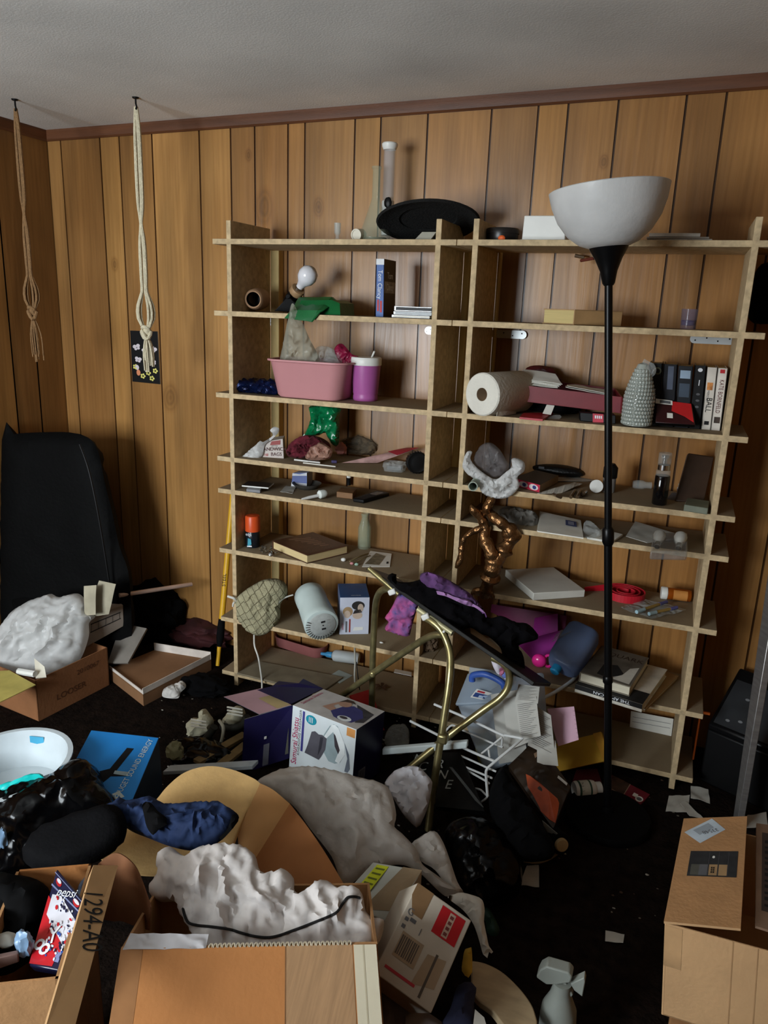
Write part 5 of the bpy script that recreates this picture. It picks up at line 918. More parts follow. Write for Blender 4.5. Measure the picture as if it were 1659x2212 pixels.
# bottom shelf behind the lamp
b = B(); q = [Y(1360, 1576, 2.63), Y(1450, 1592, 2.63), Y(1455, 1553, 2.65), Y(1363, 1536, 2.65)]; b.panel(q, .003, PAPER); b.rect(q, .05, .45, .95, .47, GREYP); b.rect(q, .05, .7, .95, .72, GREYP); solo(b, 'index_card', 'white lined card propped at the back of the bottom shelf under the book stack', 'card')
b = B(); q = [Y(1206, 1666, 2.33), Y(1321, 1641, 2.33), Y(1300, 1582, 2.40), Y(1180, 1611, 2.40)]; t = thing('padded_envelope', 'yellow padded envelope leaning on the lowest shelf', 'envelope', sum(q, V())/4-V((0, 0, .05))); b.patch(q, mat('manila_yellow', (206, 158, 44), .7, var=.06), 10, .006, .003, 14, sag=.006, seed=2); mesh(b, 'envelope', t)
b = B(); n_ = (q[1]-q[0]).cross(q[3]-q[0]).normalized()*.008; b.patch([q[0].lerp(q[1], .86)+n_, q[1].lerp(q[0], -.0)+n_, q[2]+n_, q[3].lerp(q[2], .86)+n_], mat('manila_flap', (196, 140, 40), .7), 5, .001, .001); mesh(b, 'flap', t)
# ================================================================ HANGING THINGS AND THE FLOOR LAMP
CORD_ = mat('cotton_cord', (204, 194, 166), .95, var=.12, sc=80, bump=.4, bs=200)
CORD2 = mat('shaded_cotton_cord', (132, 100, 66), .95, var=.15, sc=80, bump=.4, bs=200)  # darker copy of the cotton cord, corner shade put into its colour
def macrame(P, zk, ztip, m, label, rnd, wide=1.0):
    t = thing('macrame_hanger', label, 'macrame hanger', P); x, y, zt_ = P
    b = B(); b.tube([V((x, y, zt_)), V((x, y, zt_-.02)), V((x+.006, y-.004, zt_-.03)), V((x+.004, y-.006, zt_-.04))], .003, BLACK, 8); b.lathe([(.012, 0), (.01, -.004), (0, -.006)], BLACK, TR(P)); mesh(b, 'ceiling_hook', t)
    for s in (-1, 1):
        b = B()
        for k in range(4):
            off = V((s*(.006+.003*(k % 2)), -.004+.005*k*.5, 0))*wide; pts = []
            n = 16
            for i in range(n+1):
                v = i/n; z = zt_-.03-(zt_-.03-zk)*v; sp = .9-.75*abs(math.sin(v*PI*3.0))**8 if .3 < v < .75 else (.9*min(1, v*8+.25))
                if v > .82: sp = .9+1.9*math.sin((v-.82)/.18*PI)
                pts.append(V((x, y, z))+V((off.x*sp*1.35+.0022*NZ.noise(V((k+s*4, v*5, 1))), off.y*sp, 0)))
            pts[-1] = V((x+s*.004, y, zk)); b.tube(smoothpts(pts, 2), .0047*wide, m, 6)
        mesh(b, 'strand', t)
    b = B()
    for k in range(3):
        for vz in (.36, .5, .62):
            z = zt_-(zt_-zk)*vz; 
    cc = V((x, y, zk)); b.tube([cc+V((.016*math.cos(a)*wide, .014*math.sin(a), -.012+.014*math.sin(a*2))) for a in [i*PI/7 for i in range(14)]], .008*wide, m, 8, loop=True); b.tube([cc+V((.013*math.cos(a)*wide, .013*math.sin(a), .008-.01*math.sin(a))) for a in [i*PI/6 for i in range(12)]], .007*wide, m, 8, loop=True); b.lump(cc, (.015*wide, .013, .02), m, .2, 3, sub=2, flat=False); mesh(b, 'knot', t)
    b = B(); rd = random.Random(rnd)
    for k in range(18):
        a = k*2.4; r_ = .004+.016*rd.random()*wide; e = V((x+math.cos(a)*r_*1.5+.006, y+math.sin(a)*r_, ztip+rd.random()*.05)); b.tube(smoothpts([cc-V((0, 0, .008)), cc.lerp(e, .5)+V((math.cos(a)*r_*.7, math.sin(a)*r_*.5, 0)), e], 3), .0028*wide, m, 6)
    mesh(b, 'tassel', t); return t
macrame(V((-1.877, 2.373, zc(-1.877))), 1.385, 1.235, CORD_, 'cream macrame hanger hanging in front of the black butterfly card', 3)
macrame(V((-2.318, 2.271, zc(-2.318))), 1.44, 1.25, CORD2, 'macrame hanger with shade painted into its cord, close to the corner of the walls', 8, .9)
y = YW-.002; q = [Y(287, 824, y), Y(347, 830, y), Y(341, 716, y), Y(282, 714, y)]; t = thing('picture_card', 'black card with pale butterflies and yellow flowers on the panelling', 'card', sum(q, V())/4); b = B(); b.panel([p+V((0, -.003, 0)) for p in q], .003, BLACK, PAPER); qq = [p+V((0, -.003, 0)) for p in q]
BF = mat('butterfly_white', (206, 196, 200), .6, var=.1); YFL = mat('flower_yellow', (214, 206, 110), .6)
def bfly(u, v, s, a):
    for sg in (-1, 1):
        for (du, dv, ru, rv) in ((.5, .35, .55, .5), (.4, -.35, .4, .35)):
            pts = []
            for k in range(12):
                an = 2*PI*k/12; X_, Y_ = sg*(du+ru*math.cos(an)), dv+rv*math.sin(an); pts.append((u+s*(X_*math.cos(a)-Y_*math.sin(a)), v+s*.55*(X_*math.sin(a)+Y_*math.cos(a))))
            b.on(qq, pts, BF, .0005+.0001*(sg+1))
bfly(.22, .68, .13, .3); bfly(.82, .66, .12, -.5); bfly(.25, .44, .12, -.2); bfly(.8, .4, .1, .3); bfly(.5, .62, .1, .1)
for u, v in ((.14, .3), (.4, .13), (.72, .1), (.85, .25), (.6, .2)):
    for k in range(5): a = 2*PI*k/5; b.disc(qq, u+.06*math.cos(a), v+.034*math.sin(a), .035, .02, YFL, .0005+.0001*k, 8)
b.disc(qq, .24, .19, .07, .06, mat('salmon_print', (206, 130, 90), .6), .0005); b.disc(qq, .2, .29, .07, .05, BF, .0007); mesh(b, 'card', t, False)
# ---- floor lamp
LB = V((-.038, 2.135, .0)); tp_ = Y(1313, 612, 2.12); d = (tp_-V((-.04, 2.135, .03))).normalized()
BLK = mat('lamp_black', (8, 8, 9), .35, var=.1, sp=.25)
t = thing('floor_lamp', 'black torchiere floor lamp with a white plastic bowl', 'floor lamp', LB)
b = B(); b.lathe([(.128, 0), (.132, .004), (.132, .016), (.126, .024), (.06, .03), (.02, .034), (.014, .05), (0, .05)], mat('lamp_base_black', (5, 5, 6), .7, sp=.1), TR(LB), 44); mesh(b, 'base', t)
A_ = LB+V((0, 0, .03)); L_ = (tp_-A_).length; M = frame(A_, d)
mid = .565*L_; b = B(); b.tube([A_, A_+d*mid*.5+V((.001, 0, 0)), A_+d*(mid)], .0115, BLK, 14); b.tube([A_+d*mid, A_+d*L_], .0105, BLK, 14); mesh(b, 'pole', t)
b = B(); b.lathe([(.012, mid-.03), (.0165, mid-.02), (.0165, mid+.015), (.0125, mid+.022)], BLK, M); mesh(b, 'collar', t); b = B(); b.lathe([(.012, mid*.5-.012), (.0145, mid*.5-.008), (.0145, mid*.5+.008), (.012, mid*.5+.012)], BLK, M); mesh(b, 'collar', t)
hc = L_; b = B(); b.lathe([(.012, hc-.006), (.016, hc), (.022, hc+.03), (.034, hc+.06), (.047, hc+.083), (.05, hc+.09), (.04, hc+.09)], BLK, M, 36); mesh(b, 'cone', t)
b = B(); BOWL = film('bowl_plastic', (226, 226, 224), 1.0, .35, .35, .1, 60); h0 = hc+.087
pr = [(.045, h0), (.075, h0+.012), (.104, h0+.035), (.128, h0+.07), (.142, h0+.108), (.149, h0+.142)]
b.lathe(pr+[(.147, h0+.143)]+[(r_-.003, z_+.002) for r_, z_ in pr[::-1]], BOWL, M, 56); mesh(b, 'bowl', t)
# ================================================================ THINGS AT THE EDGES
y = YW-.12; fq = [Y(1640, 690, y), Y(1700, 695, y), Y(1700, 560, y), Y(1650, 565, y)]; b = B(); b.blob([(1618, 690), (1622, 620), (1636, 580), (1660, 566), (1720, 570), (1720, 690), (1660, 700)], Y(1660, 640, YW-.06), (0, -1, 0), BCLOTH, .05, .045, R=.05, res=.015, crease=.01, seed=50); solo(b, 'black_handbag', 'black soft bag hanging on the panelling past the bookcase', 'bag', ang=50)
STL = mat('brushed_metal', (150, 148, 146), .35, me=.7, var=.15, stretch=(1, 1, 8)); y = 2.30; fq = [Y(1618, 1606, y), Y(1609, 1555, y), Y(1650, 1300, y+.06), Y(1672, 1300, y+.06), Y(1640, 1530, y)]
p0 = [Y(1614, 1600, 2.28), Y(1632, 1560, 2.24), Y(1690, 1200, 2.40), Y(1664, 1200, 2.44)]; b = B(); g0 = V((p0[0].x, p0[0].y, 0)); g1 = V((p0[1].x, p0[1].y, 0)); b.panel([g0, g1, p0[2], p0[3]], .02, STL); solo(b, 'metal_framed_board', 'tall grey metal framed board leaning beyond the black shredder', 'board', bev=.002)
t = thing('paper_shredder', 'black upright paper shredder standing beside the bookcase', 'shredder', Z(1580, 1720, 0)); b = B(); q = [Z(1504, 1690, 0), Z(1620, 1745, 0)]; u_ = (q[1]-q[0]); u_.z = 0; u_ = u_.normalized(); v_ = V((-u_.y, u_.x, 0)); o = q[0]+v_*.02; W_ = .24; hh = Y(1530, 1575, o.y).z
c4 = [o, o+u_*W_, o+u_*W_+v_*.2, o+v_*.2]; b.hexa(c4, [p+V((0, 0, hh)) for p in c4], BLACK); mesh(b, 'bin', t, bev=.006)
b = B(); tq = [p+V((0, 0, hh)) for p in c4]; b.hexa(tq, [tq[0]+V((0, 0, .02)), tq[1]+V((0, 0, .02)), tq[2]+V((0, 0, .16)), tq[3]+V((0, 0, .16))], mat('charcoal_plastic', (12, 12, 13), .3, sp=.2)); hd = [tq[0]+V((0, 0, .02)), tq[1]+V((0, 0, .02)), tq[2]+V((0, 0, .16)), tq[3]+V((0, 0, .16))]
b.rect(hd, .05, .05, .8, .8, mat('panel_grey', (44, 46, 48), .3)); mesh(b, 'head', t, bev=.006)
b = B()
for u, v in ((.2, .15), (.35, .2), (.5, .5), (.62, .62), (.3, .55)): b.disc(hd, u, v, .03, .02, mat('key_light', (110, 112, 114), .4), .0014, 10)
mesh(b, 'buttons', t)
b = B(); b.tube([V((.2062, 2.50, .06)), V((.2062, 2.50, .272))], .0035, mat('light_streak_orange', (196, 92, 30), .5, var=.1)); b.box((.222, 2.498, .24), (.025, .006, .008), mat('light_streak_orange')); solo(b, 'light_streak', 'thin orange streak of light shaped as a rod at the end of the bookcase', 'stick')  # orange rod added in place of a lit streak on the wood
# large black padded chair
AR = mat('black_vinyl', (4, 4, 4), .7, var=.2, bump=.15, bs=60, sp=.1)
t = thing('armchair', 'large black padded armchair in the corner behind the cartons', 'armchair', (-2.3, 2.3, 0)); yA = 2.31
b = B(); b.blob([(4, 950), (30, 938), (80, 934), (150, 934), (190, 945), (212, 975), (226, 1040), (243, 1110), (258, 1180), (276, 1230), (282, 1290), (284, 1380), (270, 1430), (100, 1440), (6, 1440)], Y(130, 1200, yA), (.1, -1, .1), AR, .035, .1, R=.13, res=.03, amp=.004, seed=60); mesh(b, 'backrest', t, ang=50)
b = B(); b.tube(smoothpts([Y(172, 960, yA-.02), Y(190, 1010, yA-.03), Y(206, 1080, yA-.035), Y(222, 1170, yA-.035), Y(236, 1260, yA-.035)]), .004, mat('piping_black', (12, 12, 13), .5, sp=.2), 8); mesh(b, 'piping', t)
b = B(); b.box((-2.34, 2.33, .15), (.44, .2, .26), AR); mesh(b, 'seat', t, bev=.04)
# pole leaning behind the bookcase side
pA = Z(470, 1440, .0); pB = Y(506, 1040, 2.68); dd = pB-pA; t = thing('extension_pole', 'yellow pole with a black grip leaning between the panelling and the bookcase', 'pole', pA); k1, k2 = .14, .26; YEL = mat('yellow_fibreglass', (214, 164, 36), .4, var=.06)
b = B(); b.tube([pA+dd*.0+V((0, 0, .005)), pA+dd*k1], .009, YEL); mesh(b, 'tip', t); b = B(); b.tube([pA+dd*(k1-.03), pA+dd*(k1+.02), pA+dd*(k2-.04), pA+dd*k2], [.01, .017, .016, .014], BLACKM, 14); mesh(b, 'grip', t); b = B(); b.tube([pA+dd*k2, pB], .0125, YEL, 14); mesh(b, 'shaft', t)
nn = V((.15, -1, 0)).normalized(); side = dd.normalized(); ux = side; uy = nn.cross(ux); cc = pA+dd*.5+nn*.0128; fc = [cc-ux*.1-uy*.01, cc+ux*.1-uy*.01, cc+ux*.1+uy*.01, cc-ux*.1+uy*.01]; txt(t, 'STEEL', fc, .4, .5, .014, INK, 0, 1.1, .001)
# ================================================================ FLOOR CLUTTER
def rotv(ax, ay):
    w = V((math.radians(ax), math.radians(ay), 0)); return Mx.Rotation(w.length, 3, w) if w.length > 1e-9 else Mx.Identity(3)
def boxfit(o, yaw, tilt, dims):
    R = rotv(*tilt) @ rz(yaw); o = V(o); P = lambda i, j, k: o+R @ V((i*dims[0], j*dims[1], k*dims[2]))
    return [P(0, 0, 0), P(1, 0, 0), P(1, 1, 0), P(0, 1, 0)], [P(0, 0, 1), P(1, 0, 1), P(1, 1, 1), P(0, 1, 1)], R
def open_box(b, b4, t4, m, th=.004, skip=()):
    b.hexa([p for p in b4], [p+(t-p)*.02 for p, t in zip(b4, t4)], m)
    for i in range(4):
        if i in skip: continue
        j = (i+1) % 4; b.panel([b4[i], b4[j], t4[j], t4[i]], th, m)
# ---- massager carton
NAVYB = mat('navy_card', (26, 22, 62), .4, var=.15); b4, t4, R_ = boxfit((-1.045, 1.95, .0205), -10.9, (-4.7, 1.1), (.252, .167, .22)); fcf = [b4[0], b4[1], t4[1], t4[0]]; fc = [b4[0].lerp(t4[0], .3), b4[1].lerp(t4[1], .3), t4[1], t4[0]]; _f = [b4[0], b4[1], t4[1], t4[0]]; rt = [b4[1], b4[2], t4[2], t4[1]]
t = thing('massager_carton', 'white and navy appliance carton with open flaps showing a massager picture', 'carton', sum(b4, V())/4); b = B(); b.hexa(b4, t4, NAVYB, mat('carton_grey_top', (186, 182, 178), .45), mat('carton_white', (214, 222, 224), .4, var=.04)); MG = mat('massager_white', (228, 234, 234), .4); MGS = mat('massager_shade', (150, 168, 172), .5); DKG = mat('massager_grey', (84, 82, 90), .5, var=.2)
b.on(fc, [(.5, .3), (.52, .62), (.6, .86), (.66, .93), (.72, .92), (.82, .66), (.86, .4), (.8, .16), (.72, .08), (.62, .08)], MGS); b.on(fc, [(.52, .56), (.63, .9), (.68, .93), (.74, .88), (.84, .6), (.86, .36), (.78, .12), (.72, .14), (.76, .36), (.66, .76), (.56, .55)], MG, .0009)
b.on(fc, [(.67, .74), (.7, .7), (.78, .42), (.76, .32), (.7, .46)], mat('grip_dark', (62, 56, 60), .5), .0012); b.on(fc, [(.24, .05), (.28, .25), (.33, .58), (.38, .62), (.44, .58), (.5, .6), (.57, .56), (.56, .3), (.5, .1), (.47, .02)], DKG, .0012); b.on(fc, [(.47, .54), (.52, .56), (.5, .3), (.45, .1)], mat('massager_dark', (52, 50, 58), .5), .0015)
b.on(fc, [(.88, .1), (.9, .3), (.84, .62), (.92, .4), (.95, .1), (.92, .0), (.87, .0)], mat('photo_shadow', (104, 112, 124), .5), .0008)
b.disc(fc, .31, .83, .085, .105, mat('teal_seal', (26, 140, 160), .5)); b.rect(fc, .17, .05, .205, .96, mat('violet_band', (64, 62, 130), .5)); b.on(fc, [(.86, .98), (.985, .98), (.985, .8), (.86, .8)], mat('orange_square', (214, 150, 84), .5))
b.rect(rt, .18, .05, .42, .3, mat('barcode_pale', (120, 120, 130), .6)); [b.rect(rt, .2+.035*i, .07, .215+.035*i, .28, INK, .0009) for i in range(6)]
T4 = [t4[0], t4[1], t4[2], t4[3]]; TANK = mat('tank_top', (56, 56, 110), .6); SKN = mat('photo_skin', (176, 138, 116), .6)
b.on(T4, [(.3, .35), (.36, .6), (.42, .8), (.5, .84), (.5, .72), (.44, .7), (.4, .52), (.5, .42), (.48, .3)], SKN); b.on(T4, [(.46, .3), (.52, .62), (.62, .76), (.78, .7), (.9, .45), (.85, .15), (.7, .1), (.58, .14)], TANK, .0008); b.disc(T4, .5, .72, .09, .13, SKN, .001); b.on(T4, [(.4, .72), (.44, .92), (.54, .93), (.62, .84), (.55, .84), (.46, .8)], mat('photo_hair', (62, 46, 36), .7), .0012)
b.on(T4, [(.62, .86), (.95, .72), (.97, .3), (.88, .2), (.8, .5)], mat('photo_dark', (52, 50, 58), .5, var=.5, sc=40), .0006); b.disc(T4, .72, .2, .1, .1, MG, .0014); b.disc(T4, .7, .22, .06, .05, mat('grip_dark'), .0016)
mesh(b, 'carton_body', t, False, .0012)
txt(t, 'Samurai Shiatsu', fcf, .075, .46, .0225, mat('magenta_title', (176, 24, 84), .5), 90, .84); txt(t, 'KNEADING MASSAGER', fc, .14, .45, .009, GREYP, 90, 1.25); txt(t, 'Samurai Shiatsu', T4, .06, .5, .014, mat('magenta_title'), 90, .9); b = B(); [b.rect(fc, .275+.025*i, .77, .285+.025*i, .89, TXB, .0014) for i in range(3)]; mesh(b, 'seal_print', t, False)
lf = [b4[0]+(V((-.17, -.03, -.0))), b4[0], t4[0], t4[0]+V((-.16, -.045, -.02))]; lf = [Y(521, 1672, 1.9), b4[0].lerp(t4[0], .14), t4[0], Y(528, 1554, 1.9)]; b = B(); b.panel(lf, .002, NAVYB, mat('card_inside_grey', (140, 134, 126), .8)); b.rect(lf, .44, .02, .56, .42, mat('pale_tab', (104, 106, 116), .6)); b.rect(lf, .44, .52, .49, .57, WHITE); b.on(lf, [(.9, .1), (.97, .1), (.94, .6)], mat('tool_outline', (90, 90, 80), .6)); mesh(b, 'side_flap', t, False)
q = [t4[0], t4[3], Y(690, 1483, 2.30), Y(660, 1478, 2.30)]; fl = [Y(628, 1521, t4[0].y+.004), Y(698, 1487, t4[3].y+.004), Y(655, 1466, 2.15), Y(645, 1476, 2.11), Y(602, 1471, 2.1), Y(588, 1482, 2.05), Y(556, 1490, 2.0)]
b = B(); b.prism(fl, (0, .001, -.002), NAVYB); mesh(b, 'torn_flap', t, False)
b = B(); q = [Y(560, 1543, 1.93), Y(630, 1523, 1.962), Y(566, 1486, 2.06), Y(483, 1505, 1.99)]; b.panel(q, .004, mat('card_pinkish', (150, 118, 122), .6, var=.08), mat('slate_edge', (56, 74, 92), .5)); b.rect(q, .58, .02, .98, .6, mat('card_tan', (140, 122, 84), .7)); solo(b, 'pink_grey_board', 'flat pinkish grey board with a slate edge next to the open navy flap', 'board', bev=.0008)
b = B(); q = [Z(776, 1540, .012), Z(806, 1545, .012), Z(800, 1492, .05), Z(752, 1500, .05)]; q = [Y(818, 1600, 2.30), Y(846, 1625, 2.30), Y(802, 1488, 2.37), Y(756, 1502, 2.37)]; t = thing('red_notebook', 'red and green booklet leaning behind the massager carton', 'booklet', Z(820, 1625, 0)); b.panel(q, .008, mat('booklet_red', (160, 28, 26), .45)); b.rect(q, .2, .2, .82, .86, mat('booklet_gold', (176, 140, 80), .5)); b.rect(q, .23, .22, .79, .84, mat('booklet_green', (40, 66, 48), .5), .0009); mesh(b, 'booklet', t, False)
# ---- blue charity box
b4, t4, R_ = boxfit((-1.376, 1.314, .05), 18.9, (12.5, 8.5), (.191, .221, .235)); t = thing('tissue_box', 'bright blue carton with a torn slot, among the black bags', 'carton', sum(b4, V())/4); b = B(); BLU = mat('bright_blue_card', (30, 124, 196), .5, var=.05); b.hexa(b4, t4, mat('blue_card_side', (22, 40, 58), .5), BLU); T4 = t4
b.on(T4, [(.38, .3), (.34, .36), (.52, .44), (.62, .78), (.72, .78), (.62, .42), (.8, .42), (.8, .36), (.58, .33), (.5, .2)], mat('hole_dark', (10, 12, 16), .9)); b.on(T4, [(.6, .42), (.8, .42), (.8, .36), (.6, .37)], mat('torn_edge', (150, 170, 176), .8), .0009)
b.on(T4, [(.66, .06), (.76, .0), (.88, .07), (.78, .14)], mat('emblem_pale', (196, 206, 200), .6), .0008); [b.disc(T4, .74+.035*i, .06+.01*(i % 2), .01, .014, BLU, .001) for i in range(3)]
mesh(b, 'carton_body', t, False, .002); txt(t, 'PUGET SOUND ENERGY', T4, .845, .52, .0155, mat('emblem_pale'), 83, .82)
# ---- copier paper carton with a stuffed carrier bag
b4, t4, R_ = boxfit((-2.417, 1.9, .0), -7.1, (0, .4), (.4, .328, .167)); CAR2 = mat('brown_carton', (138, 92, 58), .8, var=.1, bump=.1, bs=100)
t = thing('copier_paper_carton', 'open brown carton holding a white carrier bag by the armchair', 'carton', sum(b4, V())/4); b = B(); open_box(b, b4, t4, CAR2); mesh(b, 'carton_body', t, False); rt = [b4[1], b4[2], t4[2], t4[1]]; DKB = mat('faded_brown_ink', (84, 50, 30), .8); txt(t, '2010067', rt, .7, .72, .02, DKB, 0, 1.1); txt(t, 'LOOSER', rt, .45, .36, .024, DKB, 0, 1.1)
b = B(); b.panel([Z(-20, 1526, .1725), Z(77, 1479, .1725), Z(20, 1448, .18), Z(-20, 1450, .18)], .003, mat('yellow_folder', (190, 176, 96), .7)); solo(b, 'yellow_folder', 'pale yellow folder lying on the edge of the brown carton', 'folder')
b = B(); b.blob([(-14, 1396), (20, 1332), (60, 1302), (100, 1286), (112, 1283), (128, 1290), (160, 1282), (176, 1286), (188, 1304), (190, 1322), (206, 1332), (192, 1346), (192, 1374), (176, 1420), (150, 1446), (100, 1460), (40, 1456), (-14, 1440)], Y(110, 1440, 2.03), (.35, -1, .5), WBAG, .09, .06, R=.14, res=.01, crease=.02, amp=.014, seed=71, fr=30, fold=(.5, 0, 1), exc=.045, hold=.006, folds=36); solo(b, 'stuffed_carrier_bag', 'big stuffed white carrier bag sitting in the brown carton', 'bag', ang=50)
b = B(); q = [Z(77, 1465, .17), Z(100, 1462, .17), Z(96, 1440, .2), Z(74, 1422, .21)]; b.patch(q, mat('cream_plastic'), 4, .004, .002, 20); b.tube([Z(40, 1450, .18), Z(76, 1456, .185)], .012, WHITE, 8); solo(b, 'cream_trim', 'cream plastic scrap at the rim of the brown carton', 'plastic scrap')
b = B(); q = [Y(186, 1398, 2.16), Y(268, 1352, 2.3), Y(266, 1307, 2.3), Y(188, 1334, 2.16)]; b.panel(q, .08, mat('pale_carton', (142, 130, 118), .7, var=.08)); 
for i in range(5): b.rect(q, .12+.19*i, .42, .13+.19*i, .72, INK)
for v in (.42, .7): b.rect(q, .1, v, .92, v+.035, INK)
solo(b, 'grid_carton', 'pale carton printed with a black grid behind the carrier bag', 'carton', bev=.002)
b = B(); q = [Y(232, 1432, 2.2), Y(276, 1432, 2.22), Y(317, 1357, 2.36), Y(262, 1346, 2.34)]; b.panel(q, .01, mat('grey_board', (120, 114, 106), .7)); solo(b, 'grey_board', 'grey cardboard sheet leaning behind the flat tray', 'board', bev=.001)
b = B(); q = [Y(184, 1335, 2.15), Y(236, 1326, 2.19), Y(250, 1262, 2.2), Y(214, 1254, 2.19)]; b.patch(q, mat('cream_paper', (168, 160, 138), .8), 6, .001, .01, 12, seed=4); b.patch([Y(182, 1330, 2.13), Y(206, 1328, 2.13), Y(208, 1264, 2.15), Y(181, 1266, 2.15)], mat('cream_paper'), 4, .001, .004, 14); solo(b, 'bent_paper', 'bent cream paper sheet in front of the armchair', 'paper')
b = B(); b.tube([Y(258, 1286, 2.3), Y(414, 1262, 2.58)], .009, mat('pinkish_metal', (196, 170, 156), .3, me=.4)); solo(b, 'curtain_rod', 'straight pale metal rod jutting out beside the armchair', 'rod')
b = B(); b.lump(Z(300, 1345, .1)+V((0, .1, 0)), (.16, .12, .14), BCLOTH, .3, 2.2, seed=8, crease=.06); solo(b, 'dark_clothes_heap', 'dark heap of clothes behind the grey cardboard sheet', 'clothes')
b = B(); b.lump(Z(410, 1395, 0)+V((0, .06, .04)), (.16, .1, .05), mat('wine_fabric', (56, 20, 22), .8, var=.4), .3, 2.5, seed=9, crease=.08); solo(b, 'wine_cloth', 'dark wine coloured cloth on the floor against the panelling', 'cloth')
# flat tray
q = [Z(309, 1500, .05), Z(456, 1424, .05), Z(334, 1404, .05), Z(236, 1444, .05)]; t = thing('cardboard_tray', 'shallow cardboard tray lid lying open on the floor', 'tray', sum(q, V())/4-V((0, 0, .05))); b = B(); up = V((0, 0, .028)); b.panel(q, .004, mat('tray_brown', (128, 92, 62), .85, var=.08)); TW = mat('tray_white', (206, 196, 186), .7)
for i, hh in ((0, .024), (1, .034), (3, .012)): j = (i+1) % 4; b.panel([q[j], q[i], q[i]+V((0, 0, hh)), q[j]+V((0, 0, hh))], -.003, TW)
b.hexa([p-V((0, 0, .05)) for p in q], [p-V((0, 0, .005)) for p in q], mat('tray_brown')); mesh(b, 'tray', t, False)
soft([(350, 1503), (360, 1490), (385, 1478), (398, 1474), (402, 1484), (390, 1496), (385, 1508), (362, 1508)], 0, mat('crumpled_tissue', (186, 182, 176), .9), 'crumpled_tissue', 'crumpled white tissue on the floor below the tray lid', 'tissue', .03, .01, 73, n=(0, -.5, 1), z=.02, crease=.012, res=.008)
b = B(); b.lump(Z(430, 1508, .0)+V((0, .05, .03)), (.1, .06, .035), BCLOTH, .3, 2.5, seed=19, crease=.06); solo(b, 'knitted_beanie', 'black crumpled cap on the floor behind the sneakers', 'cap')
# sneakers
SNK = mat('sneaker_cream', (176, 172, 148), .7, var=.12, bump=.2, bs=120); SOLE = mat('sole_dark', (40, 40, 34), .7)
def sneaker(lb, out, y0, z, sole):
    t = thing('sneaker', lb, 'shoe', Z(sum(a for a, c_ in out)/len(out), max(c_ for a, c_ in out), 0), 'sneakers among the floor clutter')
    b = B(); b.blob(out, Y(out[0][0], out[0][1], y0), (.2, -1, .6), SNK, .05, .05, R=.05, res=.01, crease=.01, amp=.006, seed=z); mesh(b, 'upper', t, ang=50)
    b = B(); P = smoothpts([Y(a, c_, y0-.02) for a, c_ in sole]); b.tube(P, .013, SOLE, 10); mesh(b, 'sole', t)
    b = B(); m_ = out[len(out)//2]; c = Y(sum(a for a, _ in out)/len(out), sum(c_ for _, c_ in out)/len(out)-8, y0-.055)
    for k in range(3): b.tube(smoothpts([c+V((-.03, 0, .012*k-.01)), c+V((0, -.012, .012*k)), c+V((.03, 0, .012*k-.005))]), .0035, mat('lace_white', (206, 204, 190), .8), 6)
    mesh(b, 'laces', t)
sneaker('cream sneaker with its opening facing out, nearest the blue carton', [(400, 1654), (402, 1616), (405, 1585), (406, 1562), (418, 1550), (430, 1551), (432, 1536), (444, 1531), (455, 1545), (462, 1556), (455, 1578), (447, 1590), (430, 1606)], 1.98, 74, [(398, 1658), (430, 1614), (450, 1590), (463, 1570)])
sneaker('cream sneaker lying closer to the open navy flap', [(480, 1562), (488, 1545), (500, 1535), (512, 1524), (526, 1530), (531, 1548), (522, 1565), (504, 1570)], 2.06, 75, [(478, 1568), (500, 1572), (524, 1566), (534, 1548)])
b = B(); b.tube(smoothpts([Y(474, 1557, 1.98), Y(482, 1570, 1.95), Y(481, 1590, 1.94), Y(474, 1615, 1.94)]), .006, mat('strap_grey', (156, 154, 138), .7), 8); solo(b, 'grey_strap', 'loose grey strap hanging between the two sneakers', 'strap')
b = B(); b.lump(Z(420, 1655, .0)+V((.02, .02, .03)), (.12, .07, .05), TRASH, .25, 2.2, seed=23, crease=.06); solo(b, 'black_sack', 'black sack under the cream sneakers', 'bag')
b = B(); b.lump(Z(378, 1622, .12), (.028, .02, .03), mat('olive_plastic', (120, 116, 84), .5), .35, 2.5, seed=4, crease=.1, sub=3); solo(b, 'olive_scrap', 'olive plastic scrap lying next to the blue carton', 'plastic scrap')
SLAT = mat('wood_slat', (112, 92, 58), .7, var=.2, stretch=(2, 2, 2))
for a, c_, lb in (((425, 1650), (530, 1590), 'wooden slat leading from the sneakers to the navy flap, the one further back'), ((465, 1666), (532, 1612), 'shorter wooden slat beside the navy flap')):
    p, q = Z(a[0], a[1], .06), Z(c_[0], c_[1], .05); d = (q-p); w_ = V((-d.y, d.x, 0)).normalized()*.016; b = B(); b.hexa([p-w_, q-w_, q+w_, p+w_], [x+V((0, 0, .012)) for x in (p-w_, q-w_, q+w_, p+w_)], SLAT); solo(b, 'wooden_slat', lb, 'slat', 'wooden slats on the floor', bev=.001)
b = B(); p, q = Z(360, 1668, .1), Z(552, 1656, .08); w_ = V((0, .018, 0)); b.hexa([p-w_, q-w_, q+w_, p+w_], [x+V((0, 0, .014)) for x in (p-w_, q-w_, q+w_, p+w_)], mat('pale_blue_strip', (170, 178, 180), .5)); solo(b, 'white_batten', 'long pale batten lying behind the curved brown cardboard', 'batten', bev=.002)
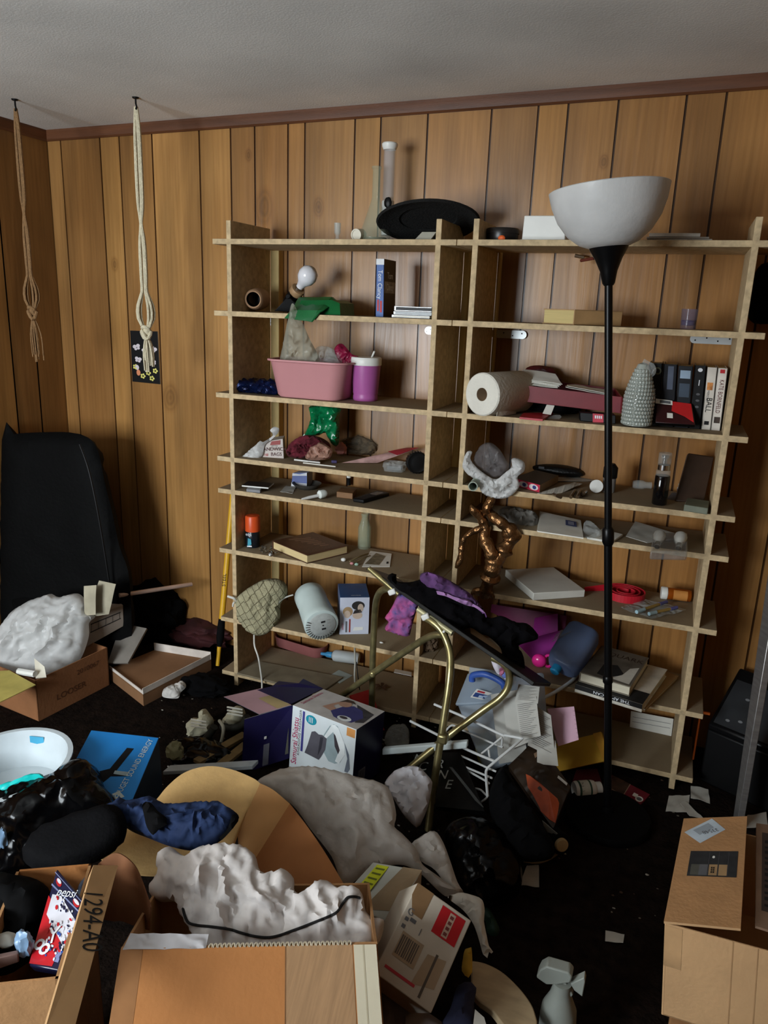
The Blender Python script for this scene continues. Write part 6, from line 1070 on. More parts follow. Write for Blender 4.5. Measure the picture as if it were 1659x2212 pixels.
# basin, bags and jacket
P = Z(18, 1650, .34); t = thing('plastic_basin', 'round white plastic basin tipped among the black bags', 'basin', P-V((0, 0, .12))); M = frame(P-V((0, 0, .1)), V((-.05, -.05, 1))); rr = .158; WB = film('basin_white', (214, 224, 228), 1, .35, .25, .05)
b = B(); b.lathe([(0, 0), (rr*.72, 0), (rr*.78, .006), (rr*.98, .098), (rr*1.03, .1), (rr*1.03, .104), (rr*.95, .104), (rr*.76, .01), (0, .006)], WB, M, 48); mesh(b, 'bowl', t)
b = B(); an = math.radians(60); c = M @ V((rr*.9*math.cos(an), rr*.9*math.sin(an), .06)); inw = (M @ V((0, 0, .06))-c).normalized(); tx = V((-inw.y, inw.x, 0)).normalized(); c+= inw*.004; q = [c-tx*.02-V((0, 0, .035)), c+tx*.02-V((0, 0, .035)), c+tx*.02+V((0, 0, .03)), c-tx*.02+V((0, 0, .03))]; b.patch(q, mat('label_cyan', (70, 160, 196), .5), 4, .001, 0); mesh(b, 'label', t)
soft([(-14, 1702), (20, 1690), (60, 1675), (85, 1670), (94, 1680), (60, 1692), (20, 1712), (-14, 1722)], 0, mat('turquoise_film', (20, 190, 186), .35, var=.06), 'turquoise_bag', 'edge of a turquoise bag under the white basin', 'bag', .02, .01, 76, n=(.1, -.6, 1), z=.33, crease=.006, res=.008)
soft([(-16, 1730), (30, 1706), (90, 1690), (120, 1684), (150, 1660), (180, 1648), (200, 1652), (216, 1668), (226, 1700), (248, 1722), (256, 1750), (240, 1780), (200, 1800), (150, 1812), (110, 1860), (60, 1890), (-16, 1900)], 0, TRASH, 'black_sack', 'glossy black sack between the blue carton and the navy jacket', 'bag', .1, .08, 77, n=(.2, -.6, 1), z=.28, crease=.016, R=.12, res=.011, fr=26, exc=.07, hold=.006)
SACK = LASTB
soft([(50, 1858), (52, 1828), (66, 1806), (92, 1786), (130, 1768), (190, 1748), (245, 1738), (272, 1770), (270, 1810), (240, 1840), (190, 1868), (130, 1886), (80, 1880)], 0, mat('charcoal_felt', (9, 9, 11), .8, var=.2, bump=.2, bs=120, sp=.1), 'round_cushion', 'round black seat pad lying in front of the glossy black sack', 'cushion', .03, .03, 78, n=(.1, -.55, 1), z=.36, R=.03, res=.012, amp=.003)
JKT = mat('navy_nylon', (38, 52, 84), .75, var=.25, bump=.4, bs=60, sp=.15)
jk = [(a/2.9625, 1500+c_/2.9625) for a, c_ in [(684, 700), (740, 704), (790, 668), (830, 692), (905, 686), (990, 668), (1040, 702), (1120, 718), (1230, 708), (1400, 705), (1495, 745), (1530, 788), (1500, 845), (1420, 930), (1330, 980), (1220, 1000), (1080, 970), (950, 920), (850, 880), (760, 820), (700, 770)]]
t = thing('navy_jacket', 'crumpled navy blue jacket on top of the curved brown cardboard', 'jacket', Z(380, 1800, .3)); b = B(); b.blob(jk, Z(380, 1775, .39), (.1, -.6, 1), JKT, .045, .03, R=.06, res=.007, crease=.012, amp=.008, seed=79); mesh(b, 'body', t, ang=60)
cc = [(912, 700), (960, 690), (1010, 745), (1065, 790), (1070, 830), (1020, 860), (980, 900), (940, 850), (925, 790)]; b = B(); b.blob([(a/2.9625, 1500+c_/2.9625) for a, c_ in cc], Z(335, 1768, .425), (.1, -.6, 1), BLACKM, .012, .02, res=.008, crease=.004, seed=80); mesh(b, 'collar_opening', t)
b = B(); b.blob([(a/2.9625, 1500+c_/2.9625) for a, c_ in [(1470, 735), (1530, 785), (1500, 845), (1420, 932), (1400, 920), (1460, 850)]], Z(490, 1780, .41), (.1, -.6, 1), BLACKM, .012, .02, res=.008, crease=.004, seed=81); mesh(b, 'black_lining', t)
b = B(); p = Z(258, 1788, .385); b.lump(p, (.02, .008, .006), mat('ivory_scrap', (190, 184, 168), .6), .2, 2, sub=2); solo(b, 'ivory_toggle', 'small ivory toggle by the neck of the navy jacket', 'toggle')
# curved cardboard: lit and shaded tones painted into the panels of one sheet
KR = mat('kraft_card_lit', (196, 160, 104), .85, var=.08, sc=30, bump=.1, bs=140); KR2 = mat('kraft_card_shaded', (160, 104, 58), .8, var=.08)
def ribbon(b, T, Bt, m, th=.004, k=5, rows=6):
    T = smoothpts(T, k); Bt = smoothpts(Bt, k); n = len(T); vs = []
    for r_ in range(rows+1): vs += [T[i].lerp(Bt[i], r_/rows) for i in range(n)]
    N1 = len(vs); nr = (T[-1]-T[0]).cross(Bt[0]-T[0]).normalized()*th; vs += [p+nr for p in vs]; fs = []
    for r_ in range(rows):
        for i in range(n-1): a = r_*n+i; fs += [(a, a+n, a+n+1, a+1), (N1+a, N1+a+1, N1+a+n+1, N1+a+n)]
    for i in range(n-1): fs += [(i, i+1, N1+i+1, N1+i), (rows*n+i, N1+rows*n+i, N1+rows*n+i+1, rows*n+i+1)]
    for r_ in range(rows): fs += [(r_*n, N1+r_*n, N1+(r_+1)*n, (r_+1)*n), (r_*n+n-1, (r_+1)*n+n-1, N1+(r_+1)*n+n-1, N1+r_*n+n-1)]
    return b.add(vs, fs, m)
t = thing('curved_cardboard', 'big bent sheet of brown cardboard with an arched edge under the navy jacket', 'cardboard', Z(560, 1880, .1)); b = B()
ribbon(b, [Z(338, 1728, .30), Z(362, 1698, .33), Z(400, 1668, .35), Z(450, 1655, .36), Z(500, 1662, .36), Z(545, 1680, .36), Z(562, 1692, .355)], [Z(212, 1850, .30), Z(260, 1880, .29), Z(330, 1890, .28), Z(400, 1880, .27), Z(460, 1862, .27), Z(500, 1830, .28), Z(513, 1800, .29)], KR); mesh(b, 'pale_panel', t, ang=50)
b = B(); ribbon(b, [Z(562, 1692, .355), Z(590, 1706, .345), Z(626, 1736, .33)], [Z(513, 1800, .29), Z(520, 1850, .26), Z(548, 1860, .27)], mat('kraft_card_half_lit', (178, 132, 82), .85, var=.08)); mesh(b, 'fold_panel', t, ang=50)
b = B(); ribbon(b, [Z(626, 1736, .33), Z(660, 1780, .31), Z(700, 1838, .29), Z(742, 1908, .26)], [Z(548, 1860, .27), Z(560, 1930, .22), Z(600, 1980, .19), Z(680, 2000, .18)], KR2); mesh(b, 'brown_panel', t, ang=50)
# translucent white bags
LINER = film('bin_liner_film', (220, 214, 206), .86, .4, .35, .5, 40)
soft([(556, 1694), (590, 1668), (640, 1656), (700, 1660), (760, 1675), (828, 1694), (846, 1716), (856, 1760), (852, 1786), (868, 1800), (900, 1835), (912, 1866), (950, 1895), (992, 1928), (962, 1936), (905, 1885), (862, 1868), (800, 1880), (745, 1912), (716, 1850), (670, 1790), (628, 1736)], 0, LINER, 'bin_liner', 'large translucent white bin liner slumped beside the brown cardboard', 'bag', .05, .06, 82, n=(.15, -.7, 1), z=.24, crease=.014, R=.12, res=.01, amp=.016, fr=40, fold=(.8, -.6, -.3), exc=.07, hold=.006)
soft([(884, 1832), (910, 1806), (938, 1795), (955, 1815), (970, 1852), (988, 1905), (1002, 1930), (980, 1932), (940, 1880), (912, 1862)], 0, LINER, 'limp_bag', 'limp white bag tail lying between the bin liner and the black sack', 'bag', .02, .02, 83, n=(.1, -.7, 1), z=.16, crease=.012, res=.009)
t = thing('white_pouch', 'white triangular padded pouch next to the bin liner', 'pouch', Z(880, 1790, 0)); b = B(); b.blob([(832, 1700), (836, 1682), (862, 1660), (900, 1655), (930, 1682), (934, 1690), (925, 1740), (908, 1782), (900, 1788), (872, 1760), (850, 1725)], Z(880, 1710, .16), (.1, -.8, .8), mat('white_cloth', (206, 206, 212), .8, var=.06, bump=.15, bs=30), .03, .04, R=.04, res=.01, crease=.01, seed=84); mesh(b, 'pouch_body', t, ang=50)
# ---- shirt
SH = mat('white_cotton', (214, 208, 204), .9, var=.05, bump=.2, bs=90)
shp = [(200+a/2.37, 1750+c_/2.37) for a, c_ in [(295, 430), (310, 372), (345, 335), (335, 280), (350, 220), (400, 190), (450, 225), (495, 240), (525, 205), (600, 190), (680, 176), (760, 185), (830, 230), (860, 312), (940, 322), (980, 302), (1030, 350), (1036, 420), (1100, 420), (1140, 372), (1200, 360), (1260, 400), (1340, 390), (1380, 430), (1400, 520), (1440, 550), (1490, 560), (1482, 640), (1440, 700), (1300, 735), (900, 740), (560, 735), (530, 660), (460, 540), (430, 472), (350, 470)]]
t = thing('white_shirt', 'crumpled white shirt with thin black piping spilling over the near carton', 'shirt', Z(560, 1980, .3)); b = B(); b.blob(shp, Z(560, 1950, .34), (.1, -.75, 1), SH, .05, .04, R=.08, res=.0075, crease=.016, amp=.014, fr=44, seed=90, fold=(1, -.9, -.5), facet=.15, exc=.15, hold=.009, folds=34); mesh(b, 'cloth', t, ang=60)
import mathutils
def over(pts, n, lift):   # lay points on top of the last built cloth
    return pts
pn = V((.1, -.75, 1)).normalized(); pp = Z(560, 1950, .34)
from mathutils.bvhtree import BVHTree
def drape(px, bb, lift=.003):
    tr = BVHTree.FromPolygons(bb.v, bb.f); out = []
    for a, c_ in px:
        d_ = ray(a, c_).normalized(); h = tr.ray_cast(CAM, d_)
        if h[0] is not None: out.append(h[0]-d_*lift)
    return out
pl = [(200+a/2.37, 1750+c_/2.37) for a, c_ in [(462, 505), (475, 550), (495, 578), (540, 590), (600, 596), (700, 610), (760, 628), (830, 646), (900, 652), (960, 640), (1020, 618), (1080, 596), (1140, 572), (1200, 548), (1250, 522), (1280, 480), (1305, 448), (1340, 443), (1370, 450)]]
bb = b; b = B(); fine = [tuple(p_.to_2d()) for p_ in smoothpts([(a, c_, 0) for a, c_ in pl], 7)]; b.tube(drape(fine, bb, .003), .0026, INK, 7); mesh(b, 'piping', t)
# ---- near carton: outward flap facing the viewer
CRUG = mat('corrugated_face', (164, 128, 92), .9, var=.14, sc=3, stretch=(60, 4, 4)); CLITE = mat('cream_card', (206, 196, 170), .85, var=.05); CBR = mat('warm_cardboard', (178, 118, 66), .85, var=.08, sc=8, bump=.1, bs=120)
zt_ = .42; tl, tr_ = Z(261, 2050, zt_), Z(815, 2039, zt_); ax_ = (tr_-tl); bl, br = Z(232, 2225, zt_-.085), Z(830, 2225, zt_-.085); dn = bl-tl
nfl = (tr_-tl).cross(Z(236, 2212, zt_-.09)-tl).normalized(); bl = PL(222, 2300, tl, nfl); br = PL(835, 2300, tl, nfl)
t = thing('near_carton', 'open brown carton with its wide flap folded towards the viewer', 'carton', V(((tl.x+tr_.x)/2, (tl.y+tr_.y)/2+.1, 0)))
b = B(); f4 = [bl, br, tr_, tl]; b.panel(f4, .006, CBR, CARD); b.rect(f4, .0, .0, .085, 1, mat('card_dark_strip', (150, 104, 64), .9), .0004); b.rect(f4, .64, 0, .9, 1, CRUG, .0006); b.rect(f4, .905, 0, .995, 1, CLITE, .003); b.rect(f4, .94, 0, .946, 1, mat('cream_fold', (186, 174, 146), .9), .0034); b.rect(f4, .635, 0, .64, 1, mat('fold_brown', (120, 84, 52), .9), .0008)  # includes a darker brown strip along one end of the flap
mesh(b, 'front_flap', t, False)
b = B(); vv = V((-ax_.y, ax_.x, 0)).normalized(); dp = vv*.26
b.panel([V((tl.x, tl.y, .02)), V((tr_.x, tr_.y, .02)), tr_, tl], .005, CARD)
b.panel([V((tr_.x, tr_.y, .02)), V((tr_.x, tr_.y, .02))+dp, tr_+dp-V((0, 0, .1)), tr_], .005, CARD); b.panel([V((tl.x, tl.y, .02))+dp, V((tl.x, tl.y, .02)), tl, tl+dp-V((0, 0, .1))], .005, CARD); b.panel([V((tr_.x, tr_.y, .02))+dp, V((tl.x, tl.y, .02))+dp, tl+dp-V((0, 0, .1)), tr_+dp-V((0, 0, .1))], .005, CARD)
b.hexa([V((p.x, p.y, .002)) for p in (tl, tr_, tr_+dp, tl+dp)], [V((p.x, p.y, .02)) for p in (tl, tr_, tr_+dp, tl+dp)], CARD); mesh(b, 'carton_body', t, False)
b = B(); n_ = 64; rim = mat('flute_white', (196, 184, 160), .9)
for i in range(n_):
    u0 = .34+.56*i/n_; p = tl+ax_*u0+V((0, .002, .002)); b.box(p, (.0022, .007, .004), rim, Mx.Rotation(math.atan2(ax_.y, ax_.x)+(.5 if i % 2 else -.5), 3, 'Z'))
mesh(b, 'torn_flutes', t, False)
b = B(); b.patch([tl+ax_*.01+V((0, -.002, .001)), tl+ax_*.33+V((0, -.002, .001)), tl+ax_*.33+vv*.022+V((0, 0, .006)), tl+ax_*.02+vv*.03+V((0, 0, .004))], mat('packing_tape', (190, 188, 190), .25, var=.1, bump=.4, bs=40), 10, .001, .003, 40); mesh(b, 'tape', t)
# ---- carton in the corner of the view with the numbered flap
zz = .45; t = thing('numbered_carton', 'brown carton with 1294-A0 printed along its raised side flap', 'carton', Z(60, 2150, 0)); a0, a1 = Z(-70, 2135, zz), Z(126, 2114, zz); ax_ = a1-a0; vv = V((-ax_.y, ax_.x, 0)).normalized(); far = vv*.26
b = B(); b.panel([V((a0.x, a0.y, .01)), V((a1.x, a1.y, .01)), a1, a0], .005, CARD); c1 = a1+far; c0 = a0+far; b.panel([V((c1.x, c1.y, .01)), V((c0.x, c0.y, .01)), c0, c1], .005, CBR); b.panel([V((a1.x, a1.y, .01)), V((c1.x, c1.y, .01)), c1, a1], .005, CARD); b.panel([V((c0.x, c0.y, .01)), V((a0.x, a0.y, .01)), a0, c0], .005, CARD)
b.hexa([V((p.x, p.y, .002)) for p in (a0, a1, c1, c0)], [V((p.x, p.y, .012)) for p in (a0, a1, c1, c0)], CARD); mesh(b, 'carton_body', t, False)
s4 = [Z(92, 2240, .485), Z(156, 2240, .47), Z(255, 1869, .47), Z(202, 1868, .49)]; b = B(); b.panel(s4, .03, mat('cardboard_strip', (184, 146, 102), .85, var=.1)); mesh(b, 'side_flap', t, False, .001); txt(t, '1294-A0', s4, .55, .62, .034, INK, -90, .78)
b = B(); ribbon(b, [Z(212, 1866, .44), Z(240, 1845, .46), Z(262, 1846, .46), Z(290, 1870, .45), Z(308, 1910, .43), Z(325, 1960, .4)], [Z(200, 1980, .36), Z(240, 1990, .34), Z(262, 1990, .34), Z(290, 2000, .33), Z(305, 2005, .33), Z(322, 2010, .33)], mat('card_dark_side', (128, 84, 54), .85)); mesh(b, 'arched_flap', t, ang=50)
# contents
pq = [Z(64, 2084, .40), Z(150, 2070, .40), Z(180, 1945, .46), Z(124, 1876, .47)]
b = B(); pq = [Z(62, 2086, .42), Z(126, 2098, .43), None, Z(122, 1876, .47)]; nq = (pq[1]-pq[0]).cross(pq[3]-pq[0]).normalized(); pq[2] = PL(186, 1950, pq[0], nq); t = thing('snack_packet', 'glossy navy and red sports snack packet sticking out of the numbered carton', 'packet', sum(pq, V())/4-V((0, 0, .05))); SN = mat('snack_navy', (26, 30, 62), .25, var=.1, coat=.5)
b.panel(pq, .02, SN); rd = random.Random(4)
b.on(pq, [(.0, .02), (.75, .04), (.8, .3), (.45, .62), (.0, .7)], mat('snack_red', (190, 30, 40), .3, coat=.4), .0006); b.on(pq, [(.1, .52), (.95, .28), (.97, .68), (.35, .8), (.1, .74)], mat('snack_white', (214, 214, 222), .3), .0009)
for i in range(90): u, v = rd.uniform(.25, .95), rd.uniform(.12, .78); b.disc(pq, u, v, rd.uniform(.02, .05), rd.uniform(.012, .03), rd.choice([mat('snack_white'), mat('snack_white'), BLUE, mat('snack_white'), mat('snack_red'), SN]), .0012+.00002*i, 7)
b.rect(pq, .0, .81, 1, .83, mat('snack_line', (120, 130, 170), .4), .001); b.rect(pq, .0, .95, 1, .96, mat('snack_line'), .001)
b.disc(pq, .18, .9, .09, .04, RED, .001); b.disc(pq, .18, .915, .07, .022, mat('snack_white'), .0013); b.disc(pq, .78, .88, .1, .045, RED, .001); b.disc(pq, .78, .895, .09, .025, mat('snack_white'), .0013); b.rect(pq, .74, .1, .9, .24, mat('snack_line'), .001)
mesh(b, 'packet', t, bev=.003); txt(t, 'pepsi', pq, .48, .885, .016, TXB, 0, .9, .0016); txt(t, '8', pq, .3, .2, .036, TXB, 70, .9, .003); txt(t, 'Y', pq, .5, .36, .03, TXB, 20, .9, .003)
soft([(-16, 2090), (-16, 1900), (30, 1890), (80, 1900), (110, 1930), (100, 1990), (70, 2040), (60, 2080), (30, 2100)], 0, BLACKM, 'black_garment', 'black garment stuffed into the numbered carton', 'garment', .05, .05, 91, n=(.2, -.6, 1), z=.36, crease=.012, R=.06, res=.013)
b = B(); b.lump(Z(52, 2040, .44), (.016, .012, .026), mat('pale_blue_foil', (120, 150, 180), .3), .35, 2.4, seed=3, crease=.1, sub=3); solo(b, 'blue_wrapper', 'pale blue wrapper beside the sports snack packet', 'wrapper')
b = B(); b.panel([Z(-16, 2098, .42), Z(42, 2078, .42), Z(40, 2060, .44), Z(-16, 2072, .44)], .012, mat('rosy_card', (130, 104, 96), .7)); solo(b, 'rosy_box', 'rosy grey flat box at the rim of the numbered carton', 'box', bev=.002)
b = B(); b.lump(Z(12, 2030, .43), (.02, .015, .008), DIRTY, .3, 3, sub=2, seed=2); solo(b, 'tissue_scrap', 'grey tissue scrap on the black garment in the numbered carton', 'tissue')
b = B(); b.lump(drape([(3, 1815)], SACK, .004)[0], (.012, .012, .03), mat('pale_blue_foil'), .3, 3, sub=3, seed=6, crease=.1); solo(b, 'silver_scrap', 'silvery scrap on the glossy black sack', 'scrap')
soft([(170, 1912), (185, 1890), (200, 1882), (200, 1930), (178, 1960), (165, 1940)], 0, mat('slate_fabric', (70, 80, 96), .8), 'slate_cloth', 'slate blue cloth behind the sports snack packet', 'cloth', .02, .02, 92, n=(.2, -.6, 1), z=.41, crease=.006, res=.009)
# ---- white shipping boxes
SHIP = mat('grey_white_carton', (186, 176, 160), .7, var=.06, bump=.05, bs=60)
b4, t4, R_ = boxfit((-.454, 1.139, .2), -2.3, (31.8, 29), (.129, .18, .13)); t = thing('shipping_box', 'off-white shipping box with a red square label and barcode', 'box', sum(b4, V())/4); b = B(); b.hexa(b4, t4, SHIP, SHIP); T4 = t4; TAPE = mat('brown_tape', (126, 98, 68), .35)
b.on(T4, [(.0, .86), (.0, 1), (.3, 1), (.3, .7), (.12, .7)], TAPE); b.rect(T4, .5, .66, .92, .96, RED); b.rect(T4, .66, .68, .76, .94, mat('label_beige', (196, 170, 150), .6), .0009); [b.rect(T4, .68, .7+.06*i, .74, .735+.06*i, mat('label_ink', (120, 60, 56), .6), .0012) for i in range(4)]; b.rect(T4, .12, .24, .5, .5, mat('sticker_tan', (160, 138, 112), .7))
for i in range(9): b.rect(T4, .14+.035*i, .27, .14+.035*i+(.018 if i % 3 else .026), .47, mat('bar_grey', (88, 78, 68), .7), .0009)
b.rect(T4, .14, .62, .24, .66, GREYP); b.rect(T4, .06, .52, .12, .56, GREYP); b.rect(T4, .06, .6, .12, .64, GREYP); b.rect(T4, .1, .1, .62, .13, mat('red_line', (176, 50, 60), .5)); b.rect(T4, .72, .05, .76, .5, mat('bar_grey')); b.on(T4, [(.55, .12), (.9, .2), (.9, .5), (.6, .45)], mat('sticker_tan'), .0005)
mesh(b, 'box_body', t, False, .002); txt(t, '1', T4, .36, .58, .014, GREYP, 0, .9); txt(t, 'G', T4, .1, .7, .014, GREYP, 0); pass
q = [Z(735, 1940, .22), Z(842, 1996, .24), Z(912, 1880, .27), Z(806, 1862, .26)]; t = thing('mailer_box', 'grey-white mailer box with a fluorescent yellow sticker', 'box', sum(q, V())/4-V((0, 0, .1))); b = B(); b.hexa([p-V((0, 0, .1)) for p in q], q, SHIP, mat('mailer_white', (176, 178, 168), .6, var=.05)); b.on(q, [(.45, .0), (.95, .2), (1, 1), (.62, 1)], mat('mailer_tan', (146, 126, 98), .7)); b.on(q, [(.12, .3), (.36, .3), (.36, .95), (.12, .95)], mat('fluo_sticker', (196, 204, 30), .5), .001)
[b.rect(q, .15, .36+.12*i, .33, .4+.12*i, mat('fluo_print', (96, 104, 24), .6), .0014) for i in range(5)]; mesh(b, 'box_body', t, False, .002)
soft([(770, 1990), (810, 2010), (835, 2080), (828, 2120), (960, 2212), (960, 2240), (822, 2240), (818, 2050)], 0, mat('grey_fabric', (120, 110, 106), .9), 'grey_cloth', 'grey cloth under the off-white shipping box', 'cloth', .02, .03, 93, n=(.1, -.6, 1), z=.2, crease=.006, res=.014)
soft([(700+a/2.765, 1700+c_/2.765) for a, c_ in [(738, 660), (780, 640), (820, 630), (900, 650), (945, 675), (960, 740), (955, 800), (972, 890), (985, 950), (1010, 985), (1000, 995), (985, 985), (975, 1022), (950, 1000), (930, 930), (905, 850), (880, 800), (830, 735)]], 0, mat('white_knit', (196, 192, 182), .9, var=.06, bump=.3, bs=120), 'white_glove', 'white cotton glove lying over the black sack by the shipping box', 'glove', .014, .012, 94, n=(.1, -.6, 1), z=.24, crease=.005, res=.007)
soft([(1030, 1975), (1052, 1960), (1070, 1985), (1080, 2010), (1070, 2024), (1052, 2015), (1048, 1990)], 0, mat('bottle_green', (16, 44, 32), .6), 'green_cloth', 'dark green cloth on the floor beside the white glove', 'cloth', .02, .015, 95, n=(.1, -.5, 1), z=.02, crease=.006, res=.009)
soft([(1005, 2050), (1018, 2046), (1020, 2100), (1012, 2112), (998, 2098), (1000, 2070)], 0, mat('yellow_cloth', (196, 160, 60), .8), 'yellow_cloth', 'yellow cloth peeking out under the shipping box', 'cloth', .012, .012, 96, n=(.1, -.6, 1), z=.17, crease=.004, res=.007)
soft([(700+a/2.765, 1700+c_/2.765) for a, c_ in [(800, 1185), (880, 1165), (910, 1200), (895, 1300), (885, 1440), (700, 1440), (755, 1320)]], 0, mat('midnight_cloth', (38, 40, 62), .9, var=.3), 'midnight_cloth', 'midnight blue cloth between the shipping box and the oval board', 'cloth', .03, .02, 97, n=(.1, -.6, 1), z=.16, crease=.01, res=.01)
ov = [(700+a/2.765, 1700+c_/2.765) for a, c_ in [(880, 1035), (960, 1050), (1060, 1100), (1150, 1180), (1220, 1265), (1258, 1340), (1264, 1440), (1100, 1440), (1000, 1330), (920, 1270), (885, 1200)]]
b = B(); P_ = smoothpts([Z(a, c_, .12) for a, c_ in ov]+[Z(*ov[0], .12)], 4)[:-1]; b.prism([p-V((0, 0, .018)) for p in P_], (0, 0, .018), mat('pale_wood_board', (176, 154, 120), .6, var=.14, sc=5, stretch=(4, 12, 4))); solo(b, 'oval_board', 'pale oval wooden board lying in front of the shipping box', 'board', bev=.003)
b = B(); b.patch([Z(1018, 2250, .15), Z(1060, 2250, .15), Z(1046, 2198, .15), Z(1026, 2180, .15)], PAPER, 4, .001, .002); solo(b, 'white_scrap', 'white paper scrap at the edge of the oval board', 'paper')
# ---- spray bottle
P = Z(1215, 2225, .05); zb = .0; y = P.y; S = mat('grey_white_plastic', (142, 146, 138), .45, var=.06); cx = Y(1210, 2160, y); t = thing('trigger_bottle', 'grey white trigger spray bottle standing on the dark floor', 'spray bottle', V((cx.x, y, 0))); s_ = Y(1260, 2212, y).x-Y(1178, 2212, y).x; top = Y(1210, 2118, y).z; M = TR((cx.x, y, 0)); r0 = s_*.5
b = B(); b.lathe([(r0*.95, 0), (r0, .006), (r0, top*.45), (r0*.95, top*.6), (r0*.62, top*.78), (r0*.5, top*.9), (r0*.52, top)], S, M, 32); mesh(b, 'bottle', t)
hd = [Y(a, c_, y-.012) for a, c_ in ((1158, 2112), (1166, 2096), (1180, 2088), (1228, 2102), (1236, 2112), (1232, 2124), (1204, 2128), (1180, 2128))]; b = B(); b.prism(hd, (0, .03, 0), S); mesh(b, 'spray_head', t, bev=.003)
b = B(); b.prism([Y(a, c_, y-.006) for a, c_ in ((1210, 2122), (1222, 2124), (1238, 2150), (1234, 2155), (1222, 2148))], (0, .014, 0), S); mesh(b, 'trigger', t, bev=.002)
b = B(); b.prism([Y(a, c_, y-.008) for a, c_ in ((1232, 2126), (1262, 2112), (1264, 2122), (1258, 2154), (1240, 2140))], (0, .02, 0), S); mesh(b, 'nozzle', t, bev=.002)
# ---- tall carton near the lamp
zc_ = .40; o1, o2 = Z(1436, 1994, zc_), Z(1720, 2072, zc_); u_ = (o2-o1); u_.z = 0; u_ = u_.normalized(); vv = Z(1477, 1767, zc_)-Z(1434, 1990, zc_); D_ = vv.length; vv = vv.normalized(); W_ = .42; zb_ = .19; CRT = mat('carton_tan', (196, 156, 112), .85, var=.07, sc=10, bump=.12, bs=110)
t = thing('flapped_carton', 'tall tan carton with a shipping label on its open top flap', 'carton', o1+u_*W_/2+vv*D_/2-V((0, 0, zc_))); b4 = [V((p.x, p.y, zb_))+u_*.02 for p in (o1, o1+u_*W_, o1+u_*W_+vv*D_, o1+vv*D_)]; t4 = [p+V((0, 0, zc_-zb_))-u_*.02 for p in b4]; b = B(); open_box(b, b4, t4, CRT); fc = [b4[0], b4[1], t4[1], t4[0]]; b.rect(fc, .0, .55, .075, .98, mat('tape_tan', (186, 148, 106), .5)); [b.rect(fc, a_, .0, a_+.005, 1, mat('crease_tan', (170, 132, 92), .9)) for a_ in (.28, .38)]
mesh(b, 'carton_body', t, False, .001)
q = [t4[0]+V((0, 0, .006)), t4[0]+u_*.136+V((0, 0, .02)), Z(1614, 1763, .55), Z(1477, 1768, .515)]; q = [Z(1434, 1990, .405), Z(1600, 2006, .425), Z(1614, 1763, .425), Z(1477, 1768, .405)]; b = B(); b.panel(q, .005, CARD, CRT); 
b.on(q, [(.05, .84), (.32, .72), (.68, .86), (.45, .985)], mat('label_pale_blue', (190, 204, 214), .5)); b.on(q, [(.18, .86), (.3, .805), (.5, .885), (.4, .935)], mat('label_grey', (150, 160, 168), .6), .0009); b.on(q, [(.2, .40), (.9, .40), (.9, .64), (.2, .64)], mat('dark_panel', (44, 46, 48), .6, var=.25, sc=60))
for i, (u, v, m_) in enumerate(((.36, .41, GREYP), (.5, .41, mat('kraft_patch', (160, 130, 92), .8)), (.64, .41, mat('kraft_patch')), (.24, .41, mat('slate_patch', (84, 84, 76), .7)))): b.rect(q, u, v, u+.12, v+.1, m_, .0009)
for u in (.49, .63, .77): b.rect(q, u-.004, .41, u, .63, GREYP, .001)
b.disc(q, .55, .58, .02, .012, WHITE, .001); mesh(b, 'label_flap', t, False); txt(t, '33548', q, .45, .845, .011, GREYP, 205, 1); b = B(); [b.rect(q, .53+.03*(i % 2), .43+.02*(i//2), .55+.03*(i % 2), .445+.02*(i//2), INK, .0014) for i in range(6)]; mesh(b, 'patch_print', t, False)
q = [Z(1632, 2000, .405), Z(1790, 2050, .405), Z(1790, 1800, .405), Z(1634, 1778, .405)]; b = B(); b.panel(q, .005, mat('card_grey_brown', (126, 100, 80), .85, var=.2)); b.rect(q, .08, .14, .9, .9, mat('dark_print', (62, 50, 44), .8, var=.3)); mesh(b, 'far_flap', t, False); b = B(); [b.rect(q, .12, .18+.055*i, .22, .2+.055*i+.01*(i % 2), INK, .0014) for i in range(12)]; mesh(b, 'side_print', t, False)
t = thing('lower_carton', 'brown carton under the tan carton with the shipping label', 'carton', V((o1.x+.2, o1.y+.2, 0))); b = B(); c4 = [V((p.x, p.y, 0)) for p in (o1+u_*.036+vv*.01, o1+u_*W_+vv*.01, o1+u_*W_+vv*D_, o1+vv*D_+u_*.036)]; b.hexa(c4, [p+V((0, 0, .188)) for p in c4], mat('carton_brown_low', (150, 106, 66), .85)); fc = [c4[0], c4[1], c4[1]+V((0, 0, .188)), c4[0]+V((0, 0, .188))]; b.rect(fc, .3, .3, .8, .96, PAPER); mesh(b, 'carton_body', t, False, .002)
# ================================================================ TRAY TABLE, BIN, RACK AND THE DARK HEAP
BR = mat('antique_brass', (150, 140, 98), .32, me=.75, var=.3, sc=30); t = thing('folding_tray_table', 'tipped folding tray table with brass tube legs', 'tray table', Z(880, 1790, 0)); 
def leg(nm, pts, r=.0115, rr_=None): b = B(); b.tube(smoothpts([Y(a, c_, y_) for a, c_, y_ in pts], 7), r, BR, 12); return mesh(b, nm, t)
leg('leg', [(852, 1279, 2.12), (838, 1272, 2.15), (822, 1278, 2.19), (813, 1298, 2.23), (809, 1340, 2.27), (806, 1400, 2.28), (804, 1470, 2.29), (803, 1540, 2.30), (802, 1590, 2.31)])
leg('leg', [(918, 1334, 2.07), (934, 1343, 2.06), (952, 1360, 2.05), (966, 1388, 2.04), (973, 1420, 2.02), (971, 1470, 1.99), (958, 1560, 1.955), (941, 1670, 1.915), (925, 1795, 1.865)])
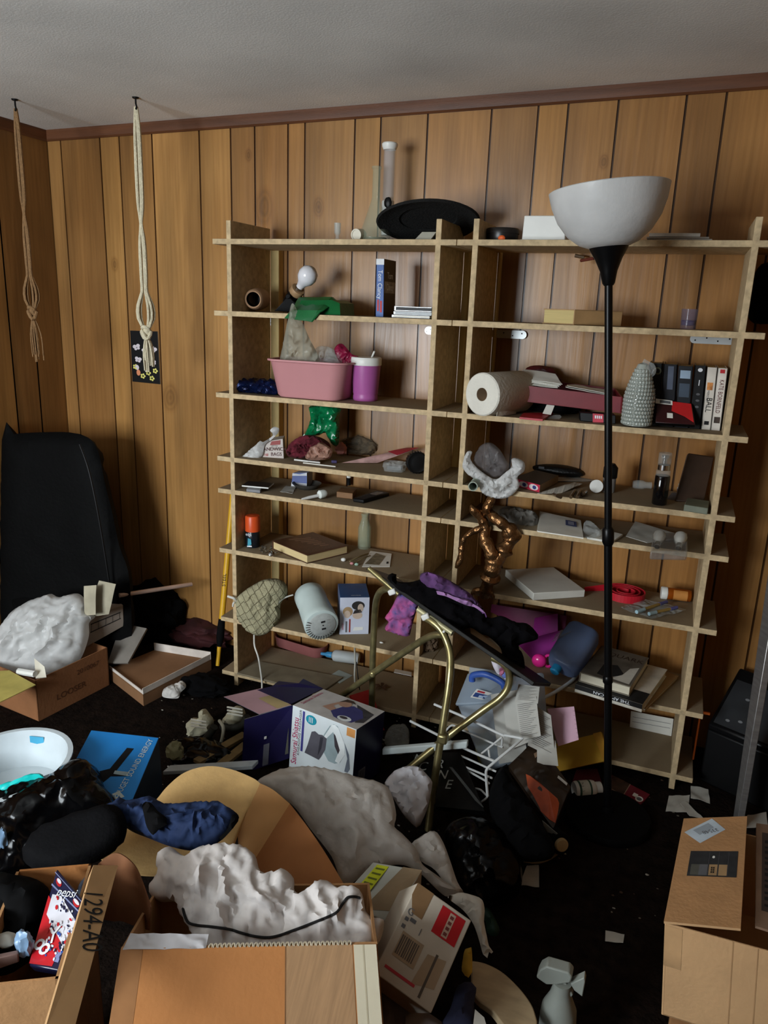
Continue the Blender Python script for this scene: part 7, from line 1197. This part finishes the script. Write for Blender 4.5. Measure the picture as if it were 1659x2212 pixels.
leg('leg', [(958, 1372, 2.09), (938, 1372, 2.1), (905, 1388, 2.13), (805, 1455, 2.2), (735, 1505, 2.25)])
leg('leg', [(1062, 1420, 2.1), (1085, 1432, 2.1), (1099, 1452, 2.1), (1098, 1482, 2.095), (1080, 1508, 2.085), (1040, 1537, 2.065), (960, 1597, 2.03), (834, 1702, 1.97)])
e0, e1 = Y(795, 1224, 2.15), Y(1155, 1474, 1.95); b = B(); d = (e1-e0).normalized(); back = V((.02, .225, -.107)); mid = e0.lerp(e1, .5)
nrm = d.cross(back).normalized(); 
if nrm.z < 0: nrm = -nrm
b.hexa([e0-nrm*.012, e1-nrm*.012, e1+back-nrm*.012, e0+back-nrm*.012], [e0, e1, e1+back, e0+back], mat('tray_black', (20, 19, 16), .5, sp=.2)); mesh(b, 'tray_panel', t, False, .002)
b = B(); b.tube([Y(797, 1228, 2.145), Y(862, 1284, 2.11)], .0085, BR); mesh(b, 'edge_rail', t); b = B(); b.tube([Y(903, 1316, 2.085), Y(978, 1368, 2.04)], .009, mat('pale_brass', (186, 180, 142), .35, me=.5)); mesh(b, 'edge_rail', t)
for a, c_, y_ in ((848, 1278, 2.11), (920, 1332, 2.065), (960, 1363, 2.045)):
    b = B(); p = Y(a, c_, y_); b.box(p, (.026 if a < 950 else .01, .02, .018 if a < 950 else .008), WHITE, Mx.Rotation(-.5, 3, 'Y')); mesh(b, 'clip', t, bev=.004)
b = B(); b.box(Y(957, 1594, 1.94), (.03, .03, .03), BR); mesh(b, 'pivot', t, bev=.006); b = B(); b.lathe([(0, -.01), (.012, -.01), (.012, .01), (0, .01)], BR, frame(Y(805, 1456, 2.19), (0, 1, 0))); mesh(b, 'pivot', t, bev=.006)
DK_ = mat('black_jersey', (8, 7, 9), .95, var=.3, bump=.3, bs=60, sp=.1); TIE = mat('tie_dye', (44, 40, 60), .9, var=.5, sc=16, c2=(100, 62, 112), bump=.2, bs=60); TIE2 = mat('tie_dye_bright', (92, 90, 150), .9, var=.2, sc=26, c2=(176, 74, 122), bump=.2, bs=60)
g = lambda L: [(800+a/4.1475, 1180+c_/4.1475) for a, c_ in L]
DRG = t = thing('draped_garment', 'black and purple tie-dye garment thrown over the tipped tray table', 'garment', Y(950, 1420, 2.15)); pG = Y(950, 1340, 2.10); nG = (.35, -1, .55)
b = B(); b.blob(g([(150, 285), (165, 255), (195, 240), (235, 252), (236, 310), (350, 322), (440, 300), (520, 290), (620, 300), (760, 350), (900, 440), (1000, 540), (1060, 640), (1180, 625), (1300, 680), (1400, 690), (1480, 760), (1500, 830), (1330, 890), (1362, 960), (1382, 1040), (1370, 1180), (1250, 1130), (1195, 1060), (1170, 920), (1060, 810), (1000, 790), (895, 730), (760, 770), (600, 650), (440, 520), (330, 430), (250, 390)]), pG, nG, DK_, .04, .03, R=.05, res=.0095, crease=.014, amp=.012, seed=101); mesh(b, 'black_cloth', t, ang=60); gb = b
b = B(); b.blob(g([(445, 300), (455, 245), (490, 230), (540, 232), (640, 270), (760, 335), (900, 430), (1010, 560), (1040, 640), (960, 565), (880, 520), (800, 490), (700, 440), (600, 410), (520, 380)]), pG+V((.0, -.03, .01)), nG, TIE, .025, .02, R=.03, res=.008, crease=.012, amp=.008, seed=102); mesh(b, 'tie_dye_panel', t, ang=60)
b = B(); b.blob(g([(590, 400), (680, 420), (760, 455), (880, 480), (920, 515), (980, 550), (1030, 600), (1000, 590), (930, 545), (860, 530), (790, 500), (680, 450), (600, 430)]), pG+V((.005, -.055, .015)), nG, mat('lilac_cloth', (160, 120, 168), .9, var=.2, sc=20), .012, .01, R=.015, res=.007, crease=.006, seed=103); mesh(b, 'lilac_edge', t, ang=60)
b = B(); b.blob(g([(282, 420), (330, 415), (420, 455), (450, 480), (420, 560), (372, 720), (350, 800), (290, 806), (210, 775), (130, 740), (160, 680), (130, 640), (165, 590), (200, 530), (240, 450)]), Y(868, 1320, 2.13), (.2, -1, .1), TIE2, .014, .012, R=.02, res=.008, crease=.006, amp=.005, seed=104); mesh(b, 'hanging_sleeve', t, ang=60)
b = B(); q = [Y(a, c_, y_) for (a, c_), y_ in zip(g([(905, 840), (1195, 1065), (1170, 915), (895, 712)]), (2.11, 2.08, 2.14, 2.16))]; b.panel(q, .004, mat('manila', (176, 142, 104), .8, var=.05)); solo(b, 'manila_envelope', 'tan envelope tucked under the black cloth on the tray table', 'envelope')
b = B(); 
for i in range(4): b.blob(g([(1080+40*i, 1010+40*i), (1120+40*i, 1000+40*i), (1180+30*i, 1080+30*i), (1150+40*i, 1150+20*i), (1110+30*i, 1100+30*i)]), Y(1080+10*i, 1440+6*i, 2.1+.004*i), (.1, -1, .2), [mat('white_flower_cloth', (196, 190, 200), .8), mat('pink_flower_cloth', (170, 100, 130), .8), mat('blue_flower_cloth', (100, 120, 190), .8), mat('white_flower_cloth')][i], .01, .008, res=.008, crease=.006, seed=105+i)
solo(b, 'flowery_scarf', 'pink white and blue scarf hanging below the tray table above the clear bin', 'scarf', ang=50)
# clear storage bin with lid and blue handle
t = thing('storage_bin', 'clear plastic storage bin with a blue handle and label', 'storage bin', Z(1070, 1660, 0)); yb_ = 2.20
A4 = [Y(1046, 1672, 2.14), Y(1150, 1640, 2.14), Y(1140, 1500, 2.20), Y(984, 1520, 2.20)]; dv = V((.03, .13, .03)); b = B(); b.hexa([A4[0], A4[1], A4[1]+dv, A4[0]+dv], [A4[3], A4[2], A4[2]+dv, A4[3]+dv], FROST); mesh(b, 'tub', t, bev=.012)
C4 = [Y(983, 1521, 2.19), Y(1128, 1512, 2.19), Y(1108, 1470, 2.30), Y(1010, 1454, 2.30)]; b = B(); b.panel(C4, .012, FROST); b.patch([Y(1012, 1460, 2.30), Y(1105, 1475, 2.30), Y(1104, 1452, 2.33), Y(1014, 1440, 2.33)], FROST, 5, .006, 0); mesh(b, 'lid', t, bev=.004)
b = B(); L4 = [Y(1016, 1506, 2.205), Y(1066, 1516, 2.205), Y(1074, 1500, 2.235), Y(1030, 1488, 2.235)]; b.panel(L4, .0008, WHITE); b.rect(L4, .06, .12, .94, .6, mat('label_navy', (46, 66, 120), .5)); b.rect(L4, .1, .68, .45, .88, mat('label_red', (170, 50, 60), .5)); b.disc(L4, .65, .4, .18, .16, mat('label_pale', (170, 190, 214), .5), .0009); b.rect(L4, .3, .14, .5, .4, mat('label_pale'), .0009); mesh(b, 'label', t, False)
b = B(); b.tube(smoothpts([Y(1020, 1471, 2.25), Y(1022, 1459, 2.25), Y(1045, 1456, 2.245), Y(1068, 1464, 2.24), Y(1086, 1476, 2.235), Y(1090, 1486, 2.235)]), .011, mat('handle_blue', (52, 84, 160), .4), 12); mesh(b, 'handle', t)
b = B(); b.lump(Y(1050, 1620, 2.22), (.035, .03, .06), mat('olive_contents', (140, 136, 70), .7), .2, 2, sub=3, seed=5, flat=False); mesh(b, 'contents', t)  # plain olive lump inside the tub
# papers
RCP = mat('receipt_paper', (178, 176, 168), .85, var=.08)
def sheets(L_, m=RCP, grp='receipts piled against the clear bin', nm='receipt', ct='paper'):
    for i, (q, y0, y1, lb, pr) in enumerate(L_):
        w = [Y(q[0][0], q[0][1], y0), Y(q[1][0], q[1][1], y0), Y(q[2][0], q[2][1], y1), Y(q[3][0], q[3][1], y1)]; b = B(); b.patch(w, m, 7, .0008, .003, 14, seed=i+3, sag=.004)
        n = (w[1]-w[0]).cross(w[3]-w[0]).normalized()*.0065; ww = [p+n for p in w]
        if pr == 2:
            for k in range(17): b.rect(ww, .12, .1+.048*k, .86-.3*((k*7) % 4)*.3, .112+.048*k, mat('faint_print', (128, 126, 122), .9), .0006)
        solo(b, nm, lb, ct, grp)
sheets([(((1078, 1650), (1140, 1640), (1120, 1490), (1060, 1500)), 2.12, 2.16, 'long pale sheet behind the receipts on the clear bin', 0),
        (((1100, 1620), (1150, 1600), (1135, 1500), (1085, 1510)), 2.10, 2.14, 'blank receipt to the side of the printed one', 0),
        (((1124, 1600), (1168, 1590), (1158, 1505), (1112, 1512)), 2.08, 2.12, 'receipt with dense printed lines, in the middle of the pile', 2),
        (((1112, 1516), (1162, 1520), (1166, 1484), (1120, 1478)), 2.11, 2.15, 'folded receipt at the top of the pile by the brass leg', 2),
        (((1140, 1610), (1200, 1640), (1190, 1545), (1150, 1520)), 2.09, 2.14, 'grey printed sheet behind the pink paper', 2),
        (((1160, 1650), (1206, 1655), (1200, 1600), (1160, 1580)), 2.07, 2.12, 'crumpled sheet between the receipts and the yellow envelope', 0)])
b = B(); q = [Y(1206, 1612, 2.16), Y(1250, 1598, 2.18), Y(1240, 1526, 2.24), Y(1182, 1531, 2.22)]; b.patch(q, mat('pink_paper', (204, 164, 180), .8, var=.04), 6, .001, .002, 12); n = (q[1]-q[0]).cross(q[3]-q[0]).normalized()*.002
for k in range(7): b.disc([p+n for p in q], .955, .08+.13*k, .012, .01, GREYP, .002, 8)
solo(b, 'pink_paper', 'pink punched paper sheet standing above the yellow envelope', 'paper')
# white wire rack
WR = mat('white_wire', (206, 208, 206), .45, var=.05); w_ = lambda a, c_, y_: Y(820+a/4.608, 1440+c_/4.608, y_); t = thing('wire_rack', 'white coated wire rack tipped in front of the clear bin', 'rack', Z(1010, 1720, 0))
for nm, L_ in (('rail', [(545, 375, 2.16), (850, 505, 2.10), (1200, 670, 2.05), (1260, 685, 2.04), (1405, 712, 2.03), (1410, 725, 2.03), (1300, 820, 1.99), (1120, 970, 1.95), (1070, 1020, 1.94), (1060, 1080, 1.94), (1075, 1290, 1.93)]), ('rail', [(305, 542, 2.15), (600, 690, 2.08), (880, 830, 2.02), (1150, 945, 1.97)]), ('wire', [(660, 640, 2.14), (700, 595, 2.15), (740, 585, 2.15), (820, 630, 2.12), (1190, 790, 2.06), (1215, 785, 2.055), (1220, 710, 2.05)]), ('wire', [(1010, 870, 2.01), (1110, 790, 2.03), (1215, 705, 2.05)]), ('wire', [(1095, 900, 1.98), (1085, 830, 2.0)]), ('wire', [(670, 915, 2.05), (740, 880, 2.06), (790, 880, 2.05), (1080, 1010, 1.97), (1160, 1045, 1.96)]), ('wire', [(670, 920, 2.05), (880, 1010, 2.0), (1120, 1110, 1.95)]), ('wire', [(680, 935, 2.05), (900, 1050, 2.0), (1060, 1140, 1.95), (1090, 1165, 1.94)]), ('wire', [(870, 1240, 1.97), (930, 1215, 1.97), (1000, 1225, 1.96), (1050, 1270, 1.95), (1070, 1300, 1.94), (1010, 1350, 1.94)])):
    b = B(); b.tube(smoothpts([w_(*p) for p in L_], 5), .0042 if nm == 'rail' else .0032, WR, 8); mesh(b, nm, t)
b = B(); p, q = Y(825, 1632, 2.06), Y(1008, 1618, 1.98); d = V((0, .02, .0)); hh = V((0, 0, .024)); b.hexa([p, q, q+d, p+d], [p+hh, q+hh, q+d+hh, p+d+hh], mat('pale_slat', (190, 198, 196), .5, var=.05)); solo(b, 'pale_batten', 'pale slat lying across the wire rack and the brass leg', 'slat', bev=.004)
# clear wrap, black bag with letters
soft([(830, 1600), (845, 1572), (870, 1566), (882, 1575), (884, 1600), (878, 1625), (850, 1628)], 0, CLEAR, 'clear_wrap', 'crinkled clear wrap on the floor behind the pale slat', 'wrap', .03, .01, 111, n=(0, -.5, 1), z=.02, crease=.014, res=.008)
t = thing('shopping_bag', 'black shopping bag with widely spaced white letters', 'bag', Z(980, 1740, 0)); BLS = mat('black_paper_bag', (10, 10, 10), .4, sp=.2, var=.2, bump=.2, bs=20); q = [w_(560, 1400, 1.88), w_(1040, 1430, 1.86), w_(800, 860, 2.05), w_(330, 880, 2.08)]; b = B(); b.patch(q, BLS, 10, .02, .012, 6, seed=3); mesh(b, 'bag_body', t, ang=50); n = (q[1]-q[0]).cross(q[3]-q[0]).normalized()*.012; qq = [p+n for p in q]; LET = mat('letter_grey', (150, 152, 146), .5); LET2 = LET
for s, u, v in (("T", .5, .96), ("'R", .48, .74), ('N', .46, .54), ('E', .5, .36), ('N', .1, .86), ('C', .12, .7)): txt(t, s, qq, u, v, .034, LET, 0, 1, .002)
b = B(); b.patch([w_(720, 1000, 1.97), w_(1040, 1400, 1.85), w_(960, 1330, 1.86), w_(700, 1000, 1.975)], mat('grey_fold', (70, 72, 70), .4), 5, .004, .004); mesh(b, 'gusset', t)
# black backpack, roll, snack bag
soft([(1060, 1760), (1056, 1720), (1068, 1680), (1082, 1658), (1095, 1650), (1105, 1680), (1130, 1720), (1165, 1770), (1190, 1810), (1198, 1845), (1175, 1860), (1120, 1858), (1080, 1820)], 0, BCLOTH, 'black_backpack', 'black fabric bag behind the orange lettered packet', 'bag', .07, .06, 112, n=(.1, -.8, .9), z=.16, crease=.01, R=.09, res=.014)
t = thing('snack_bag', 'dark brown glossy packet with an orange ragged patch', 'packet', Z(1160, 1760, .05)); q = [Y(1195, 1790, 1.90), Y(1232, 1700, 2.04), Y(1160, 1590, 2.16), Y(1098, 1655, 2.06)]; b = B(); SB = mat('dark_brown_foil', (50, 38, 28), .3, var=.35, sc=14, bump=.2, bs=20); b.patch(q, SB, 10, .02, .008, 8, sag=.02, seed=6); mesh(b, 'packet', t, ang=50)
def lift(q, px, off=.004):
    n = (q[1]-q[0]).cross(q[3]-q[0]).normalized(); return [PL(a, c_, q[0]+n*off, n) for a, c_ in px]
op = drape([(1136, 1672), (1145, 1676), (1165, 1690), (1185, 1708), (1204, 1725), (1208, 1735), (1206, 1750), (1200, 1778), (1186, 1770), (1168, 1752), (1166, 1745), (1150, 1715), (1140, 1700)], b, .003); b2 = B(); b2.prism(op, V((0, -.0004, .0004)), mat('orange_ragged', (184, 80, 40), .4, var=.2, sc=30)); mesh(b2, 'orange_patch', t, False)
for px, nm, m_ in ((((1206, 1675), (1226, 1692), (1224, 1697), (1204, 1680)), 'barcode', mat('barcode_pale2', (190, 188, 180), .6)), (((1153, 1628), (1160, 1624), (1164, 1630), (1156, 1638)), 'emblem', mat('emblem_beige', (140, 112, 88), .6))):
    pt_ = drape(px, b, .003)
    if len(pt_) > 2: b3 = B(); b3.prism(pt_, V((0, -.0004, .0004)), m_); mesh(b3, nm, t, False)
b = B(); pa = Y(1212, 1824, 1.86); pb_ = Y(1172, 1776, 1.98); d = (pa-pb_).normalized(); t = thing('poster_roll', 'black roll with a pale wooden end knob and paper around it', 'roll', V((pa.x, pa.y, 0))); b.lathe([(.026, -.16), (.026, -.02), (.03, -.018), (.03, -.002), (.02, 0), (0, 0)], BLACKM, frame(pa, d), 28); mesh(b, 'roll', t); b = B(); b.lathe([(.019, -.004), (.019, .006), (.016, .01), (0, .011)], mat('pale_knob', (176, 150, 106), .6, var=.15), frame(pa, d), 24); mesh(b, 'end_knob', t)
b = B(); b.patch([Y(1172, 1772, 1.90), Y(1205, 1800, 1.86), Y(1200, 1806, 1.87), Y(1180, 1800, 1.9)], DIRTY, 5, .001, .002); mesh(b, 'paper_wrap', t)
b = B(); b.tube(smoothpts([Z(1132, 1860, .02), Z(1160, 1863, .015), Z(1185, 1856, .02), Z(1205, 1842, .03), Z(1212, 1830, .04)]), .004, mat('beige_strap', (120, 108, 84), .7), 8); solo(b, 'beige_cord', 'beige cord looping on the floor under the black roll', 'cord')
soft([(960, 1800), (985, 1775), (1030, 1770), (1075, 1790), (1105, 1830), (1128, 1880), (1120, 1930), (1085, 1955), (1040, 1960), (1005, 1945), (985, 1905), (970, 1850)], 0, TRASH, 'bin_bag', 'shiny black bin bag on the floor before the orange lettered packet', 'bag', .08, .06, 113, n=(.05, -.7, 1), z=.12, crease=.02, R=.1, res=.012, fr=26, exc=.06, hold=.006)
# white paper scraps, pill bottle, booklet
def scrap(px, z, lb, m=DIRTY, nm='paper_scrap', seed=0, amp=.006):
    b = B(); q = [Z(a, c_, z+.004) for a, c_ in px]; b.patch(q, m, 6, .001, amp, 30, seed=seed); solo(b, nm, lb, 'paper', 'paper scraps on the floor')
scrap(((1122, 1912), (1165, 1914), (1164, 1868), (1138, 1870)), .0, 'crumpled grey paper scrap beside the black bin bag', seed=1)
scrap(((1307, 2035), (1346, 2038), (1349, 2018), (1308, 2010)), .0, 'small rectangular paper scrap alone on the dark floor', seed=2)
scrap(((1438, 1752), (1486, 1755), (1490, 1718), (1445, 1718)), .0, 'folded grey paper by the foot of the bookcase', seed=3)
scrap(((1490, 1762), (1520, 1768), (1480, 1730), (1466, 1732)), .0, 'long strip of grey paper beside the tan carton flap', seed=4)
scrap(((1492, 1724), (1534, 1734), (1530, 1706), (1492, 1698)), .0, 'crumpled grey paper in front of the black shredder', seed=5)
scrap(((1600, 1790), (1659, 1785), (1655, 1755), (1615, 1760)), .0, 'grey paper on the floor behind the far carton flap', seed=6)
pa, pb_ = Z(1240, 1706, .03), Z(1296, 1702, .03); d = (pb_-pa).normalized(); M = frame(pa+V((0, 0, .0)), d, (0, 0, 1)); t = thing('vitamin_bottle', 'white supplement bottle with green bands lying by the lamp pole', 'bottle', V((pa.x, pa.y, 0))); b = B(); rr = .027; b.lathe([(0, 0), (rr*.9, 0), (rr, .006), (rr, .06), (rr*.9, .068), (rr*.66, .072), (0, .073)], WHITE, M, 32); mesh(b, 'bottle', t); b = B(); b.lathe([(rr*.7, .071), (rr*.74, .073), (rr*.74, .09), (0, .091)], WHITE, M, 32); mesh(b, 'cap', t)
b = B(); b.lathe([(rr*1.01, .01), (rr*1.012, .052)], mat('label_cream', (206, 208, 196), .6), M, 32); b.lathe([(rr*1.015, .01), (rr*1.015, .017)], mat('label_green', (50, 80, 66), .6), M, 32); b.lathe([(rr*1.015, .046), (rr*1.015, .052)], mat('label_green'), M, 32); mesh(b, 'label', t)
fcen = pa+d*.031+V((0, -rr*.75, rr*.7)); ux = V((0, .7, .7)); fc = [fcen-d*.02-ux*.015, fcen+d*.02-ux*.015, fcen+d*.02+ux*.015, fcen-d*.02+ux*.015]; txt(t, "St. John's", fc, .5, .55, .007, INK, -90, .8); txt(t, 'Wort', fc, .3, .5, .007, INK, -90, .8)
q = [Z(1306, 1716, .006), Z(1372, 1750, .006), Z(1404, 1716, .006), Z(1322, 1674, .006)]; b = B(); b.panel(q, .005, mat('crimson_cover', (110, 22, 40), .45, var=.12)); b.rect(q, .02, .35, .5, 1, mat('cover_frame', (150, 120, 100), .5)); b.rect(q, .02, .38, .48, 1, mat('cover_photo', (62, 42, 32), .4, var=.6, sc=40), .0009); b.rect(q, .68, .55, .8, .72, PAPER); b.disc(q, .88, .55, .1, .14, PAPER); b.disc(q, .88, .55, .07, .08, GREYP, .0009); t = None; o = solo(b, 'crimson_magazine', 'crimson magazine lying on the floor behind the lamp base', 'magazine')
b = B(); b.patch([Z(1236, 1690, .01), Z(1300, 1690, .01), Z(1290, 1660, .015), Z(1245, 1662, .012)], mat('wine_paper', (84, 24, 34), .5), 5, .001, .004, 20); solo(b, 'wine_leaflet', 'dark wine leaflet under the yellow envelope', 'leaflet')
bits('floor_litter', 'crumbs and bits of paper scattered over the dark floor', 'litter', 220, lambda r: Z(r.choice([r.uniform(300, 560), r.uniform(1150, 1480), r.uniform(820, 960)]), r.uniform(1440, 1990), 0), [mat('litter_grey', (96, 88, 76), .9), mat('litter_brown', (70, 50, 36), .9), mat('litter_white', (150, 146, 136), .9)], .002, .006, 0, 17)
# ================================================================ lettering becomes plain mesh
bpy.context.view_layer.update(); DG = bpy.context.evaluated_depsgraph_get()
for o in [o for o in bpy.data.objects if o.type == 'FONT']:
    me = bpy.data.meshes.new_from_object(o.evaluated_get(DG)); nm = o.name; pr = o.parent; ml = o.matrix_local.copy(); m = o.data.materials[0]
    bpy.data.objects.remove(o); me.name = 'lettering'; n = bpy.data.objects.new('lettering', me); COL.objects.link(n); n.parent = pr; n.matrix_local = ml
    if not me.materials: me.materials.append(m)

# fine wrinkles in the thin and soft materials
for nm, sc_, st in (('white_bag_film', 16, .55), ('white_cotton', 13, .6), ('navy_nylon', 17, .7), ('burgundy_knit', 30, .8), ('black_bag_film', 15, .7), ('emerald_bag', 22, .6), ('clear_film', 26, .8), ('dusty_film', 24, .8), ('grey_bag_film', 24, .8), ('dim_film', 26, .8), ('pink_film', 34, .9), ('black_jersey', 16, .5), ('tie_dye', 16, .5), ('tie_dye_bright', 18, .5), ('white_cloth', 14, .5), ('crumpled_tissue', 30, .6), ('black_cloth', 14, .5), ('magenta_foil', 30, .8), ('dark_brown_foil', 18, .6), ('paper', 7, .25), ('grey_paper', 9, .3), ('cream_paper', 9, .3), ('packing_tape', 26, .6), ('white_knit', 22, .4)):
    m = MATS.get(nm)
    if not m: continue
    nt = m.node_tree; bp = next((n for n in nt.nodes if n.type == 'BUMP'), None)
    if bp is None:
        bp = nt.nodes.new('ShaderNodeBump'); nz = nt.nodes.new('ShaderNodeTexNoise'); tc = next(n for n in nt.nodes if n.type == 'TEX_COORD'); nt.links.new(tc.outputs['Object'], nz.inputs['Vector'])
        nt.links.new(nz.outputs['Fac'], bp.inputs['Height']); nt.links.new(bp.outputs['Normal'], nt.nodes['Principled BSDF'].inputs['Normal'])
    nz = bp.inputs['Height'].links[0].from_node; nz.noise_type = 'RIDGED_MULTIFRACTAL'; nz.normalize = True
    nz.inputs['Scale'].default_value = sc_; nz.inputs['Detail'].default_value = 3; nz.inputs['Roughness'].default_value = .45; nz.inputs['Distortion'].default_value = .7
    bp.inputs['Strength'].default_value = st; bp.inputs['Distance'].default_value = .025
